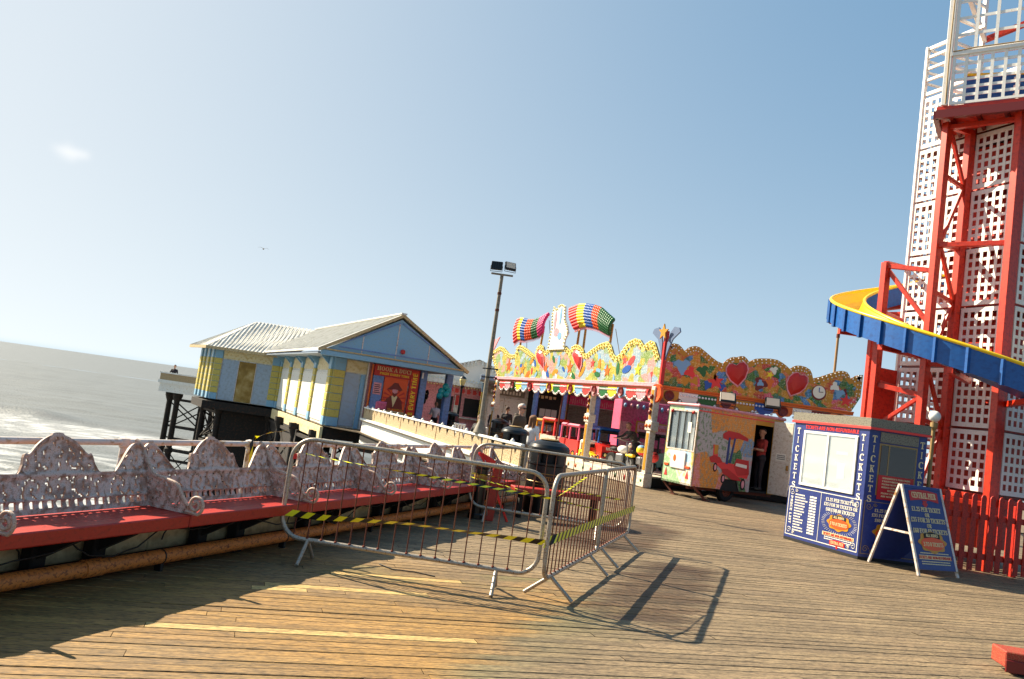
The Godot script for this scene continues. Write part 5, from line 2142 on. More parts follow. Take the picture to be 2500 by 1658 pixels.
func build_ride():
	var LB := [[0.16, 3.0], [-0.33, 3.45], [-0.76, 3.85], [-0.77, 4.13], [-0.38, 4.24], [-0.05, 4.34], [0.43, 4.26], [0.96, 4.02], [1.33, 3.95], [1.7, 3.98], [1.76, 4.22], [1.95, 4.34], [2.29, 4.31], [2.99, 4.1], [3.56, 3.9], [3.64, 4.09], [3.74, 4.25], [3.97, 4.33], [4.22, 4.24], [4.4, 4.04], [4.61, 4.12], [4.86, 4.23], [5.46, 4.27], [6.06, 4.24], [6.44, 4.04], [6.58, 4.2], [6.81, 4.27], [7.12, 4.23], [7.41, 4.07], [7.51, 3.93], [7.73, 3.95], [8.09, 4.11], [8.5, 4.26], [9.02, 4.33], [9.27, 4.15], [9.43, 3.93], [9.62, 3.81], [9.85, 3.9], [10.09, 4.13], [10.34, 4.31], [10.65, 4.38], [10.95, 4.32], [11.18, 4.13], [11.29, 4.21], [11.5, 4.29], [11.73, 4.23], [11.91, 4.0], [12.06, 3.78]]
	var RB := [[0.0, 2.97], [0.0, 3.69], [0.02, 3.83], [0.04, 3.98], [0.08, 4.13], [0.15, 4.19], [0.24, 4.22], [0.36, 4.21], [0.47, 4.14], [0.57, 4.04], [0.64, 4.13], [0.73, 4.19], [0.86, 4.23], [1.0, 4.21], [1.18, 4.1], [1.36, 3.98], [1.54, 3.88], [1.72, 3.83], [1.79, 3.94], [1.9, 4.03], [1.99, 4.07], [2.09, 4.07], [2.19, 4.12], [2.3, 4.13], [2.39, 4.07], [2.46, 3.99], [2.62, 4.1], [2.81, 4.14], [3.07, 4.17], [3.27, 4.16], [3.44, 4.09], [3.56, 4.02], [3.65, 3.95], [3.72, 4.01], [3.82, 4.07], [3.96, 4.09], [4.11, 4.07], [4.24, 4.01], [4.31, 3.9], [4.35, 3.77], [4.56, 3.85], [4.74, 3.94], [4.93, 4.03], [5.06, 4.09], [5.19, 4.11], [5.31, 4.09], [5.39, 4.01], [5.43, 3.91], [5.53, 3.99], [5.65, 4.05], [5.78, 4.07], [5.78, 3.82], [5.77, 3.41], [5.55, 2.98]]
	var FL := fr(-0.45, -34.3, 156.64)
	var FR := fr(4.43, -23.0, 90.0)
	var inv := FL.affine_inverse()
	var t := thing("childrens_ride", "children's toy ride with painted scalloped rounding boards, hearts and rows of bulbs", "fairground ride", FL)
	var g: G
	var lw := 12.31
	var pale := [Color(0.5, 0.6, 0.66), Color(0.72, 0.6, 0.16), Color(0.68, 0.5, 0.48), Color(0.44, 0.53, 0.24), Color(0.7, 0.62, 0.24), Color(0.56, 0.63, 0.66), Color(0.5, 0.56, 0.22)]
	var deep := [Color(0.78, 0.5, 0.05), Color(0.18, 0.4, 0.1), Color(0.82, 0.3, 0.38), Color(0.24, 0.46, 0.68), Color(0.75, 0.52, 0.08), Color(0.2, 0.36, 0.12), Color(0.7, 0.2, 0.15), Color(0.72, 0.5, 0.1)]
	picture_mat("left_paint", airbrush(1024, 128, pale, 61, 0.042, 4.0))
	picture_mat("right_paint", airbrush(640, 160, deep, 65, 0.045, 4.0))
	picture_mat("trailer_paint", airbrush(512, 384, [Color(0.8, 0.46, 0.45), Color(0.62, 0.6, 0.6), Color(0.8, 0.48, 0.05), Color(0.16, 0.36, 0.1), Color(0.4, 0.52, 0.66), Color(0.62, 0.6, 0.62), Color(0.82, 0.5, 0.08)], 71, 0.0065, 4.0))
	picture_mat("trailer_rear_paint", airbrush(256, 384, [Color(0.86, 0.8, 0.72), Color(0.85, 0.68, 0.3), Color(0.55, 0.7, 0.5), Color(0.6, 0.74, 0.82), Color(0.86, 0.82, 0.78)], 75, 0.009, 3.0))
	# --- left rounding board
	g = G.new()
	var lp := LB.duplicate()
	lp.push_back([12.31, 3.6])
	lp.push_back([12.31, 3.0])
	g.ext(poly(lp), -0.06, 0.0, Vector2(1.0 / 13.2, -1.0 / 1.5), Vector2(0.06, 2.95))
	var bl := part(t, "rounding_board", g, M["left_paint"])
	g = G.new()
	border(g, LB, 0.2, 0.004)
	part(bl, "border", g, M["pale_yellow"])
	bulbs(bl, LB, 0.16, [0.05, 0.15], 0.036, 0.03, M["bulb_yellow"])
	heart(bl, [[4.6, 3.33], [4.0, 3.62], [3.72, 3.9], [3.78, 4.05], [4.0, 4.12], [4.22, 4.05], [4.4, 3.85], [4.55, 3.55]], 0.005)
	heart(bl, [[7.42, 3.3], [6.95, 3.62], [6.68, 3.9], [6.76, 4.02], [6.98, 4.08], [7.25, 4.0], [7.46, 3.82], [7.5, 3.52]], 0.005)
	for s in [[4.7, 3.42, 0.22, "orange"], [6.6, 3.45, 0.24, "orange"], [2.6, 3.35, 0.26, "gold_paint"], [9.2, 3.35, 0.22, "orange"], [1.2, 3.5, 0.3, "sign_orange"], [11.0, 3.4, 0.2, "letter_yellow"], [8.2, 3.6, 0.16, "letter_red"], [10.2, 3.7, 0.16, "letter_red"]]:
		flat(bl, "star", star(Vector2(s[0], s[1]), s[2], 0.4), 0.002, 0.012, M[s[3]])
	rng.seed = 31
	for k in 46:
		var x := rng.randf_range(0.3, 12.0)
		var y := rng.randf_range(3.1, 3.8)
		var pl := PackedVector2Array()
		var a := rng.randf_range(0, TAU)
		var r := rng.randf_range(0.05, 0.17)
		for i in 10:
			var th := TAU * i / 10
			var q := Vector2(cos(th) * r * 1.5, sin(th) * r * 0.7).rotated(a)
			pl.push_back(Vector2(x, y) + q)
		flat(bl, "painted_petal", pl, 0.001, 0.004 + 0.0002 * k, M[["sky_paint", "orange", "pale_pink", "green", "blue", "letter_red", "gold_paint", "sky_paint", "letter_white"][k % 9]])
	# tall plume cut-out in place of the crest figure
	g = G.new()
	var plm := poly([[4.79, 4.1], [4.82, 4.61], [4.9, 4.93], [4.77, 5.47], [4.86, 5.74], [5.12, 5.6], [5.23, 5.76], [5.49, 5.8], [5.75, 5.7], [5.86, 5.2], [6.11, 4.97], [6.26, 4.69], [6.07, 4.45], [6.07, 4.1]])
	g.ext(plm, 0.02, 0.07)
	var pm := part(t, "plume_cutout", g, M["gloss_white"])
	var pa := [[4.79, 4.2], [4.82, 4.61], [4.9, 4.93], [4.77, 5.47], [4.86, 5.74], [5.12, 5.6], [5.23, 5.76], [5.49, 5.8], [5.75, 5.7], [5.86, 5.2], [6.11, 4.97], [6.26, 4.69], [6.07, 4.45], [6.07, 4.2]]
	bulbs(pm, pa, 0.12, [0.03], 0.035, 0.09, M["bulb_yellow"])
	for s in [[5.1, 5.2, 0.09, 0.34, "pale_pink"], [5.5, 5.35, 0.08, 0.34, "sky_paint"], [5.3, 4.75, 0.2, 0.16, "pale_pink"], [5.6, 4.6, 0.16, 0.14, "sky_paint"], [5.9, 4.7, 0.09, 0.2, "letter_white"]]:
		var pl := PackedVector2Array()
		for i in 14:
			var th := TAU * i / 14
			pl.push_back(Vector2(s[0] + cos(th) * s[2], s[1] + sin(th) * s[3]))
		flat(pm, "plume_feather", pl, 0.07, 0.012, M[s[4]])
	# --- right rounding board, in its own frame under the same ride
	var rt := inv * FR
	g = G.new()
	g.ext(poly(RB), -0.06, 0.0, Vector2(1.0 / 5.9, -1.0 / 1.4), Vector2(0.0, 3.05))
	var br := mpart(t, "rounding_board", g.mesh(), M["right_paint"], rt)
	g = G.new()
	border(g, RB.slice(1, 53), 0.17, 0.004)
	part(br, "border", g, M["gold_paint"])
	bulbs(br, RB.slice(1, 54), 0.13, [0.045, 0.13], 0.022, 0.02, M["bulb_white"])
	heart(br, [[2.21, 3.21], [1.96, 3.36], [1.82, 3.56], [1.8, 3.72], [1.87, 3.85], [1.98, 3.88], [2.1, 3.84], [2.18, 3.93], [2.31, 3.98], [2.43, 3.89], [2.47, 3.75], [2.41, 3.49]], 0.005)
	heart(br, [[3.74, 3.15], [3.63, 3.31], [3.58, 3.53], [3.64, 3.73], [3.76, 3.86], [3.89, 3.9], [3.99, 3.83], [4.11, 3.85], [4.21, 3.78], [4.22, 3.62], [4.15, 3.44], [4.0, 3.28]], 0.005)
	for s in [[1.56, 3.28, 0.26, "letter_red", 0.5], [1.5, 3.42, 0.14, "gold_paint", 0.2], [5.36, 3.26, 0.2, "letter_red", 0.3], [3.1, 3.7, 0.12, "letter_yellow", 0.0]]:
		flat(br, "star", star(Vector2(s[0], s[1]), s[2], s[4]), 0.002, 0.014, M[s[3]])
	# alarm clock painted on the board
	var ck := PackedVector2Array()
	var cw := PackedVector2Array()
	for i in 24:
		var th := TAU * i / 24
		ck.push_back(Vector2(4.56 + cos(th) * 0.215, 3.38 + sin(th) * 0.22))
		cw.push_back(Vector2(4.56 + cos(th) * 0.18, 3.4 + sin(th) * 0.185))
	var ckn = flat(br, "painted_clock", ck, 0.002, 0.01, M["dark_red"])
	flat(ckn, "clock_dial", cw, 0.012, 0.004, M["letter_white"])
	flat(ckn, "clock_hand", poly([[4.55, 3.4], [4.57, 3.4], [4.575, 3.53], [4.545, 3.53]]), 0.016, 0.003, M["blue"])
	flat(ckn, "clock_hand", poly([[4.56, 3.39], [4.56, 3.41], [4.68, 3.42], [4.68, 3.4]]), 0.016, 0.003, M["dark"])
	# bright painted bursts where other figures stood
	for s in [[0.55, 3.6, 0.28, "sky_paint"], [0.8, 3.45, 0.2, "letter_red"], [0.7, 3.2, 0.17, "gold_paint"], [0.95, 3.22, 0.15, "gold_paint"], [1.15, 3.55, 0.2, "green"], [2.85, 3.4, 0.24, "dark_red"], [3.1, 3.45, 0.18, "orange"], [2.85, 3.42, 0.12, "sky_paint"], [3.2, 3.85, 0.14, "letter_white"], [3.3, 3.7, 0.12, "green"], [5.0, 3.62, 0.16, "letter_white"], [5.15, 3.45, 0.18, "sky_paint"], [5.3, 3.5, 0.12, "dark_red"], [4.86, 3.2, 0.1, "gold_paint"], [1.75, 3.16, 0.14, "blue"], [1.35, 3.16, 0.16, "blue"]]:
		var pl := PackedVector2Array()
		var wob := rng.randf_range(0, 6.0)
		for i in 20:
			var th := TAU * i / 20
			var r: float = s[2] * 0.72 * (1.0 + 0.3 * sin(th * 3.0 + wob) + 0.12 * sin(th * 7.0 + wob * 2.0))
			pl.push_back(Vector2(s[0] + cos(th) * r, s[1] + sin(th) * r))
		flat(br, "painted_burst", pl, 0.001, 0.003 + rng.randf() * 0.004, M[s[3]])
	# --- cornices
	g = G.new()
	g.bb(V(0.0, 2.9, -0.2), V(lw + 0.05, 2.96, 0.1), 0.01)
	g.bb(V(0.0, 2.96, -0.2), V(lw, 3.02, 0.06), 0.01)
	part(t, "cornice", g, M["pale_pink"])
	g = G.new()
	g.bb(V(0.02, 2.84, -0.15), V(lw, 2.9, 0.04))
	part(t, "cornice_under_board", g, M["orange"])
	var rf := Node3D.new()
	rf.name = "return_side"
	rf.transform = rt
	t.add_child(rf)
	g = G.new()
	g.bb(V(0.0, 2.92, -0.2), V(5.6, 2.97, 0.08), 0.01)
	g.bb(V(0.0, 2.86, -0.2), V(5.6, 2.92, 0.05), 0.01)
	part(rf, "cornice", g, M["orange"])
	for x in [0.62, 3.35, 3.0, 1.9]:
		g = G.new()
		g.bb(V(x, 2.84, 0.08), V(x + 0.06, 2.98, 0.12), 0.01)
		part(rf, "cornice_clip", g, M["gold_paint"])
	# scalloped valance pieces of many colours, each with bulbs
	var cols := ["green", "letter_red", "pale_pink", "green", "letter_yellow", "sky_paint", "letter_red", "pale_pink", "sky_paint", "letter_yellow", "green", "letter_red", "letter_yellow", "sky_paint", "letter_red", "pale_pink", "green", "letter_yellow", "sky_paint", "letter_red", "pale_pink", "letter_red"]
	for side in 2:
		var len := 12.2 if side == 0 else 5.5
		var pr: Node = t if side == 0 else rf
		var n := 22 if side == 0 else 10
		for i in n:
			var x0 := len * i / n
			var x1 := len * (i + 1) / n
			var mid := (x0 + x1) / 2
			var pl := PackedVector2Array([Vector2(x0, 2.84)])
			for k in 9:
				var u := k / 8.0
				pl.push_back(Vector2(lerp(x0, x1, u), 2.66 - 0.14 * sin(u * PI) + 0.03 * sin(u * TAU * 2.0)))
			pl.push_back(Vector2(x1, 2.84))
			var cn: String = cols[i] if side == 0 else ["gold_paint", "letter_white", "green", "orange", "gold_paint", "blue", "orange", "letter_white", "dark_red", "orange"][i]
			var vp = flat(pr, "valance", pl, 0.0, 0.03, M[cn])
			g = G.new()
			if i % 3 == 0:
				g.xf = Transform3D(Basis(Vector3.RIGHT, PI / 2), V(mid, 2.7, 0.03))
				g.lathe(V(0, 0, 0), [Vector2(0.0, 0.03), Vector2(0.07, 0.02), Vector2(0.14, 0.05), Vector2(0.15, 0.0)], 12)
			else:
				for k in 6:
					var u := (k + 0.5) / 6.0
					g.ball(V(lerp(x0, x1, u), 2.61 - 0.14 * sin(u * PI), 0.04), V(0.04, 0.04, 0.03), 6, 4)
					g.ball(V(lerp(x0, x1, u), 2.76, 0.04), V(0.035, 0.035, 0.03), 6, 4)
			var vb: Material = M["bulb_white"] if i % 3 != 0 else M["dark_red"]
			if side == 0:
				part(vp, "valance_trim", g, vb, "stuff" if i % 3 != 0 else "")
			else:
				part(rf, "valance_trim", g, vb, "stuff" if i % 3 != 0 else "")
	# ceiling and roof so that the inside is shaded
	g = G.new()
	var c3 := inv * V(9.9, 0, -23.0)
	var c6 := inv * V(9.9, 0, -24.6)
	var c7 := inv * V(5.6, 0, -24.2)
	var c4 := inv * V(9.6, 0, -33.0)
	var c5 := inv * V(4.4, 0, -36.2)
	g.prism([Vector2(0.1, -0.1), Vector2(lw - 0.1, -0.1), Vector2(c3.x, c3.z), Vector2(c4.x, c4.z), Vector2(c5.x, c5.z)], 2.86, 2.94)
	part(t, "ceiling", g, M["pale_pink"])
	# platform
	g = G.new()
	g.prism([Vector2(0.0, 0.15), Vector2(lw + 0.08, 0.19), Vector2(c7.x, c7.z), Vector2(c6.x, c6.z), Vector2(c4.x, c4.z), Vector2(c5.x, c5.z)], 0.03, 0.3)
	part(t, "platform", g, M["dark_brown_and_shade"])  # body coloured dark to stand for the shade under the trailer
	g = G.new()
	g.bb(V(0.0, 0.02, 0.2), V(lw + 0.1, 0.31, 0.255), 0.01)
	g.bb(V(0.0, 0.31, -3.5), V(lw - 0.3, 0.325, 0.25))
	part(t, "platform_fascia", g, M["trailer_white"])
	for k in 24:
		g = G.new()
		g.xf = Transform3D(Basis(), V(0.4 + k * 0.5, 0.17, 0.262))
		g.ball(V(0, 0, 0), V(0.05, 0.07, 0.02), 8, 6)
		part(t, "platform_lamp", g, M[["orange", "green", "letter_red", "gold_paint"][k % 4]])
	ride_post(t, V(0.35, 0, 0.0), 2.86)
	ride_post(t, V(8.3, 0, -0.1), 2.86)
	ride_post(t, V(lw - 0.05, 0, 0.1), 2.9)
	for p in [V(5.5, 0, -0.4), V(3.0, 0, -2.0)]:
		g = G.new()
		g.tube([p + V(0, 0.3, 0), p + V(0.1, 2.9, 0)], 0.035, 8)
		part(t, "pole", g, M["rusty_bar"])
	# corner ornament
	g = G.new()
	g.bb(V(lw - 0.05, 2.7, -0.06), V(lw + 0.05, 4.55, 0.06), 0.01)
	var co := part(t, "corner_pillar", g, M["sign_red"])
	flat(co, "corner_star", star(Vector2(lw, 4.5), 0.24, 1.57), 0.1, 0.04, M["gold_paint"])
	for s in [-1, 1]:
		var pl := poly([[lw + s * 0.06, 3.7], [lw + s * 0.2, 4.05], [lw + s * 0.34, 4.3], [lw + s * 0.66, 4.5], [lw + s * 0.6, 4.62], [lw + s * 0.36, 4.66], [lw + s * 0.2, 4.5], [lw + s * 0.1, 4.2]])
		flat(co, "corner_wing", pl, -0.02 if s > 0 else 0.02, 0.04, M["wing_blue"])
	g = G.new()
	g.ext(poly([[-0.9, 4.0], [-0.5, 4.5], [-0.25, 4.75], [-0.65, 4.65], [-1.05, 4.7], [-1.2, 4.85], [-1.15, 4.4]]), -0.05, -0.01)
	part(t, "end_wing", g, M["pale_pink"])
	g = G.new()
	g.xf = Transform3D(Basis(Vector3.RIGHT, PI / 2), V(lw + 0.05, 2.72, 0.1))
	g.lathe(V(0, 0, 0), [Vector2(0, 0.06), Vector2(0.12, 0.05), Vector2(0.26, 0.08), Vector2(0.28, 0.0)], 16)
	part(t, "corner_rosette", g, M["sign_orange"])
	# --- fringe banners above
	banner_arch([[0.13, 5.6], [0.64, 5.63], [1.04, 5.58], [1.52, 5.5], [2.05, 5.47], [2.49, 5.54], [3.08, 5.73]], [[0.09, 4.54], [0.65, 4.69], [1.04, 4.67], [1.47, 4.64], [2.09, 4.69], [2.54, 4.78], [2.79, 4.96]], ["letter_red", "letter_yellow", "blue", "sign_orange", "green", "hot_pink"], FL, "smaller left banner of glossy coloured pompom stripes above the toy ride", [[0.62, 4.15, 0.7, 4.7], [2.6, 4.2, 2.75, 4.9]])
	banner_arch([[4.62, 5.83], [5.52, 5.9], [6.23, 5.85], [6.98, 5.74], [7.47, 5.62], [8.3, 5.18]], [[5.39, 4.98], [5.92, 5.02], [6.57, 5.02], [7.15, 4.95], [7.55, 4.86], [8.16, 4.67]], ["letter_red", "letter_yellow", "blue", "sign_orange", "green"], FL, "larger arched banner of glossy coloured pompom stripes above the toy ride", [[5.75, 4.2, 5.8, 5.0], [6.3, 4.0, 6.25, 5.1], [8.1, 4.2, 8.12, 4.75]])
	# a rusty stay pole far to the right
	var sp := thing("stay_pole", "thin rusty pole rising behind the ride's right board to the slide", "pole", fr(10.6, -26.0, 90.0))
	g = G.new()
	g.tube([V(0, 0, 0), V(0, 6.3, 0)], 0.045, 8)
	part(sp, "shaft", g, M["dull_gold"])
	g = G.new()
	g.tube([V(0, 5.5, 0), V(0, 5.62, 0)], 0.06, 8)
	part(sp, "collar", g, M["rusty_bar"])

func banner_arch(top: Array, bot: Array, cols: Array, F: Transform3D, label: String, poles: Array):
	var t := thing("pompom_banner", label, "banner", F, "pompom banners on the ride roof")
	for i in cols.size():
		var g := G.new()
		var a := Vector2(top[i][0], top[i][1])
		var b := Vector2(top[i + 1][0], top[i + 1][1])
		var d := Vector2(bot[i + 1][0], bot[i + 1][1])
		var e := Vector2(bot[i][0], bot[i][1])
		var nx := int(max(2, round(a.distance_to(b) / 0.12)))
		var ny := 8
		for y in ny:
			for x in nx:
				var u := (x + 0.5) / nx
				var v := (y + 0.5) / ny
				var p: Vector2 = a.lerp(b, u).lerp(e.lerp(d, u), v)
				var zz := -0.6 + 0.12 * sin(p.x * 1.1) + 0.1 * sin(v * PI)
				g.ball(V(p.x, p.y, zz), V(a.distance_to(b) / nx * 0.56, 0.085, 0.08), 7, 5)
		var o := part(t, "stripe", g, M[cols[i]])
		g = G.new()
		for x in nx * 2:
			var u := (x + 0.5) / (nx * 2)
			var p: Vector2 = e.lerp(d, u)
			g.ext(PackedVector2Array([p + Vector2(-0.03, 0.02), p + Vector2(0.03, 0.02), p + Vector2(0.0, -0.13)]), -0.6 + 0.12 * sin(p.x * 1.1), -0.59 + 0.12 * sin(p.x * 1.1))
		part(o, "fringe", g, M["pale_pink"])
	for p in poles:
		var g := G.new()
		g.tube([V(p[0], p[1] - 1.2, -0.6), V(p[2], p[3] + 0.3, -0.62)], 0.045, 8)
		part(t, "pole", g, M["gold_paint"])
	var g2 := G.new()
	g2.tube([V(top[0][0] + 1.0, 3.2, -0.9), V(top[0][0] + 0.9, top[0][1] - 0.4, -0.65)], 0.012, 5)
	var q: Array = top[top.size() - 1]
	g2.tube([V(q[0] + 0.5, 3.2, -0.9), V(q[0], q[1] - 0.3, -0.65)], 0.012, 5)
	part(t, "guy_wire", g2, M["dull_gold"], "stuff")

# ---------------------------------------------------------------- painted trailer
func floodlight(p: Node, at: Vector3, yaw: float, tilt: float, s: float, m_face: Material):
	var b := Basis(Vector3.UP, yaw) * Basis(Vector3.RIGHT, tilt)
	var g := G.new()
	g.xf = Transform3D(b, at)
	g.bb(V(-0.5, -0.38, -0.12) * s, V(0.5, 0.38, 0.1) * s, 0.04 * s)
	for k in 5:
		g.bb(V(-0.4 + k * 0.2 - 0.02, -0.34, -0.2) * s, V(-0.4 + k * 0.2 + 0.02, 0.34, -0.1) * s)
	var o := part(p, "floodlight", g, M["black_plastic"])
	g = G.new()
	g.xf = Transform3D(b, at)
	g.bb(V(-0.42, -0.22, 0.1) * s, V(0.42, 0.32, 0.115) * s)
	part(o, "lens", g, m_face)
	g = G.new()
	g.xf = Transform3D(Basis(Vector3.UP, yaw), at)
	g.tube([V(-0.53, 0, 0) * s, V(-0.53, -0.5, 0) * s, V(0.53, -0.5, 0) * s, V(0.53, 0, 0) * s], 0.03 * s, 6)
	part(o, "yoke", g, M["black_plastic"])

func wheel(p: Node, at: Vector3, r: float, w: float, yaw := 0.0, rimm := "steel"):
	var g := G.new()
	g.xf = Transform3D(Basis(Vector3.UP, yaw) * Basis(Vector3.RIGHT, PI / 2), at)
	g.lathe(V(0, 0, 0), [Vector2(r * 0.55, -w / 2), Vector2(r * 0.9, -w / 2), Vector2(r, -w * 0.3), Vector2(r, w * 0.3), Vector2(r * 0.9, w / 2), Vector2(r * 0.55, w / 2)], 20)
	var o := part(p, "wheel", g, M["tyre"])
	g = G.new()
	g.xf = Transform3D(Basis(Vector3.UP, yaw) * Basis(Vector3.RIGHT, PI / 2), at)
	g.lathe(V(0, 0, 0), [Vector2(0, w * 0.36), Vector2(r * 0.2, w * 0.4), Vector2(r * 0.25, w * 0.2), Vector2(r * 0.5, w * 0.25), Vector2(r * 0.56, w * 0.45), Vector2(r * 0.56, -w * 0.45), Vector2(0, -w * 0.4)], 16)
	part(o, "rim", g, M[rimm])

func build_trailer():
	var T := fr(5.19, -21.2, 62.0)
	var inv := T.affine_inverse()
	var t := thing("painted_trailer", "brightly painted pay trailer with barred window and open white door", "trailer", T)
	var g: G
	var Wd := 1.2
	var H0 := 0.33
	var H1 := 2.42
	var LT := 3.15
	# side skin with wheel arch and door opening, cut as an outline
	g = G.new()
	g.ext(poly([[0, H0], [1.02, H0], [1.14, 0.62], [1.62, 0.62], [1.74, H0], [2.08, H0], [2.08, H1], [0, H1]]), -0.04, 0.0, Vector2(1.0 / 2.1, -1.0 / 2.2), Vector2(0, 1.15))
	var sd := part(t, "side_skin", g, M["trailer_paint"])
	g = G.new()
	g.bb(V(2.08, 2.2, -0.04), V(2.8, H1, 0.0))
	g.bb(V(2.8, H0, -0.04), V(LT, H1, 0.0))
	part(t, "door_surround", g, M["gold_paint"])
	g = G.new()
	g.bb(V(0, H0, -Wd), V(LT, H0 + 0.05, -0.04))
	part(t, "floor", g, M["dark"])
	g = G.new()
	g.bb(V(0, H0, -Wd - 0.04), V(LT, H1, -Wd))
	g.bb(V(LT - 0.04, H0, -Wd), V(LT, H1, -0.04))
	part(t, "far_wall", g, M["dark_brown_and_shade"])  # walls coloured dark brown to make the inside dark
	g = G.new()
	g.bb(V(-0.06, H1, -Wd - 0.1), V(LT + 0.06, H1 + 0.08, 0.05), 0.03)
	part(t, "roof", g, M["pale_pink"])
	g = G.new()
	g.bb(V(-0.02, H1 - 0.1, 0.0), V(LT, H1 - 0.07, 0.012))
	part(t, "red_line", g, M["letter_red"])
	# rear face in its own frame (towards the sun)
	var R := Node3D.new()
	R.name = "tail_face"
	R.transform = Transform3D(Basis(Vector3.UP, -PI / 2), V(0, 0, -Wd))
	t.add_child(R)
	g = G.new()
	g.ext(poly([[0, H0], [Wd, H0], [Wd, 1.26], [0, 1.26]]), -0.04, 0.0, Vector2(1.0 / 1.2, -1.0 / 2.2), Vector2(0, 1.15))
	g.ext(poly([[0, 2.28], [Wd, 2.28], [Wd, H1], [0, H1]]), -0.04, 0.0, Vector2(1.0 / 1.2, -1.0 / 2.2), Vector2(0, 1.15))
	g.ext(poly([[0, 1.26], [0.08, 1.26], [0.08, 2.28], [0, 2.28]]), -0.04, 0.0, Vector2(1.0 / 1.2, -1.0 / 2.2), Vector2(0, 1.15))
	g.ext(poly([[Wd - 0.06, 1.26], [Wd, 1.26], [Wd, 2.28], [Wd - 0.06, 2.28]]), -0.04, 0.0, Vector2(1.0 / 1.2, -1.0 / 2.2), Vector2(0, 1.15))
	part(R, "rear_skin", g, M["trailer_rear_paint"])
	g = G.new()
	g.bb(V(0.08, 1.26, -0.3), V(Wd - 0.06, 2.28, -0.28))
	part(R, "blind", g, M["blind"])
	g = G.new()
	g.bb(V(0.08, 1.26, -0.03), V(Wd - 0.06, 2.28, -0.02))
	part(R, "pane", g, M["glass"])
	for x in [0.1, 0.42, 0.68, 0.92, Wd - 0.08]:
		g = G.new()
		g.bb(V(x - 0.014, 1.26, -0.01), V(x + 0.014, 2.28, 0.01))
		part(R, "window_bar", g, M["dark"])
	g = G.new()
	outline(g, 0.04, 1.22, Wd - 0.02, 2.32, 0.04, 0.005)
	part(R, "window_trim", g, M["rail_white"])
	g = G.new()
	g.bb(V(0.3, 0.72, 0.0), V(0.9, 1.18, 0.04), 0.02)
	part(R, "serving_panel", g, M["gloss_white"])
	g = G.new()
	var oval := PackedVector2Array()
	for i in 14:
		oval.push_back(Vector2(0.48 + cos(TAU * i / 14) * 0.05, 1.0 + sin(TAU * i / 14) * 0.09))
	g.ext(oval, 0.04, 0.05)
	part(R, "oval_lamp", g, M["orange"])
	for x in [0.14, 1.0]:
		g = G.new()
		g.ext(poly([[x - 0.06, 0.5], [x + 0.06, 0.5], [x, 0.7]]), 0.0, 0.012)
		part(R, "reflector", g, M["letter_red"])
		g = G.new()
		g.bb(V(x - 0.09, 0.76, 0.0), V(x + 0.09, 0.83, 0.03), 0.01)
		part(R, "tail_lamp", g, M["sign_orange"])
		g = G.new()
		g.ball(V(x, 2.27, 0.02), V(0.05, 0.05, 0.03), 8, 6)
		part(R, "marker_lamp", g, M["red"])
	g = G.new()
	g.bb(V(0.84, 1.72, 0.005), V(0.97, 2.0, 0.012))
	part(R, "white_sticker", g, M["letter_white"])
	# mural of a red old-time car on the side, without riders
	var mc := [["body", [[0.62, 1.5], [0.78, 1.5], [0.82, 1.2], [0.95, 1.06], [1.9, 1.02], [2.02, 0.86], [1.96, 0.68], [1.3, 0.72], [1.0, 0.86], [0.8, 0.98], [0.66, 1.12]], "letter_red", 0.004],
		["bonnet", [[1.5, 1.2], [1.96, 1.18], [2.02, 0.8], [1.6, 0.74], [1.42, 0.98]], "red", 0.006],
		["mudguard", [[0.52, 1.14], [0.66, 1.22], [0.9, 1.18], [1.0, 1.06], [0.84, 1.02], [0.6, 1.02]], "sign_red", 0.009],
		["mudguard", [[1.0, 0.88], [1.2, 0.9], [1.72, 0.66], [1.76, 0.6], [1.4, 0.62], [1.06, 0.76]], "sign_red", 0.01],
		["canopy", [[0.92, 1.82], [1.1, 1.92], [1.5, 1.9], [1.86, 1.78], [1.84, 1.7], [1.5, 1.74], [1.1, 1.66], [0.94, 1.7]], "sign_red", 0.006],
		["seat", [[0.66, 1.5], [0.8, 1.5], [0.8, 1.26], [0.68, 1.24]], "gold_paint", 0.008],
		["pillar", [[1.14, 1.74], [1.2, 1.74], [1.2, 1.02], [1.12, 1.02]], "booth_blue", 0.012],
		["pillar", [[1.34, 1.74], [1.4, 1.74], [1.3, 1.06], [1.24, 1.06]], "booth_blue", 0.012],
		["name_plate", [[1.48, 1.0], [1.9, 0.96], [1.9, 1.05], [1.5, 1.08]], "letter_white", 0.014]]
	for m in mc:
		flat(sd, "mural_" + m[0], poly(m[1]), 0.0, m[3], M[m[2]])
	for w in [[0.76, 0.9, 0.1], [1.82, 0.52, 0.13], [1.08, 0.62, 0.1]]:
		var c0 := PackedVector2Array()
		var c1 := PackedVector2Array()
		for i in 16:
			var th := TAU * i / 16
			c0.push_back(Vector2(w[0] + cos(th) * w[2] * 0.7, w[1] + sin(th) * w[2] * 1.2))
			c1.push_back(Vector2(w[0] + cos(th) * w[2] * 0.4, w[1] + sin(th) * w[2] * 0.8))
		flat(sd, "mural_wheel", c0, 0.0, 0.014, M["dark"])
		flat(sd, "mural_hub", c1, 0.014, 0.004, M["pale_pink"])
	# open door, hinged at the far edge of the opening
	var hp := inv * V(7.62, 0, -22.4)
	var hq := inv * V(7.97, 0, -21.85)
	g = G.new()
	g.bar(V(hp.x, 1.36, hp.z), V(hq.x, 1.36, hq.z), 0.04, 2.0, 0.01)
	var dr := part(t, "open_door", g, M["trailer_white"])
	var df := Transform3D(Basis((V(hq.x - hp.x, 0, hq.z - hp.z)).normalized(), Vector3.UP, (V(hq.x - hp.x, 0, hq.z - hp.z)).normalized().cross(Vector3.UP)), V(hp.x, 0, hp.z))
	g = G.new()
	g.xf = df
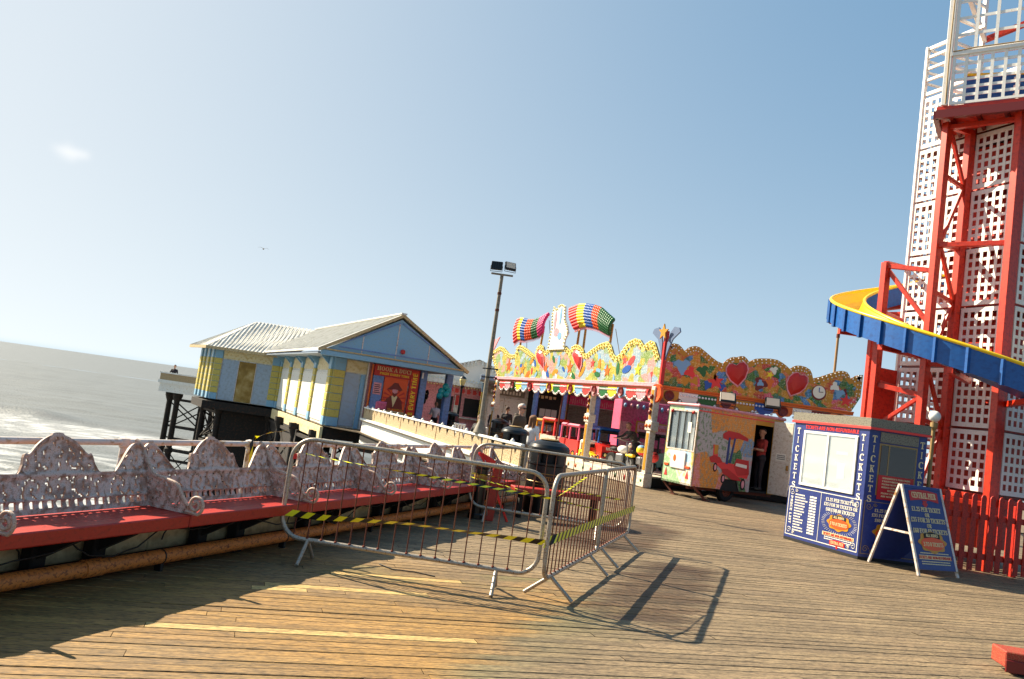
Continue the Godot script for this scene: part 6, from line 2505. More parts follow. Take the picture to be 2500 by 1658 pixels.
	g.bb(V(0.18, 1.3, 0.022), V(0.5, 1.5, 0.026))
	part(dr, "notice", g, M["letter_white"])
	g = G.new()
	g.xf = df
	for i in 3:
		var x := 0.21
		while x < 0.46:
			g.bb(V(x, 1.335 + i * 0.05, 0.027), V(x + 0.025, 1.36 + i * 0.05, 0.029))
			x += 0.035
	part(dr, "notice_print", g, M["dark"])
	g = G.new()
	g.xf = df
	g.bb(V(0.55, 1.06, 0.02), V(0.62, 1.2, 0.06), 0.01)
	part(dr, "lock", g, M["gold_line"])
	# inside the door: a stool and dark fittings
	g = G.new()
	g.bb(V(2.1, 0.38, -1.15), V(2.8, 1.1, -0.75), 0.01)
	part(t, "inner_cupboard", g, M["dark"])
	g = G.new()
	g.bb(V(2.12, 1.42, -0.9), V(2.4, 1.5, -0.6), 0.01)
	part(t, "ledge", g, M["white"])
	g = G.new()
	g.bb(V(1.0, 0.3, -0.3), V(1.76, 0.66, -0.05))
	part(t, "wheel_box", g, M["dark"])
	wheel(t, V(1.38, 0.3, -0.2), 0.3, 0.18, 0.0, "rusty_bar")
	wheel(t, V(1.38, 0.3, -Wd + 0.14), 0.3, 0.18)
	g = G.new()
	g.bb(V(0.1, 0.24, -0.3), V(LT, 0.32, -0.2))
	g.bb(V(0.1, 0.24, -Wd + 0.2), V(LT, 0.32, -Wd + 0.3))
	part(t, "chassis", g, M["rusty_bar"])
	for p in [[V(0.1, 0.33, 0.0), V(0.45, 0.0, 0.12)], [V(0.06, 0.33, -Wd), V(0.2, 0.0, -Wd + 0.35)]]:
		g = G.new()
		g.bar(p[0], p[1], 0.05, 0.05)
		g.bb(p[1] + V(-0.08, 0, -0.08), p[1] + V(0.08, 0.02, 0.08))
		part(t, "corner_jack", g, M["rusty_bar"])
	g = G.new()
	g.bb(V(0.5, 0.0, -0.5), V(1.0, 0.05, -0.42))
	part(t, "timber_pad", g, M["pav_cream"])
	floodlight(t, inv * V(6.05, 2.8, -21.75), deg_to_rad(-40.0), -0.5, 0.42, M["lamp_face"])
	floodlight(t, inv * V(7.5, 2.86, -22.4), deg_to_rad(-34.0), -0.4, 0.42, M["lamp_face"])

# ---------------------------------------------------------------- toy vehicles on the ride
func toy(called: String, label: String, at: Vector3, yaw: float, L: float, Wd: float, H: float, body: String, roof: String, kind: String) -> Node3D:
	# stands on the ride platform; +z is its front, base at y = 0
	var t := thing(called, label, "toy vehicle", Transform3D(Basis(Vector3.UP, yaw), at), "toy vehicles on the ride")
	var g := G.new()
	var hb := H * 0.5
	var prof: PackedVector2Array
	if kind == "bus":
		prof = poly([[-L / 2, 0.12], [L / 2, 0.12], [L / 2, hb * 0.95], [L * 0.47, hb * 1.05], [-L / 2, hb * 1.05]])
	elif kind == "car":
		prof = poly([[-L / 2, 0.14], [L / 2, 0.14], [L / 2, hb * 0.7], [L * 0.2, hb * 0.95], [-L / 2, hb]])
	else:
		prof = poly([[-L / 2, 0.14], [L / 2, 0.14], [L / 2, hb * 0.95], [L * 0.18, hb * 1.08], [-L / 2, hb]])
	g.xf = Transform3D(Basis(Vector3.UP, -PI / 2), Vector3.ZERO)
	g.ext(prof, -Wd / 2, Wd / 2)
	part(t, "body", g, M[body])
	# cabin: pillars and roof, open windows
	var f0 := L * 0.16 if kind != "bus" else L * 0.46
	var f1 := -L * 0.45
	for x in [-Wd / 2 + 0.03, Wd / 2 - 0.03]:
		for z in ([f0, (f0 + f1) / 2, f1] if kind == "bus" else [f0, f1]):
			g = G.new()
			g.bar(V(x, hb * 0.98, z), V(x * 0.94, H - 0.08, z - 0.03), 0.05)
			part(t, "pillar", g, M[roof])
	g = G.new()
	g.bb(V(-Wd / 2 - 0.02, H - 0.12, f1 - 0.04), V(Wd / 2 + 0.02, H, f0 + 0.04), 0.05)
	part(t, "roof", g, M[roof])
	g = G.new()
	g.bb(V(-Wd / 2 + 0.06, H - 0.22, f0 - 0.01), V(Wd / 2 - 0.06, H - 0.12, f0 + 0.05), 0.01)
	part(t, "header_board", g, M["dark"])
	g = G.new()
	g.bb(V(-Wd / 2 + 0.04, hb * 0.4, L / 2 - 0.01), V(Wd / 2 - 0.04, hb * 0.62, L / 2 + 0.03), 0.01)
	part(t, "grille", g, M["dark"])
	for s in [-1, 1]:
		g = G.new()
		g.ball(V(s * Wd * 0.32, hb * 0.5, L / 2 + 0.02), V(0.06, 0.06, 0.04), 8, 6)
		part(t, "headlight", g, M["bulb_yellow"])
		for z in [L * 0.3, -L * 0.28]:
			wheel(t, V(s * (Wd / 2 - 0.04), 0.14, z), 0.14, 0.1, PI / 2, "gold_paint")
	g = G.new()
	g.bb(V(-Wd / 2 - 0.02, 0.1, L / 2 - 0.02), V(Wd / 2 + 0.02, 0.19, L / 2 + 0.06), 0.02)
	part(t, "bumper", g, M["rail_white"])
	g = G.new()
	g.bb(V(-Wd / 2 + 0.08, hb * 0.8, -L * 0.3), V(Wd / 2 - 0.08, hb * 1.2, -L * 0.2), 0.02)
	part(t, "seat", g, M["dark_red"])
	return t

func build_vehicles():
	var y := 0.3
	toy("toy_bus", "pink and red toy bus in the middle of the ride", V(2.85, y, -29.2), 0.5, 1.25, 0.75, 1.2, "letter_red", "pink", "bus")
	var tr := toy("toy_lorry", "blue cabbed toy lorry with red bonnet on the ride", V(3.72, y, -27.9), 0.3, 1.2, 0.78, 1.24, "red", "blue", "truck")
	text(tr, "MACK", V(0.0, 0.52, 0.64), 0.5, 0.1, M["letter_white"])
	toy("toy_school_bus", "orange toy bus at the left end of the ride", V(1.75, y, -31.6), 0.35, 1.25, 0.75, 1.22, "orange", "gold_paint", "bus")
	toy("toy_cream_car", "cream and red toy car between the orange and pink buses", V(2.2, y, -30.4), 0.6, 1.2, 0.7, 1.3, "trailer_white", "letter_red", "car")
	toy("toy_green_car", "dark green toy car at the back right of the ride", V(5.2, y, -27.6), -0.5, 1.3, 0.8, 1.25, "green", "dark", "car")
	toy("toy_yellow_car", "small yellow toy car beside the lorry on the ride", V(3.3, y, -28.0), 0.4, 0.9, 0.55, 0.7, "letter_yellow", "letter_white", "car")
	# toy motorbikes
	var specs := [[V(3.95, y, -25.6), 0.6, "gloss_white", "white toy motorbike at the front edge of the ride"], [V(4.5, y, -25.0), 0.5, "red", "red toy motorbike nearest the ride's corner post"]]
	for s in specs:
		var t := thing("toy_motorbike", s[3], "toy motorbike", Transform3D(Basis(Vector3.UP, s[1]), s[0]), "toy motorbikes on the ride")
		wheel(t, V(0, 0.24, 0.42), 0.24, 0.09, PI / 2)
		wheel(t, V(0, 0.24, -0.42), 0.24, 0.11, PI / 2)
		var g := G.new()
		g.ball(V(0, 0.62, 0.08), V(0.14, 0.13, 0.26), 10, 7)
		part(t, "tank", g, M[s[2]])
		g = G.new()
		g.ball(V(0, 0.6, -0.3), V(0.12, 0.07, 0.24), 10, 6)
		part(t, "saddle", g, M["dark"])
		g = G.new()
		g.bb(V(-0.12, 0.22, -0.16), V(0.12, 0.48, 0.18), 0.04)
		part(t, "engine", g, M["steel"])
		g = G.new()
		g.tube([V(0.06, 0.24, 0.42), V(0.06, 0.86, 0.26)], 0.022, 6)
		g.tube([V(-0.06, 0.24, 0.42), V(-0.06, 0.86, 0.26)], 0.022, 6)
		part(t, "fork", g, M["steel"])
		g = G.new()
		g.tube([V(-0.32, 0.95, 0.12), V(-0.12, 0.9, 0.26), V(0.12, 0.9, 0.26), V(0.32, 0.95, 0.12)], 0.018, 6)
		part(t, "handlebar", g, M["steel"])
		g = G.new()
		g.bb(V(-0.09, 0.42, 0.24), V(0.09, 0.52, 0.6), 0.04)
		part(t, "mudguard", g, M["letter_yellow"])
		g = G.new()
		g.ball(V(0, 0.78, 0.36), V(0.08, 0.08, 0.05), 8, 6)
		part(t, "headlight", g, M["bulb_white"])
		g = G.new()
		g.bb(V(-0.1, 0.02, -0.5), V(0.1, 0.1, 0.5), 0.02)
		part(t, "stand", g, M["dark"])
	for b in [[V(4.42, 1.0, -24.7), ["letter_red", "letter_yellow", "sky_paint"], "rainbow banded ball on a stalk by the toy motorbikes"], [V(4.72, 0.85, -24.2), ["red", "letter_red", "dark_red"], "red ball on a stalk nearest the trailer"]]:
		var t := thing("striped_ball", b[2], "ball", Transform3D(Basis(), b[0]), "balls on stalks on the ride")
		for k in 3:
			var g := G.new()
			var pr := []
			for i in 5:
				var f: float = -PI / 2 + PI * (k * 4 + i) / 12.0
				pr.push_back(Vector2(cos(f) * 0.16, sin(f) * 0.16))
			g.lathe(V(0, 0, 0), pr, 14)
			part(t, "ball_band", g, M[b[1][k]])
		var g2 := G.new()
		g2.tube([V(0, -0.15, 0), V(0, 0.3 - b[0].y, 0)], 0.02, 6)
		part(t, "stalk", g2, M["steel"])

# ---------------------------------------------------------------- crowd barriers and tape
func barrier(label: String, F: Transform3D, L: float, rleft: float, rright: float):
	var t := thing("crowd_barrier", label, "barrier", F, "steel crowd barriers round the closed area")
	var y0 := 0.2
	var y1 := 1.1
	var path := []
	var corner := func(cx: float, cy: float, r: float, a0: float):
		for i in 7:
			var a := a0 + PI / 2 * i / 6.0
			path.push_back(V(cx + cos(a) * r, cy + sin(a) * r, 0))
	corner.call(L - rright, y0 + rright, rright, -PI / 2)
	corner.call(L - rright, y1 - rright, rright, 0.0)
	corner.call(rleft, y1 - rleft, rleft, PI / 2)
	corner.call(rleft, y0 + rleft, rleft, PI)
	path.push_back(path[0])
	var g := G.new()
	g.tube(path, 0.021, 10, false)
	part(t, "frame_tube", g, M["galvanised"])
	var n := int(round(L / 0.128))
	var bar := G.new()
	bar.tube([V(0, y0 + 0.01, 0), V(0, y1 - 0.01, 0)], 0.0062, 6, false)
	var bm := bar.mesh()
	var weld := G.new()
	weld.ball(V(0, y0 + 0.014, 0), V(0.017, 0.017, 0.021), 6, 4)
	weld.ball(V(0, y1 - 0.018, 0), V(0.012, 0.01, 0.014), 6, 4)
	var wm := weld.mesh()
	for i in range(1, n):
		var x := L * i / n
		var b := mpart(t, "upright_bar", bm, M["rusty_bar"], Transform3D(Basis(), V(x, 0, 0)))
		mpart(b, "weld", wm, M["weld_rust"], Transform3D(), "stuff")
	for x in [0.27, L - 0.36]:
		for s in [-1, 1]:
			g = G.new()
			g.tube([V(x, 0.2, 0.0), V(x, 0.17, s * 0.03), V(x, 0.012, s * 0.225)], 0.018, 8)
			part(t, "leg", g, M["galvanised"])

func ribbon(p: Node, pts: Array, w: float, stripe: float, twist: float, phase := 0.0):
	var ya := G.new()
	var bl := G.new()
	var run := 0.0
	var acc := 0.0
	var step := stripe / 2.0
	# resample
	var line := []
	for i in pts.size() - 1:
		var a: Vector3 = pts[i]
		var b: Vector3 = pts[i + 1]
		var n := int(max(1, ceil(a.distance_to(b) / (stripe / 4.0))))
		for k in n:
			line.push_back(a.lerp(b, k / float(n)))
	line.push_back(pts[pts.size() - 1])
	var edge := func(i: int, s: float, sh: float) -> Vector3:
		var d: Vector3 = (line[min(i + 1, line.size() - 1)] - line[max(i - 1, 0)]).normalized()
		var up := Vector3.UP
		up = (up - d * d.dot(up)).normalized()
		up = up.rotated(d, phase + sin(phase + twist * i * stripe / 4.0) * (1.15 if twist > 0.0 else 0.0))
		return line[i] + up * w * 0.5 * s + d * sh * s
	for i in line.size() - 1:
		var dk := (i / 2) % 2 == 1
		var g: G = bl if dk else ya
		var sh := stripe * 0.22
		g.quad(edge.call(i, -1.0, sh), edge.call(i + 1, -1.0, sh), edge.call(i + 1, 1.0, sh), edge.call(i, 1.0, sh))
	part(p, "yellow_stripes", ya, M["tape_yellow"])
	part(p, "black_stripes", bl, M["tape_black"])

func build_barriers():
	var F1 := fr(-1.85, -7.42, rad_to_deg(atan2(1.71, -0.13)))
	barrier("front steel crowd barrier facing the camera with rusty bars", F1, 2.36, 0.2, 0.18)
	var F2 := fr(0.549, -7.075, 19.27)
	barrier("steel crowd barrier seen edge-on to the right of the front one", F2, 2.19, 0.16, 0.1)
	var F3 := fr(1.262, -9.12, 18.9)
	barrier("steel crowd barrier seen edge-on furthest right, behind another", F3, 2.1, 0.1, 0.14)
	var F4 := fr(-0.3, -11.66, 97.0)
	barrier("rear steel crowd barrier in front of the near black litter bin", F4, 2.22, 0.2, 0.16)
	var t := thing("hazard_tape", "yellow and black hazard tape along the lower bars of the front barrier", "tape", Transform3D(), "hazard tapes on the barriers")
	ribbon(t, [V(-1.79, 0.42, -7.39), V(-1.5, 0.42, -7.36), V(-0.69, 0.485, -7.28), V(0.15, 0.5, -7.2), V(0.53, 0.52, -7.08)], 0.062, 0.16, 1.1, 0.0)
	t = thing("hazard_tape", "flat yellow and black hazard tape along the two right-hand barriers", "tape", Transform3D(), "hazard tapes on the barriers")
	ribbon(t, [V(0.53, 0.52, -7.06), V(0.62, 0.56, -7.12), V(1.3, 0.55, -9.1), V(1.99, 0.53, -11.1)], 0.078, 0.14, 0.0, 0.0)
	t = thing("hazard_tape", "thin twisted hazard tape high across the front barrier", "tape", Transform3D(), "hazard tapes on the barriers")
	ribbon(t, [V(-1.82, 0.97, -7.4), V(-1.5, 0.95, -7.37), V(-0.75, 0.93, -7.31), V(0.3, 0.9, -7.22), V(0.56, 0.9, -7.08), V(0.7, 0.97, -7.4), V(0.95, 1.06, -8.2)], 0.022, 0.12, 2.2, 0.7)
	t = thing("hazard_tape", "loose hazard tape strung across the rear barrier", "tape", Transform3D(), "hazard tapes on the barriers")
	ribbon(t, [V(-0.3, 0.66, -11.6), V(0.4, 0.64, -11.5), V(1.2, 0.62, -11.4), V(1.86, 0.6, -11.3)], 0.024, 0.13, 1.7, 0.3)
	ribbon(t, [V(-0.3, 0.6, -11.6), V(0.4, 0.53, -11.5), V(1.2, 0.44, -11.4), V(1.8, 0.4, -11.3)], 0.02, 0.13, 2.0, 1.0)
	t = thing("hazard_tape", "hazard tape tied over the handrail beside the pavilion legs", "tape", Transform3D(), "hazard tapes on the barriers")
	ribbon(t, [V(-2.35, 0.6, -7.9), V(-2.38, 0.98, -7.9), V(-2.3, 1.05, -8.05), V(-2.15, 1.1, -8.35)], 0.03, 0.2, 1.0, 0.2)
	t = thing("red_tape_knot", "red tape knotted round the rear barrier's left end", "tape")
	for k in 8:
		var g := G.new()
		var a := k * 0.85
		var e := V(-0.2 + 0.035 * k, 0.93 - 0.05 * (k % 3) - 0.012 * k, -11.56 + 0.02 * sin(a * 2.0))
		var q := V(-0.25, 0.95, -11.585)
		var m := q.lerp(e, 0.5) + V(0, 0.025, 0.01)
		for s in [[q, m], [m, e]]:
			g.bar(s[0], s[1], 0.004, 0.028)
		part(t, "strand", g, M["tape_red"])
	t = thing("red_tape_band", "red tape wound on the front barrier's left upright", "tape")
	var g := G.new()
	g.tube([V(-1.83, 0.9, -7.43), V(-1.835, 0.945, -7.43)], 0.026, 10)
	part(t, "band", g, M["tape_red"])

# ---------------------------------------------------------------- bins, lamps, chair
func bin(label: String, at: Vector3, s: float, gold: bool):
	var t := thing("litter_bin", label, "litter bin", Transform3D(Basis.from_scale(Vector3.ONE * s), at), "black litter bins")
	var g := G.new()
	g.lathe(V(0, 0, 0), [Vector2(0.0, 0.0), Vector2(0.3, 0.0), Vector2(0.315, 0.03), Vector2(0.32, 0.78), Vector2(0.335, 0.8), Vector2(0.335, 0.83), Vector2(0.28, 0.835)], 24)
	part(t, "barrel", g, M["black_plastic"])
	for y in [0.66, 0.52]:
		g = G.new()
		g.lathe(V(0, y, 0), [Vector2(0.318, -0.008), Vector2(0.325, 0.0), Vector2(0.318, 0.008)], 24)
		part(t, "gold_band", g, M["gold_line"] if gold else M["black_paint"])
	for k in 4:
		var a := PI / 4 + PI / 2 * k
		g = G.new()
		g.box(V(cos(a) * 0.29, 0.93, sin(a) * 0.29), V(0.07, 0.24, 0.2), Basis(Vector3.UP, -a), 0.02)
		part(t, "hood_pillar", g, M["black_plastic"])
	g = G.new()
	g.lathe(V(0, 0, 0), [Vector2(0.3, 1.03), Vector2(0.345, 1.03), Vector2(0.345, 1.07), Vector2(0.32, 1.12), Vector2(0.24, 1.17), Vector2(0.14, 1.2), Vector2(0.0, 1.2)], 24)
	part(t, "hood", g, M["black_plastic"])
	g = G.new()
	g.lathe(V(0, 0, 0), [Vector2(0.14, 1.2), Vector2(0.17, 1.205), Vector2(0.15, 1.22), Vector2(0.0, 1.225)], 18)
	part(t, "ash_plate", g, M["dull_gold"])
	g = G.new()
	g.lathe(V(0, 0, 0), [Vector2(0.22, 0.8), Vector2(0.23, 1.04), Vector2(0.0, 1.05)], 16)
	part(t, "liner", g, M["dark"])
	text(t, "LITTER", V(0.02, 0.59, 0.322), 0.24, 0.055, M["gold_line"], serif, 0.0, "lettering")
	return t

func build_street():
	var g: G
	bin("black litter bin with gold bands just behind the rear barrier", V(0.88, 0, -13.55), 1.02, true)
	bin("black domed litter bin behind the white parapet, in front of the girl", V(0.41, 0, -20.2), 1.04, true)
	bin("small black litter bin in front of the two walkers", V(-0.02, 0, -32.8), 1.05, true)
	bin("black litter bin beside the black lamp post near the gable", V(-2.3, 0, -38.0), 1.0, false)
	# tall pole with two floodlights
	var p := thing("floodlight_pole", "tall grey pole with two floodlights standing on the white parapet", "lamp post", fr(-0.445, -18.7, 90.0, 1.0))
	g = G.new()
	g.lathe(V(0, 0, 0), [Vector2(0.16, 0.0), Vector2(0.16, 0.03), Vector2(0.07, 0.28), Vector2(0.055, 0.34), Vector2(0.05, 1.9), Vector2(0.042, 3.0), Vector2(0.04, 3.78), Vector2(0.0, 3.79)], 12)
	part(p, "shaft", g, M["pole_grey"])
	g = G.new()
	g.bb(V(-0.26, 3.76, -0.03), V(0.26, 3.8, 0.03), 0.006)
	part(p, "cross_arm", g, M["pole_grey"])
	for y in [1.32, 1.52]:
		g = G.new()
		g.bar(V(-0.14, y, 0.06), V(0.2, y + 0.02, 0.04), 0.025)
		g.ball(V(0.2, y + 0.01, 0.05), V(0.03, 0.03, 0.03), 6, 4)
		part(p, "clamp", g, M["dark"])
	for y in [2.9, 3.3]:
		g = G.new()
		g.tube([V(0, y, 0), V(0, y + 0.05, 0)], 0.052, 10)
		part(p, "joint_band", g, M["rusty_bar"])
	floodlight(p, V(-0.15, 3.97, 0.02), deg_to_rad(170.0), 0.15, 0.27, M["lamp_face"])
	floodlight(p, V(0.17, 4.0, 0.02), deg_to_rad(22.0), -0.35, 0.27, M["lamp_face"])
	# black street lamp
	p = thing("black_street_lamp", "slim black street lamp with glass lantern beside the blue gable", "lamp post", fr(-2.06, -38.4, 90.0))
	g = G.new()
	g.lathe(V(0, 0, 0), [Vector2(0.16, 0), Vector2(0.16, 0.25), Vector2(0.1, 0.32), Vector2(0.1, 0.8), Vector2(0.06, 0.86), Vector2(0.05, 2.4), Vector2(0.12, 2.48), Vector2(0.1, 2.54)], 12)
	part(p, "shaft", g, M["black_paint"])
	g = G.new()
	g.lathe(V(0, 0, 0), [Vector2(0.09, 2.54), Vector2(0.16, 2.78), Vector2(0.15, 2.86), Vector2(0.0, 2.95)], 8)
	part(p, "lantern", g, M["bulb_yellow"])
	g = G.new()
	g.lathe(V(0, 0, 0), [Vector2(0.18, 2.86), Vector2(0.1, 2.95), Vector2(0.02, 3.0), Vector2(0.0, 3.05)], 8)
	part(p, "cap", g, M["black_paint"])
	# white plastic chairs
	for c in [[V(-0.75, 0, -27.2), -0.5, "white garden chair with the seated man beside the pole"], [V(-1.2, 0, -27.6), 0.6, "white garden chair with a red seat left of the seated man"]]:
		var t := thing("garden_chair", c[2], "chair", Transform3D(Basis(Vector3.UP, c[1]), c[0]), "white garden chairs")
		g = G.new()
		g.bb(V(-0.24, 0.42, -0.22), V(0.24, 0.45, 0.24), 0.01)
		part(t, "seat", g, M["gloss_white"])
		for k in 4:
			g = G.new()
			g.bar(V(-0.18 + k * 0.12, 0.45, -0.22), V(-0.18 + k * 0.12, 0.92, -0.3), 0.06, 0.02)
			part(t, "back_slat", g, M["gloss_white"])
		g = G.new()
		g.bb(V(-0.24, 0.9, -0.33), V(0.24, 0.97, -0.28), 0.02)
		part(t, "top_rail", g, M["gloss_white"])
		for sx in [-1, 1]:
			for sz in [-1, 1]:
				g = G.new()
				g.bar(V(sx * 0.22, 0.42, sz * 0.2), V(sx * 0.27, 0.0, sz * 0.25), 0.04)
				part(t, "leg", g, M["gloss_white"])
			g = G.new()
			g.bb(V(sx * 0.27 - 0.02, 0.64, -0.26), V(sx * 0.27 + 0.02, 0.67, 0.22), 0.01)
			part(t, "arm_rest", g, M["gloss_white"])
	# bollard and red board inside the barriers
	var b := thing("black_bollard", "black bollard against the bench end inside the barriers", "bollard", fr(-0.17, -11.86, 90.0))
	g = G.new()
	g.lathe(V(0, 0, 0), [Vector2(0.12, 0), Vector2(0.12, 0.06), Vector2(0.1, 0.08), Vector2(0.1, 0.72), Vector2(0.115, 0.74), Vector2(0.11, 0.79), Vector2(0.06, 0.83), Vector2(0, 0.84)], 14)
	part(b, "post", g, M["black_plastic"])
	g = G.new()
	g.lathe(V(0, 0.6, 0), [Vector2(0.1, -0.04), Vector2(0.104, 0), Vector2(0.1, 0.04)], 14)
	part(b, "band", g, M["gold_line"])
	b = thing("red_board", "upright red board leaning beside the black bollard", "board", fr(0.02, -11.78, 80.0))
	g = G.new()
	g.box(V(0.02, 0.39, 0), V(0.14, 0.78, 0.05), Basis(Vector3.BACK, -0.06), 0.008)
	part(b, "plank", g, M["red_seat"])
	g = G.new()
	g.bar(V(0.05, 0.45, -0.02), V(0.3, 0.0, -0.1), 0.03)
	part(b, "prop", g, M["tape_red"])
	# a bench on the far side of the barriers
	b = thing("plain_red_bench", "low red plank bench behind the rear barrier near the bin", "bench", fr(0.35, -12.6, 75.0))
	g = G.new()
	g.bb(V(0, 0.4, -0.2), V(1.5, 0.47, 0.1), 0.01)
	part(b, "seat", g, M["red_seat"])
	for x in [0.1, 1.35]:
		g = G.new()
		g.bb(V(x, 0, -0.15), V(x + 0.06, 0.4, 0.05))
		part(b, "leg", g, M["dark_brown_and_shade"])
	# cable lying on the deck by the front barrier
	b = thing("deck_cable", "thin black cable lying on the boards below the front barrier", "cable")
	g = G.new()
	g.tube([V(-0.95, 0.006, -7.75), V(-0.8, 0.006, -7.6), V(-0.6, 0.006, -7.62), V(-0.4, 0.006, -7.55)], 0.006, 5)
	part(b, "cable_run", g, M["cable"])
	# a gull far out
	var gu := thing("gull", "tiny gull flying in the clear sky left of the pole", "bird", Transform3D(Basis(Vector3.UP, 0.4), V(-36.0, 19.2, -110.0)))
	g = G.new()
	g.ball(V(0, 0, 0), V(0.1, 0.09, 0.32), 8, 6)
	g.ball(V(0, 0.03, 0.34), V(0.06, 0.06, 0.09), 8, 6)
	for s in [-1, 1]:
		g.quad(V(s * 0.05, 0.03, 0.12), V(s * 0.35, 0.2, 0.1), V(s * 0.35, 0.2, -0.06), V(s * 0.05, 0.03, -0.12))
		g.quad(V(s * 0.35, 0.2, 0.1), V(s * 0.75, 0.12, -0.05), V(s * 0.72, 0.12, -0.12), V(s * 0.35, 0.2, -0.06))
	g.quad(V(-0.06, 0, -0.28), V(0.06, 0, -0.28), V(0.1, 0.0, -0.5), V(-0.1, 0.0, -0.5))
	part(gu, "body", g, M["pole_grey"])

# ---------------------------------------------------------------- people
func body_mesh(bones: Array, cell: float, extra: G) -> ArrayMesh:
	# bones: [a, b, ra, rb, colour]; smooth union meshed as surface nets
	var lo := Vector3(1e9, 1e9, 1e9)
	var hi := -lo
	for b in bones:
		for e in [[b[0], b[2]], [b[1], b[3]]]:
			lo = lo.min(e[0] - Vector3.ONE * (e[1] + 0.06))
			hi = hi.max(e[0] + Vector3.ONE * (e[1] + 0.06))
	var n := Vector3i(((hi - lo) / cell).ceil()) + Vector3i.ONE
	var f := PackedFloat32Array()
	f.resize(n.x * n.y * n.z)
	f.fill(1.0)
	var near := PackedFloat32Array()
	near.resize(f.size())
	near.fill(9.0)
	var who := PackedInt32Array()
	who.resize(f.size())
	var K := 0.035
	for bi in bones.size():
		var b: Array = bones[bi]
		var a: Vector3 = b[0]
		var ab: Vector3 = b[1] - a
		var l2: float = max(ab.length_squared(), 1e-9)
		var r: float = max(b[2], b[3]) + 0.07
		var m0 := Vector3i(((a.min(b[1]) - Vector3.ONE * r - lo) / cell).floor()).clamp(Vector3i.ZERO, n - Vector3i.ONE)
		var m1 := Vector3i(((a.max(b[1]) + Vector3.ONE * r - lo) / cell).ceil()).clamp(Vector3i.ZERO, n - Vector3i.ONE)
		for z in range(m0.z, m1.z + 1):
			for y in range(m0.y, m1.y + 1):
				for x in range(m0.x, m1.x + 1):
					var p := lo + Vector3(x, y, z) * cell - a
					var t: float = clamp(p.dot(ab) / l2, 0.0, 1.0)
					var d: float = (p - ab * t).length() - lerp(b[2], b[3], t)
					var i := x + n.x * (y + n.y * z)
					var o := f[i]
					var h: float = max(K - abs(o - d), 0.0) / K
					f[i] = min(o, d) - h * h * K * 0.25
					if d < near[i]:
						near[i] = d
						who[i] = bi
	var idx := {}
	var pos := []
	var st := [1, n.x, n.x * n.y]
	for z in n.z - 1:
		for y in n.y - 1:
			for x in n.x - 1:
				var i := x + n.x * (y + n.y * z)
				var s := 0
				var c := [f[i], f[i + 1], f[i + n.x], f[i + n.x + 1], f[i + st[2]], f[i + st[2] + 1], f[i + st[2] + n.x], f[i + st[2] + n.x + 1]]
				for k in 8:
					if c[k] < 0.0:
						s += 1
				if s == 0 or s == 8:
					continue
				var sum := Vector3.ZERO
				var m := 0
				for e in [[0, 1], [2, 3], [4, 5], [6, 7], [0, 2], [1, 3], [4, 6], [5, 7], [0, 4], [1, 5], [2, 6], [3, 7]]:
					var va: float = c[e[0]]
					var vb: float = c[e[1]]
					if (va < 0.0) != (vb < 0.0):
						var t := va / (va - vb)
						var pa := Vector3(e[0] & 1, (e[0] >> 1) & 1, e[0] >> 2)
						var pb := Vector3(e[1] & 1, (e[1] >> 1) & 1, e[1] >> 2)
						sum += pa.lerp(pb, t)
						m += 1
				var g := Vector3(c[1] + c[3] + c[5] + c[7] - c[0] - c[2] - c[4] - c[6], c[2] + c[3] + c[6] + c[7] - c[0] - c[1] - c[4] - c[5], c[4] + c[5] + c[6] + c[7] - c[0] - c[1] - c[2] - c[3])
				idx[i] = pos.size()
				pos.push_back([lo + (Vector3(x, y, z) + sum / m) * cell, g.normalized(), bones[who[i]][4]])
	var G2 := extra
	for i in idx:
		var x: int = i % n.x
		var y: int = (i / n.x) % n.y
		var z: int = i / st[2]
		for ax in 3:
			var j: int = i + st[ax]
			if (f[i] < 0.0) == (f[j] < 0.0):
				continue
			var u: int = st[(ax + 1) % 3]
			var v: int = st[(ax + 2) % 3]
			var q := [i, i - u, i - u - v, i - v]
			var ok := true
			for k in q:
				if not idx.has(k):
					ok = false
			if not ok:
				continue
			if f[i] >= 0.0:
				q.reverse()
			for k in [0, 2, 1, 0, 3, 2]:
				var e: Array = pos[idx[q[k]]]
				G2.col = e[2]
				G2.pt(e[0], e[1], Vector2.ZERO)
	return G2.mesh()

func hand(g: G, wrist: Vector3, dirv: Vector3, side: float, col: Color, s: float):
	# palm with four curled fingers of different lengths and a thumb off its side
	g.col = col
	var d := dirv.normalized()
	var x := d.cross(Vector3.FORWARD if abs(d.z) < 0.8 else Vector3.UP).normalized()
	var z := x.cross(d)
	var b := Basis(x, d, z)
	g.box(wrist + d * 0.045 * s, Vector3(0.07, 0.09, 0.028) * s, b, 0.01 * s)
	for k in 4:
		var o := wrist + d * 0.088 * s + x * (k - 1.5) * 0.018 * s
		var L: float = [0.065, 0.078, 0.074, 0.058][k] * s
		g.tube([o, o + d * L * 0.5 + z * 0.006 * s, o + d * L * 0.85 + z * 0.025 * s, o + d * L * 0.95 + z * 0.04 * s], [0.0095 * s, 0.009 * s, 0.008 * s, 0.006 * s], 5)
	var th := wrist + d * 0.03 * s + x * side * 0.035 * s
	g.tube([th, th + (d * 0.03 + x * side * 0.02 + z * 0.012) * s, th + (d * 0.055 + x * side * 0.022 + z * 0.026) * s], [0.011 * s, 0.0105 * s, 0.008 * s], 5)

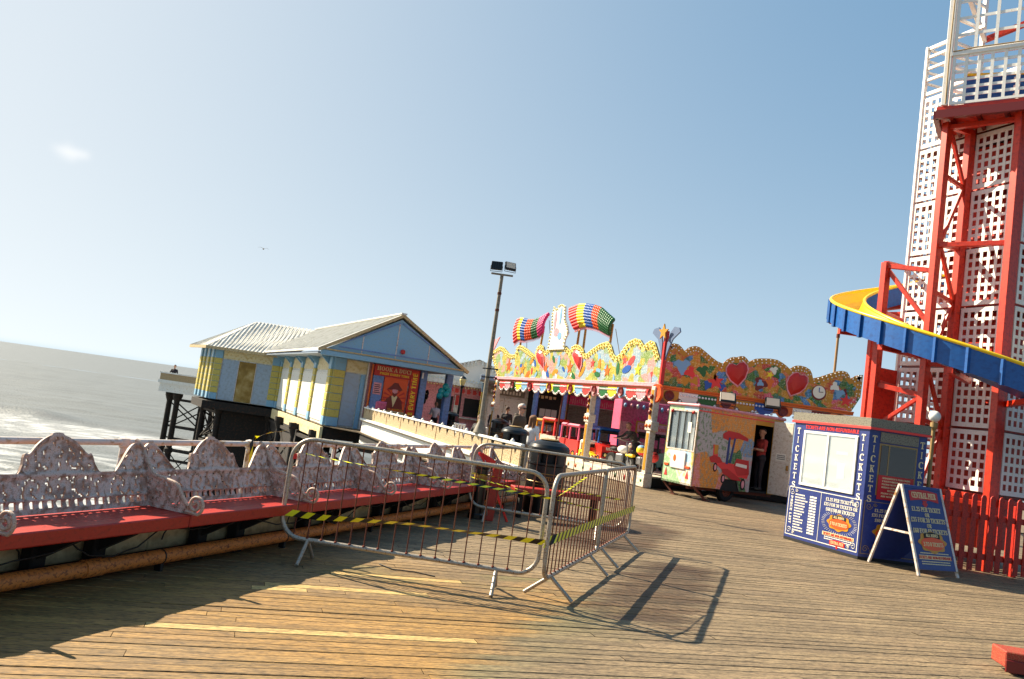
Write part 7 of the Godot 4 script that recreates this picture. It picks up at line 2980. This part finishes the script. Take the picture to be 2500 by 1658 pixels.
func person(label: String, at: Vector3, yaw: float, h: float, o: Dictionary):
	var s := h / 1.75
	var top: Color = o.top
	var legs: Color = o.legs
	var skin: Color = o.get("skin", Color(0.42, 0.25, 0.17))
	var hair: Color = o.get("hair", Color(0.03, 0.02, 0.015))
	var shoe: Color = o.get("shoe", Color(0.02, 0.02, 0.02))
	var pose: String = o.get("pose", "stand")
	var fat: float = o.get("fat", 1.0)
	var hipy := 0.92
	var lean := 0.0
	if pose == "sit":
		hipy = 0.5
		lean = -0.06
	if pose == "lean":
		lean = 0.35
	var hip := V(0, hipy, 0)
	var chest := V(0, hipy + 0.36, lean * 0.6)
	var neck := V(0, hipy + 0.56 - abs(lean) * 0.1, lean)
	var head := neck + V(0, 0.155, 0.02 + lean * 0.15)
	var B := []
	var add := func(a: Vector3, b: Vector3, ra: float, rb: float, c: Color):
		B.push_back([a * s, b * s, ra * s, rb * s, c])
	var E := G.new()
	# torso
	add.call(hip + V(-0.07, 0, 0), hip + V(0.07, 0, 0), 0.115 * fat, 0.115 * fat, legs)
	add.call(hip + V(0, 0.1, 0), chest, 0.125 * fat, 0.14 * fat, top)
	add.call(chest + V(-0.08, 0.02, 0), chest + V(0.08, 0.02, 0), 0.115 * fat, 0.115 * fat, top)
	add.call(neck + V(-0.15, -0.08, 0), neck + V(0.15, -0.08, 0), 0.065, 0.065, top)
	add.call(neck + V(0, -0.06, 0), neck + V(0, 0.08, 0.01), 0.052, 0.05, skin)
	# head: skull, jaw
	add.call(head + V(0, 0.03, -0.015), head + V(0, 0.04, 0.01), 0.088, 0.085, skin)
	add.call(head + V(0, -0.05, 0.03), head + V(0, -0.06, 0.045), 0.055, 0.045, skin)
	# hair
	add.call(head + V(0, 0.06, -0.035), head + V(0, 0.085, 0.02), 0.085, 0.068, hair)
	if o.get("long_hair", false):
		for x in [-0.05, 0.05]:
			add.call(head + V(x, 0.05, -0.05), head + V(x * 1.3, -0.3, -0.075), 0.065, 0.05, hair)
	if o.get("hood", false):
		add.call(neck + V(-0.07, -0.02, -0.08), neck + V(0.07, -0.02, -0.08), 0.06, 0.06, top)
	# legs
	for k in 2:
		var sx := -1.0 if k == 0 else 1.0
		var hj := hip + V(sx * 0.09, -0.03, 0)
		var st: float = 0.0
		if pose == "walk":
			st = 0.2 * sx
		var knee := hj + V(sx * 0.01, -0.43, 0.03 + st * 0.7)
		var ank := V(sx * 0.1, 0.09, st * 1.3 - (0.1 if st < 0 else 0.0))
		if pose == "sit":
			knee = hj + V(sx * 0.05, 0.02, 0.42)
			ank = knee + V(0, -0.4, 0.2)
			ank.y = 0.09
		add.call(hj, knee, 0.085 * fat, 0.058, legs)
		add.call(knee, ank, 0.056, 0.042, legs)
		add.call(ank + V(0, -0.04, -0.03), ank + V(0, -0.05, 0.13), 0.042, 0.034, shoe)
		# arms
		var sh := neck + V(sx * 0.185, -0.09, 0)
		var el := sh + V(sx * 0.05, -0.27, -0.03)
		var wr := el + V(-sx * 0.01, -0.23, 0.07)
		if pose == "walk":
			el = sh + V(sx * 0.05, -0.26, -0.06 * sx)
			wr = el + V(0, -0.22, 0.08 - 0.1 * sx)
		if pose == "lean":
			el = sh + V(sx * 0.04, -0.18, 0.2)
			wr = el + V(-sx * 0.06, -0.06, 0.24)
		if pose == "sit":
			el = sh + V(sx * 0.08, -0.25, 0.05)
			wr = el + V(-sx * 0.05, -0.02, 0.24)
		if pose == "phone" or pose == "counter":
			el = sh + V(sx * 0.04, -0.25, 0.05)
			wr = el + V(-sx * 0.08, 0.02, 0.23)
		var sleeve: Color = top
		var fore: Color = skin if o.get("bare_arms", false) else top
		add.call(sh, el, 0.056, 0.045, sleeve)
		add.call(el, wr, 0.043, 0.032, fore)
		hand(E, wr * s, wr - el, -sx, skin, s)
	# face: nose, ears, eyes, mouth
	var fz := head + V(0, 0, 0.1)
	E.col = skin
	E.ball((head + V(0, -0.005, 0.1)) * s, V(0.014, 0.022, 0.02) * s, 6, 4)
	for sx in [-1, 1]:
		E.col = skin
		E.ball((head + V(sx * 0.088, 0.0, -0.005)) * s, V(0.012, 0.03, 0.02) * s, 6, 4)
		E.col = Color(0.02, 0.015, 0.01)
		if o.get("glasses", false):
			E.box((head + V(sx * 0.035, 0.025, 0.096)) * s, V(0.058, 0.036, 0.014) * s)
		else:
			E.ball((head + V(sx * 0.032, 0.022, 0.088)) * s, V(0.012, 0.008, 0.008) * s, 6, 4)
	if o.get("glasses", false):
		E.box((head + V(0.092, 0.027, 0.045)) * s, V(0.008, 0.012, 0.1) * s)
		E.box((head + V(-0.092, 0.027, 0.045)) * s, V(0.008, 0.012, 0.1) * s)
	E.col = Color(0.3, 0.1, 0.08)
	E.ball((head + V(0, -0.05, 0.085)) * s, V(0.024, 0.006, 0.008) * s, 6, 4)
	var me := body_mesh(B, o.get("cell", 0.026), E)
	var t := thing("person", label, "person", Transform3D(Basis(Vector3.UP, yaw), at))
	mpart(t, "body", me, M["person"])
	return t

func build_people():
	var dark := Color(0.012, 0.011, 0.012)
	var denim := Color(0.03, 0.04, 0.08)
	person("man in a dark brown hooded coat and sunglasses, white hair, by the ride", V(0.52, 0, -22.0), 0.9, 1.84, {top = Color(0.055, 0.036, 0.022), legs = dark, skin = Color(0.5, 0.27, 0.19), hair = Color(0.45, 0.43, 0.4), glasses = true, hood = true, fat = 1.15, pose = "stand", cell = 0.024})
	person("long-haired girl in a white cardigan beside the man in the brown coat", V(0.86, 0, -21.3), 2.6, 1.58, {top = Color(0.72, 0.7, 0.68), legs = Color(0.35, 0.34, 0.33), hair = Color(0.16, 0.065, 0.025), skin = Color(0.5, 0.3, 0.22), long_hair = true, pose = "stand", cell = 0.024})
	person("woman with dark hair in black walking away before the white wall", V(-0.3, 0, -35.0), 3.3, 1.68, {top = dark, legs = dark, hair = Color(0.015, 0.01, 0.008), long_hair = true, pose = "walk", cell = 0.03})
	person("man in black walking away, right of the woman in black", V(0.24, 0, -35.3), 3.0, 1.8, {top = dark, legs = dark, hair = Color(0.05, 0.025, 0.015), pose = "walk", cell = 0.03})
	person("person in a white and pink T-shirt and black trousers at the stall under the gable", V(-3.0, 0, -36.5), 3.4, 1.56, {top = Color(0.72, 0.66, 0.68), legs = dark, hair = Color(0.25, 0.13, 0.06), bare_arms = true, pose = "counter", cell = 0.03})
	person("seated man leaning back in a white garden chair", V(-0.72, 0, -27.15), -0.5, 1.78, {top = Color(0.03, 0.028, 0.03), legs = Color(0.06, 0.05, 0.045), skin = Color(0.45, 0.26, 0.18), hair = Color(0.06, 0.03, 0.02), bare_arms = true, pose = "sit", cell = 0.028})
	person("man in a dark grey jumper leaning over the toy motorbikes", V(4.5, 0.3, -26.3), -1.2, 1.5, {top = Color(0.05, 0.04, 0.038), legs = dark, skin = Color(0.4, 0.22, 0.15), hair = Color(0.16, 0.09, 0.06), pose = "lean", fat = 1.15, cell = 0.024})
	person("person in a red top inside the trailer doorway, facing left", V(7.4, 0.39, -22.62), -1.3, 1.72, {top = Color(0.34, 0.03, 0.02), legs = dark, skin = Color(0.42, 0.22, 0.14), hair = Color(0.02, 0.015, 0.012), bare_arms = true, pose = "counter", cell = 0.024})
	person("small dark figure sitting on the far white balcony above the sea", V(-23.0, 0.3, -55.9), 0.2, 1.7, {top = dark, legs = dark, pose = "sit", cell = 0.04})
	person("small figure in a rust jacket on the far balcony by the pavilion corner", V(-20.7, 0.1, -55.6), 0.4, 1.6, {top = Color(0.3, 0.1, 0.06), legs = dark, pose = "stand", cell = 0.04})
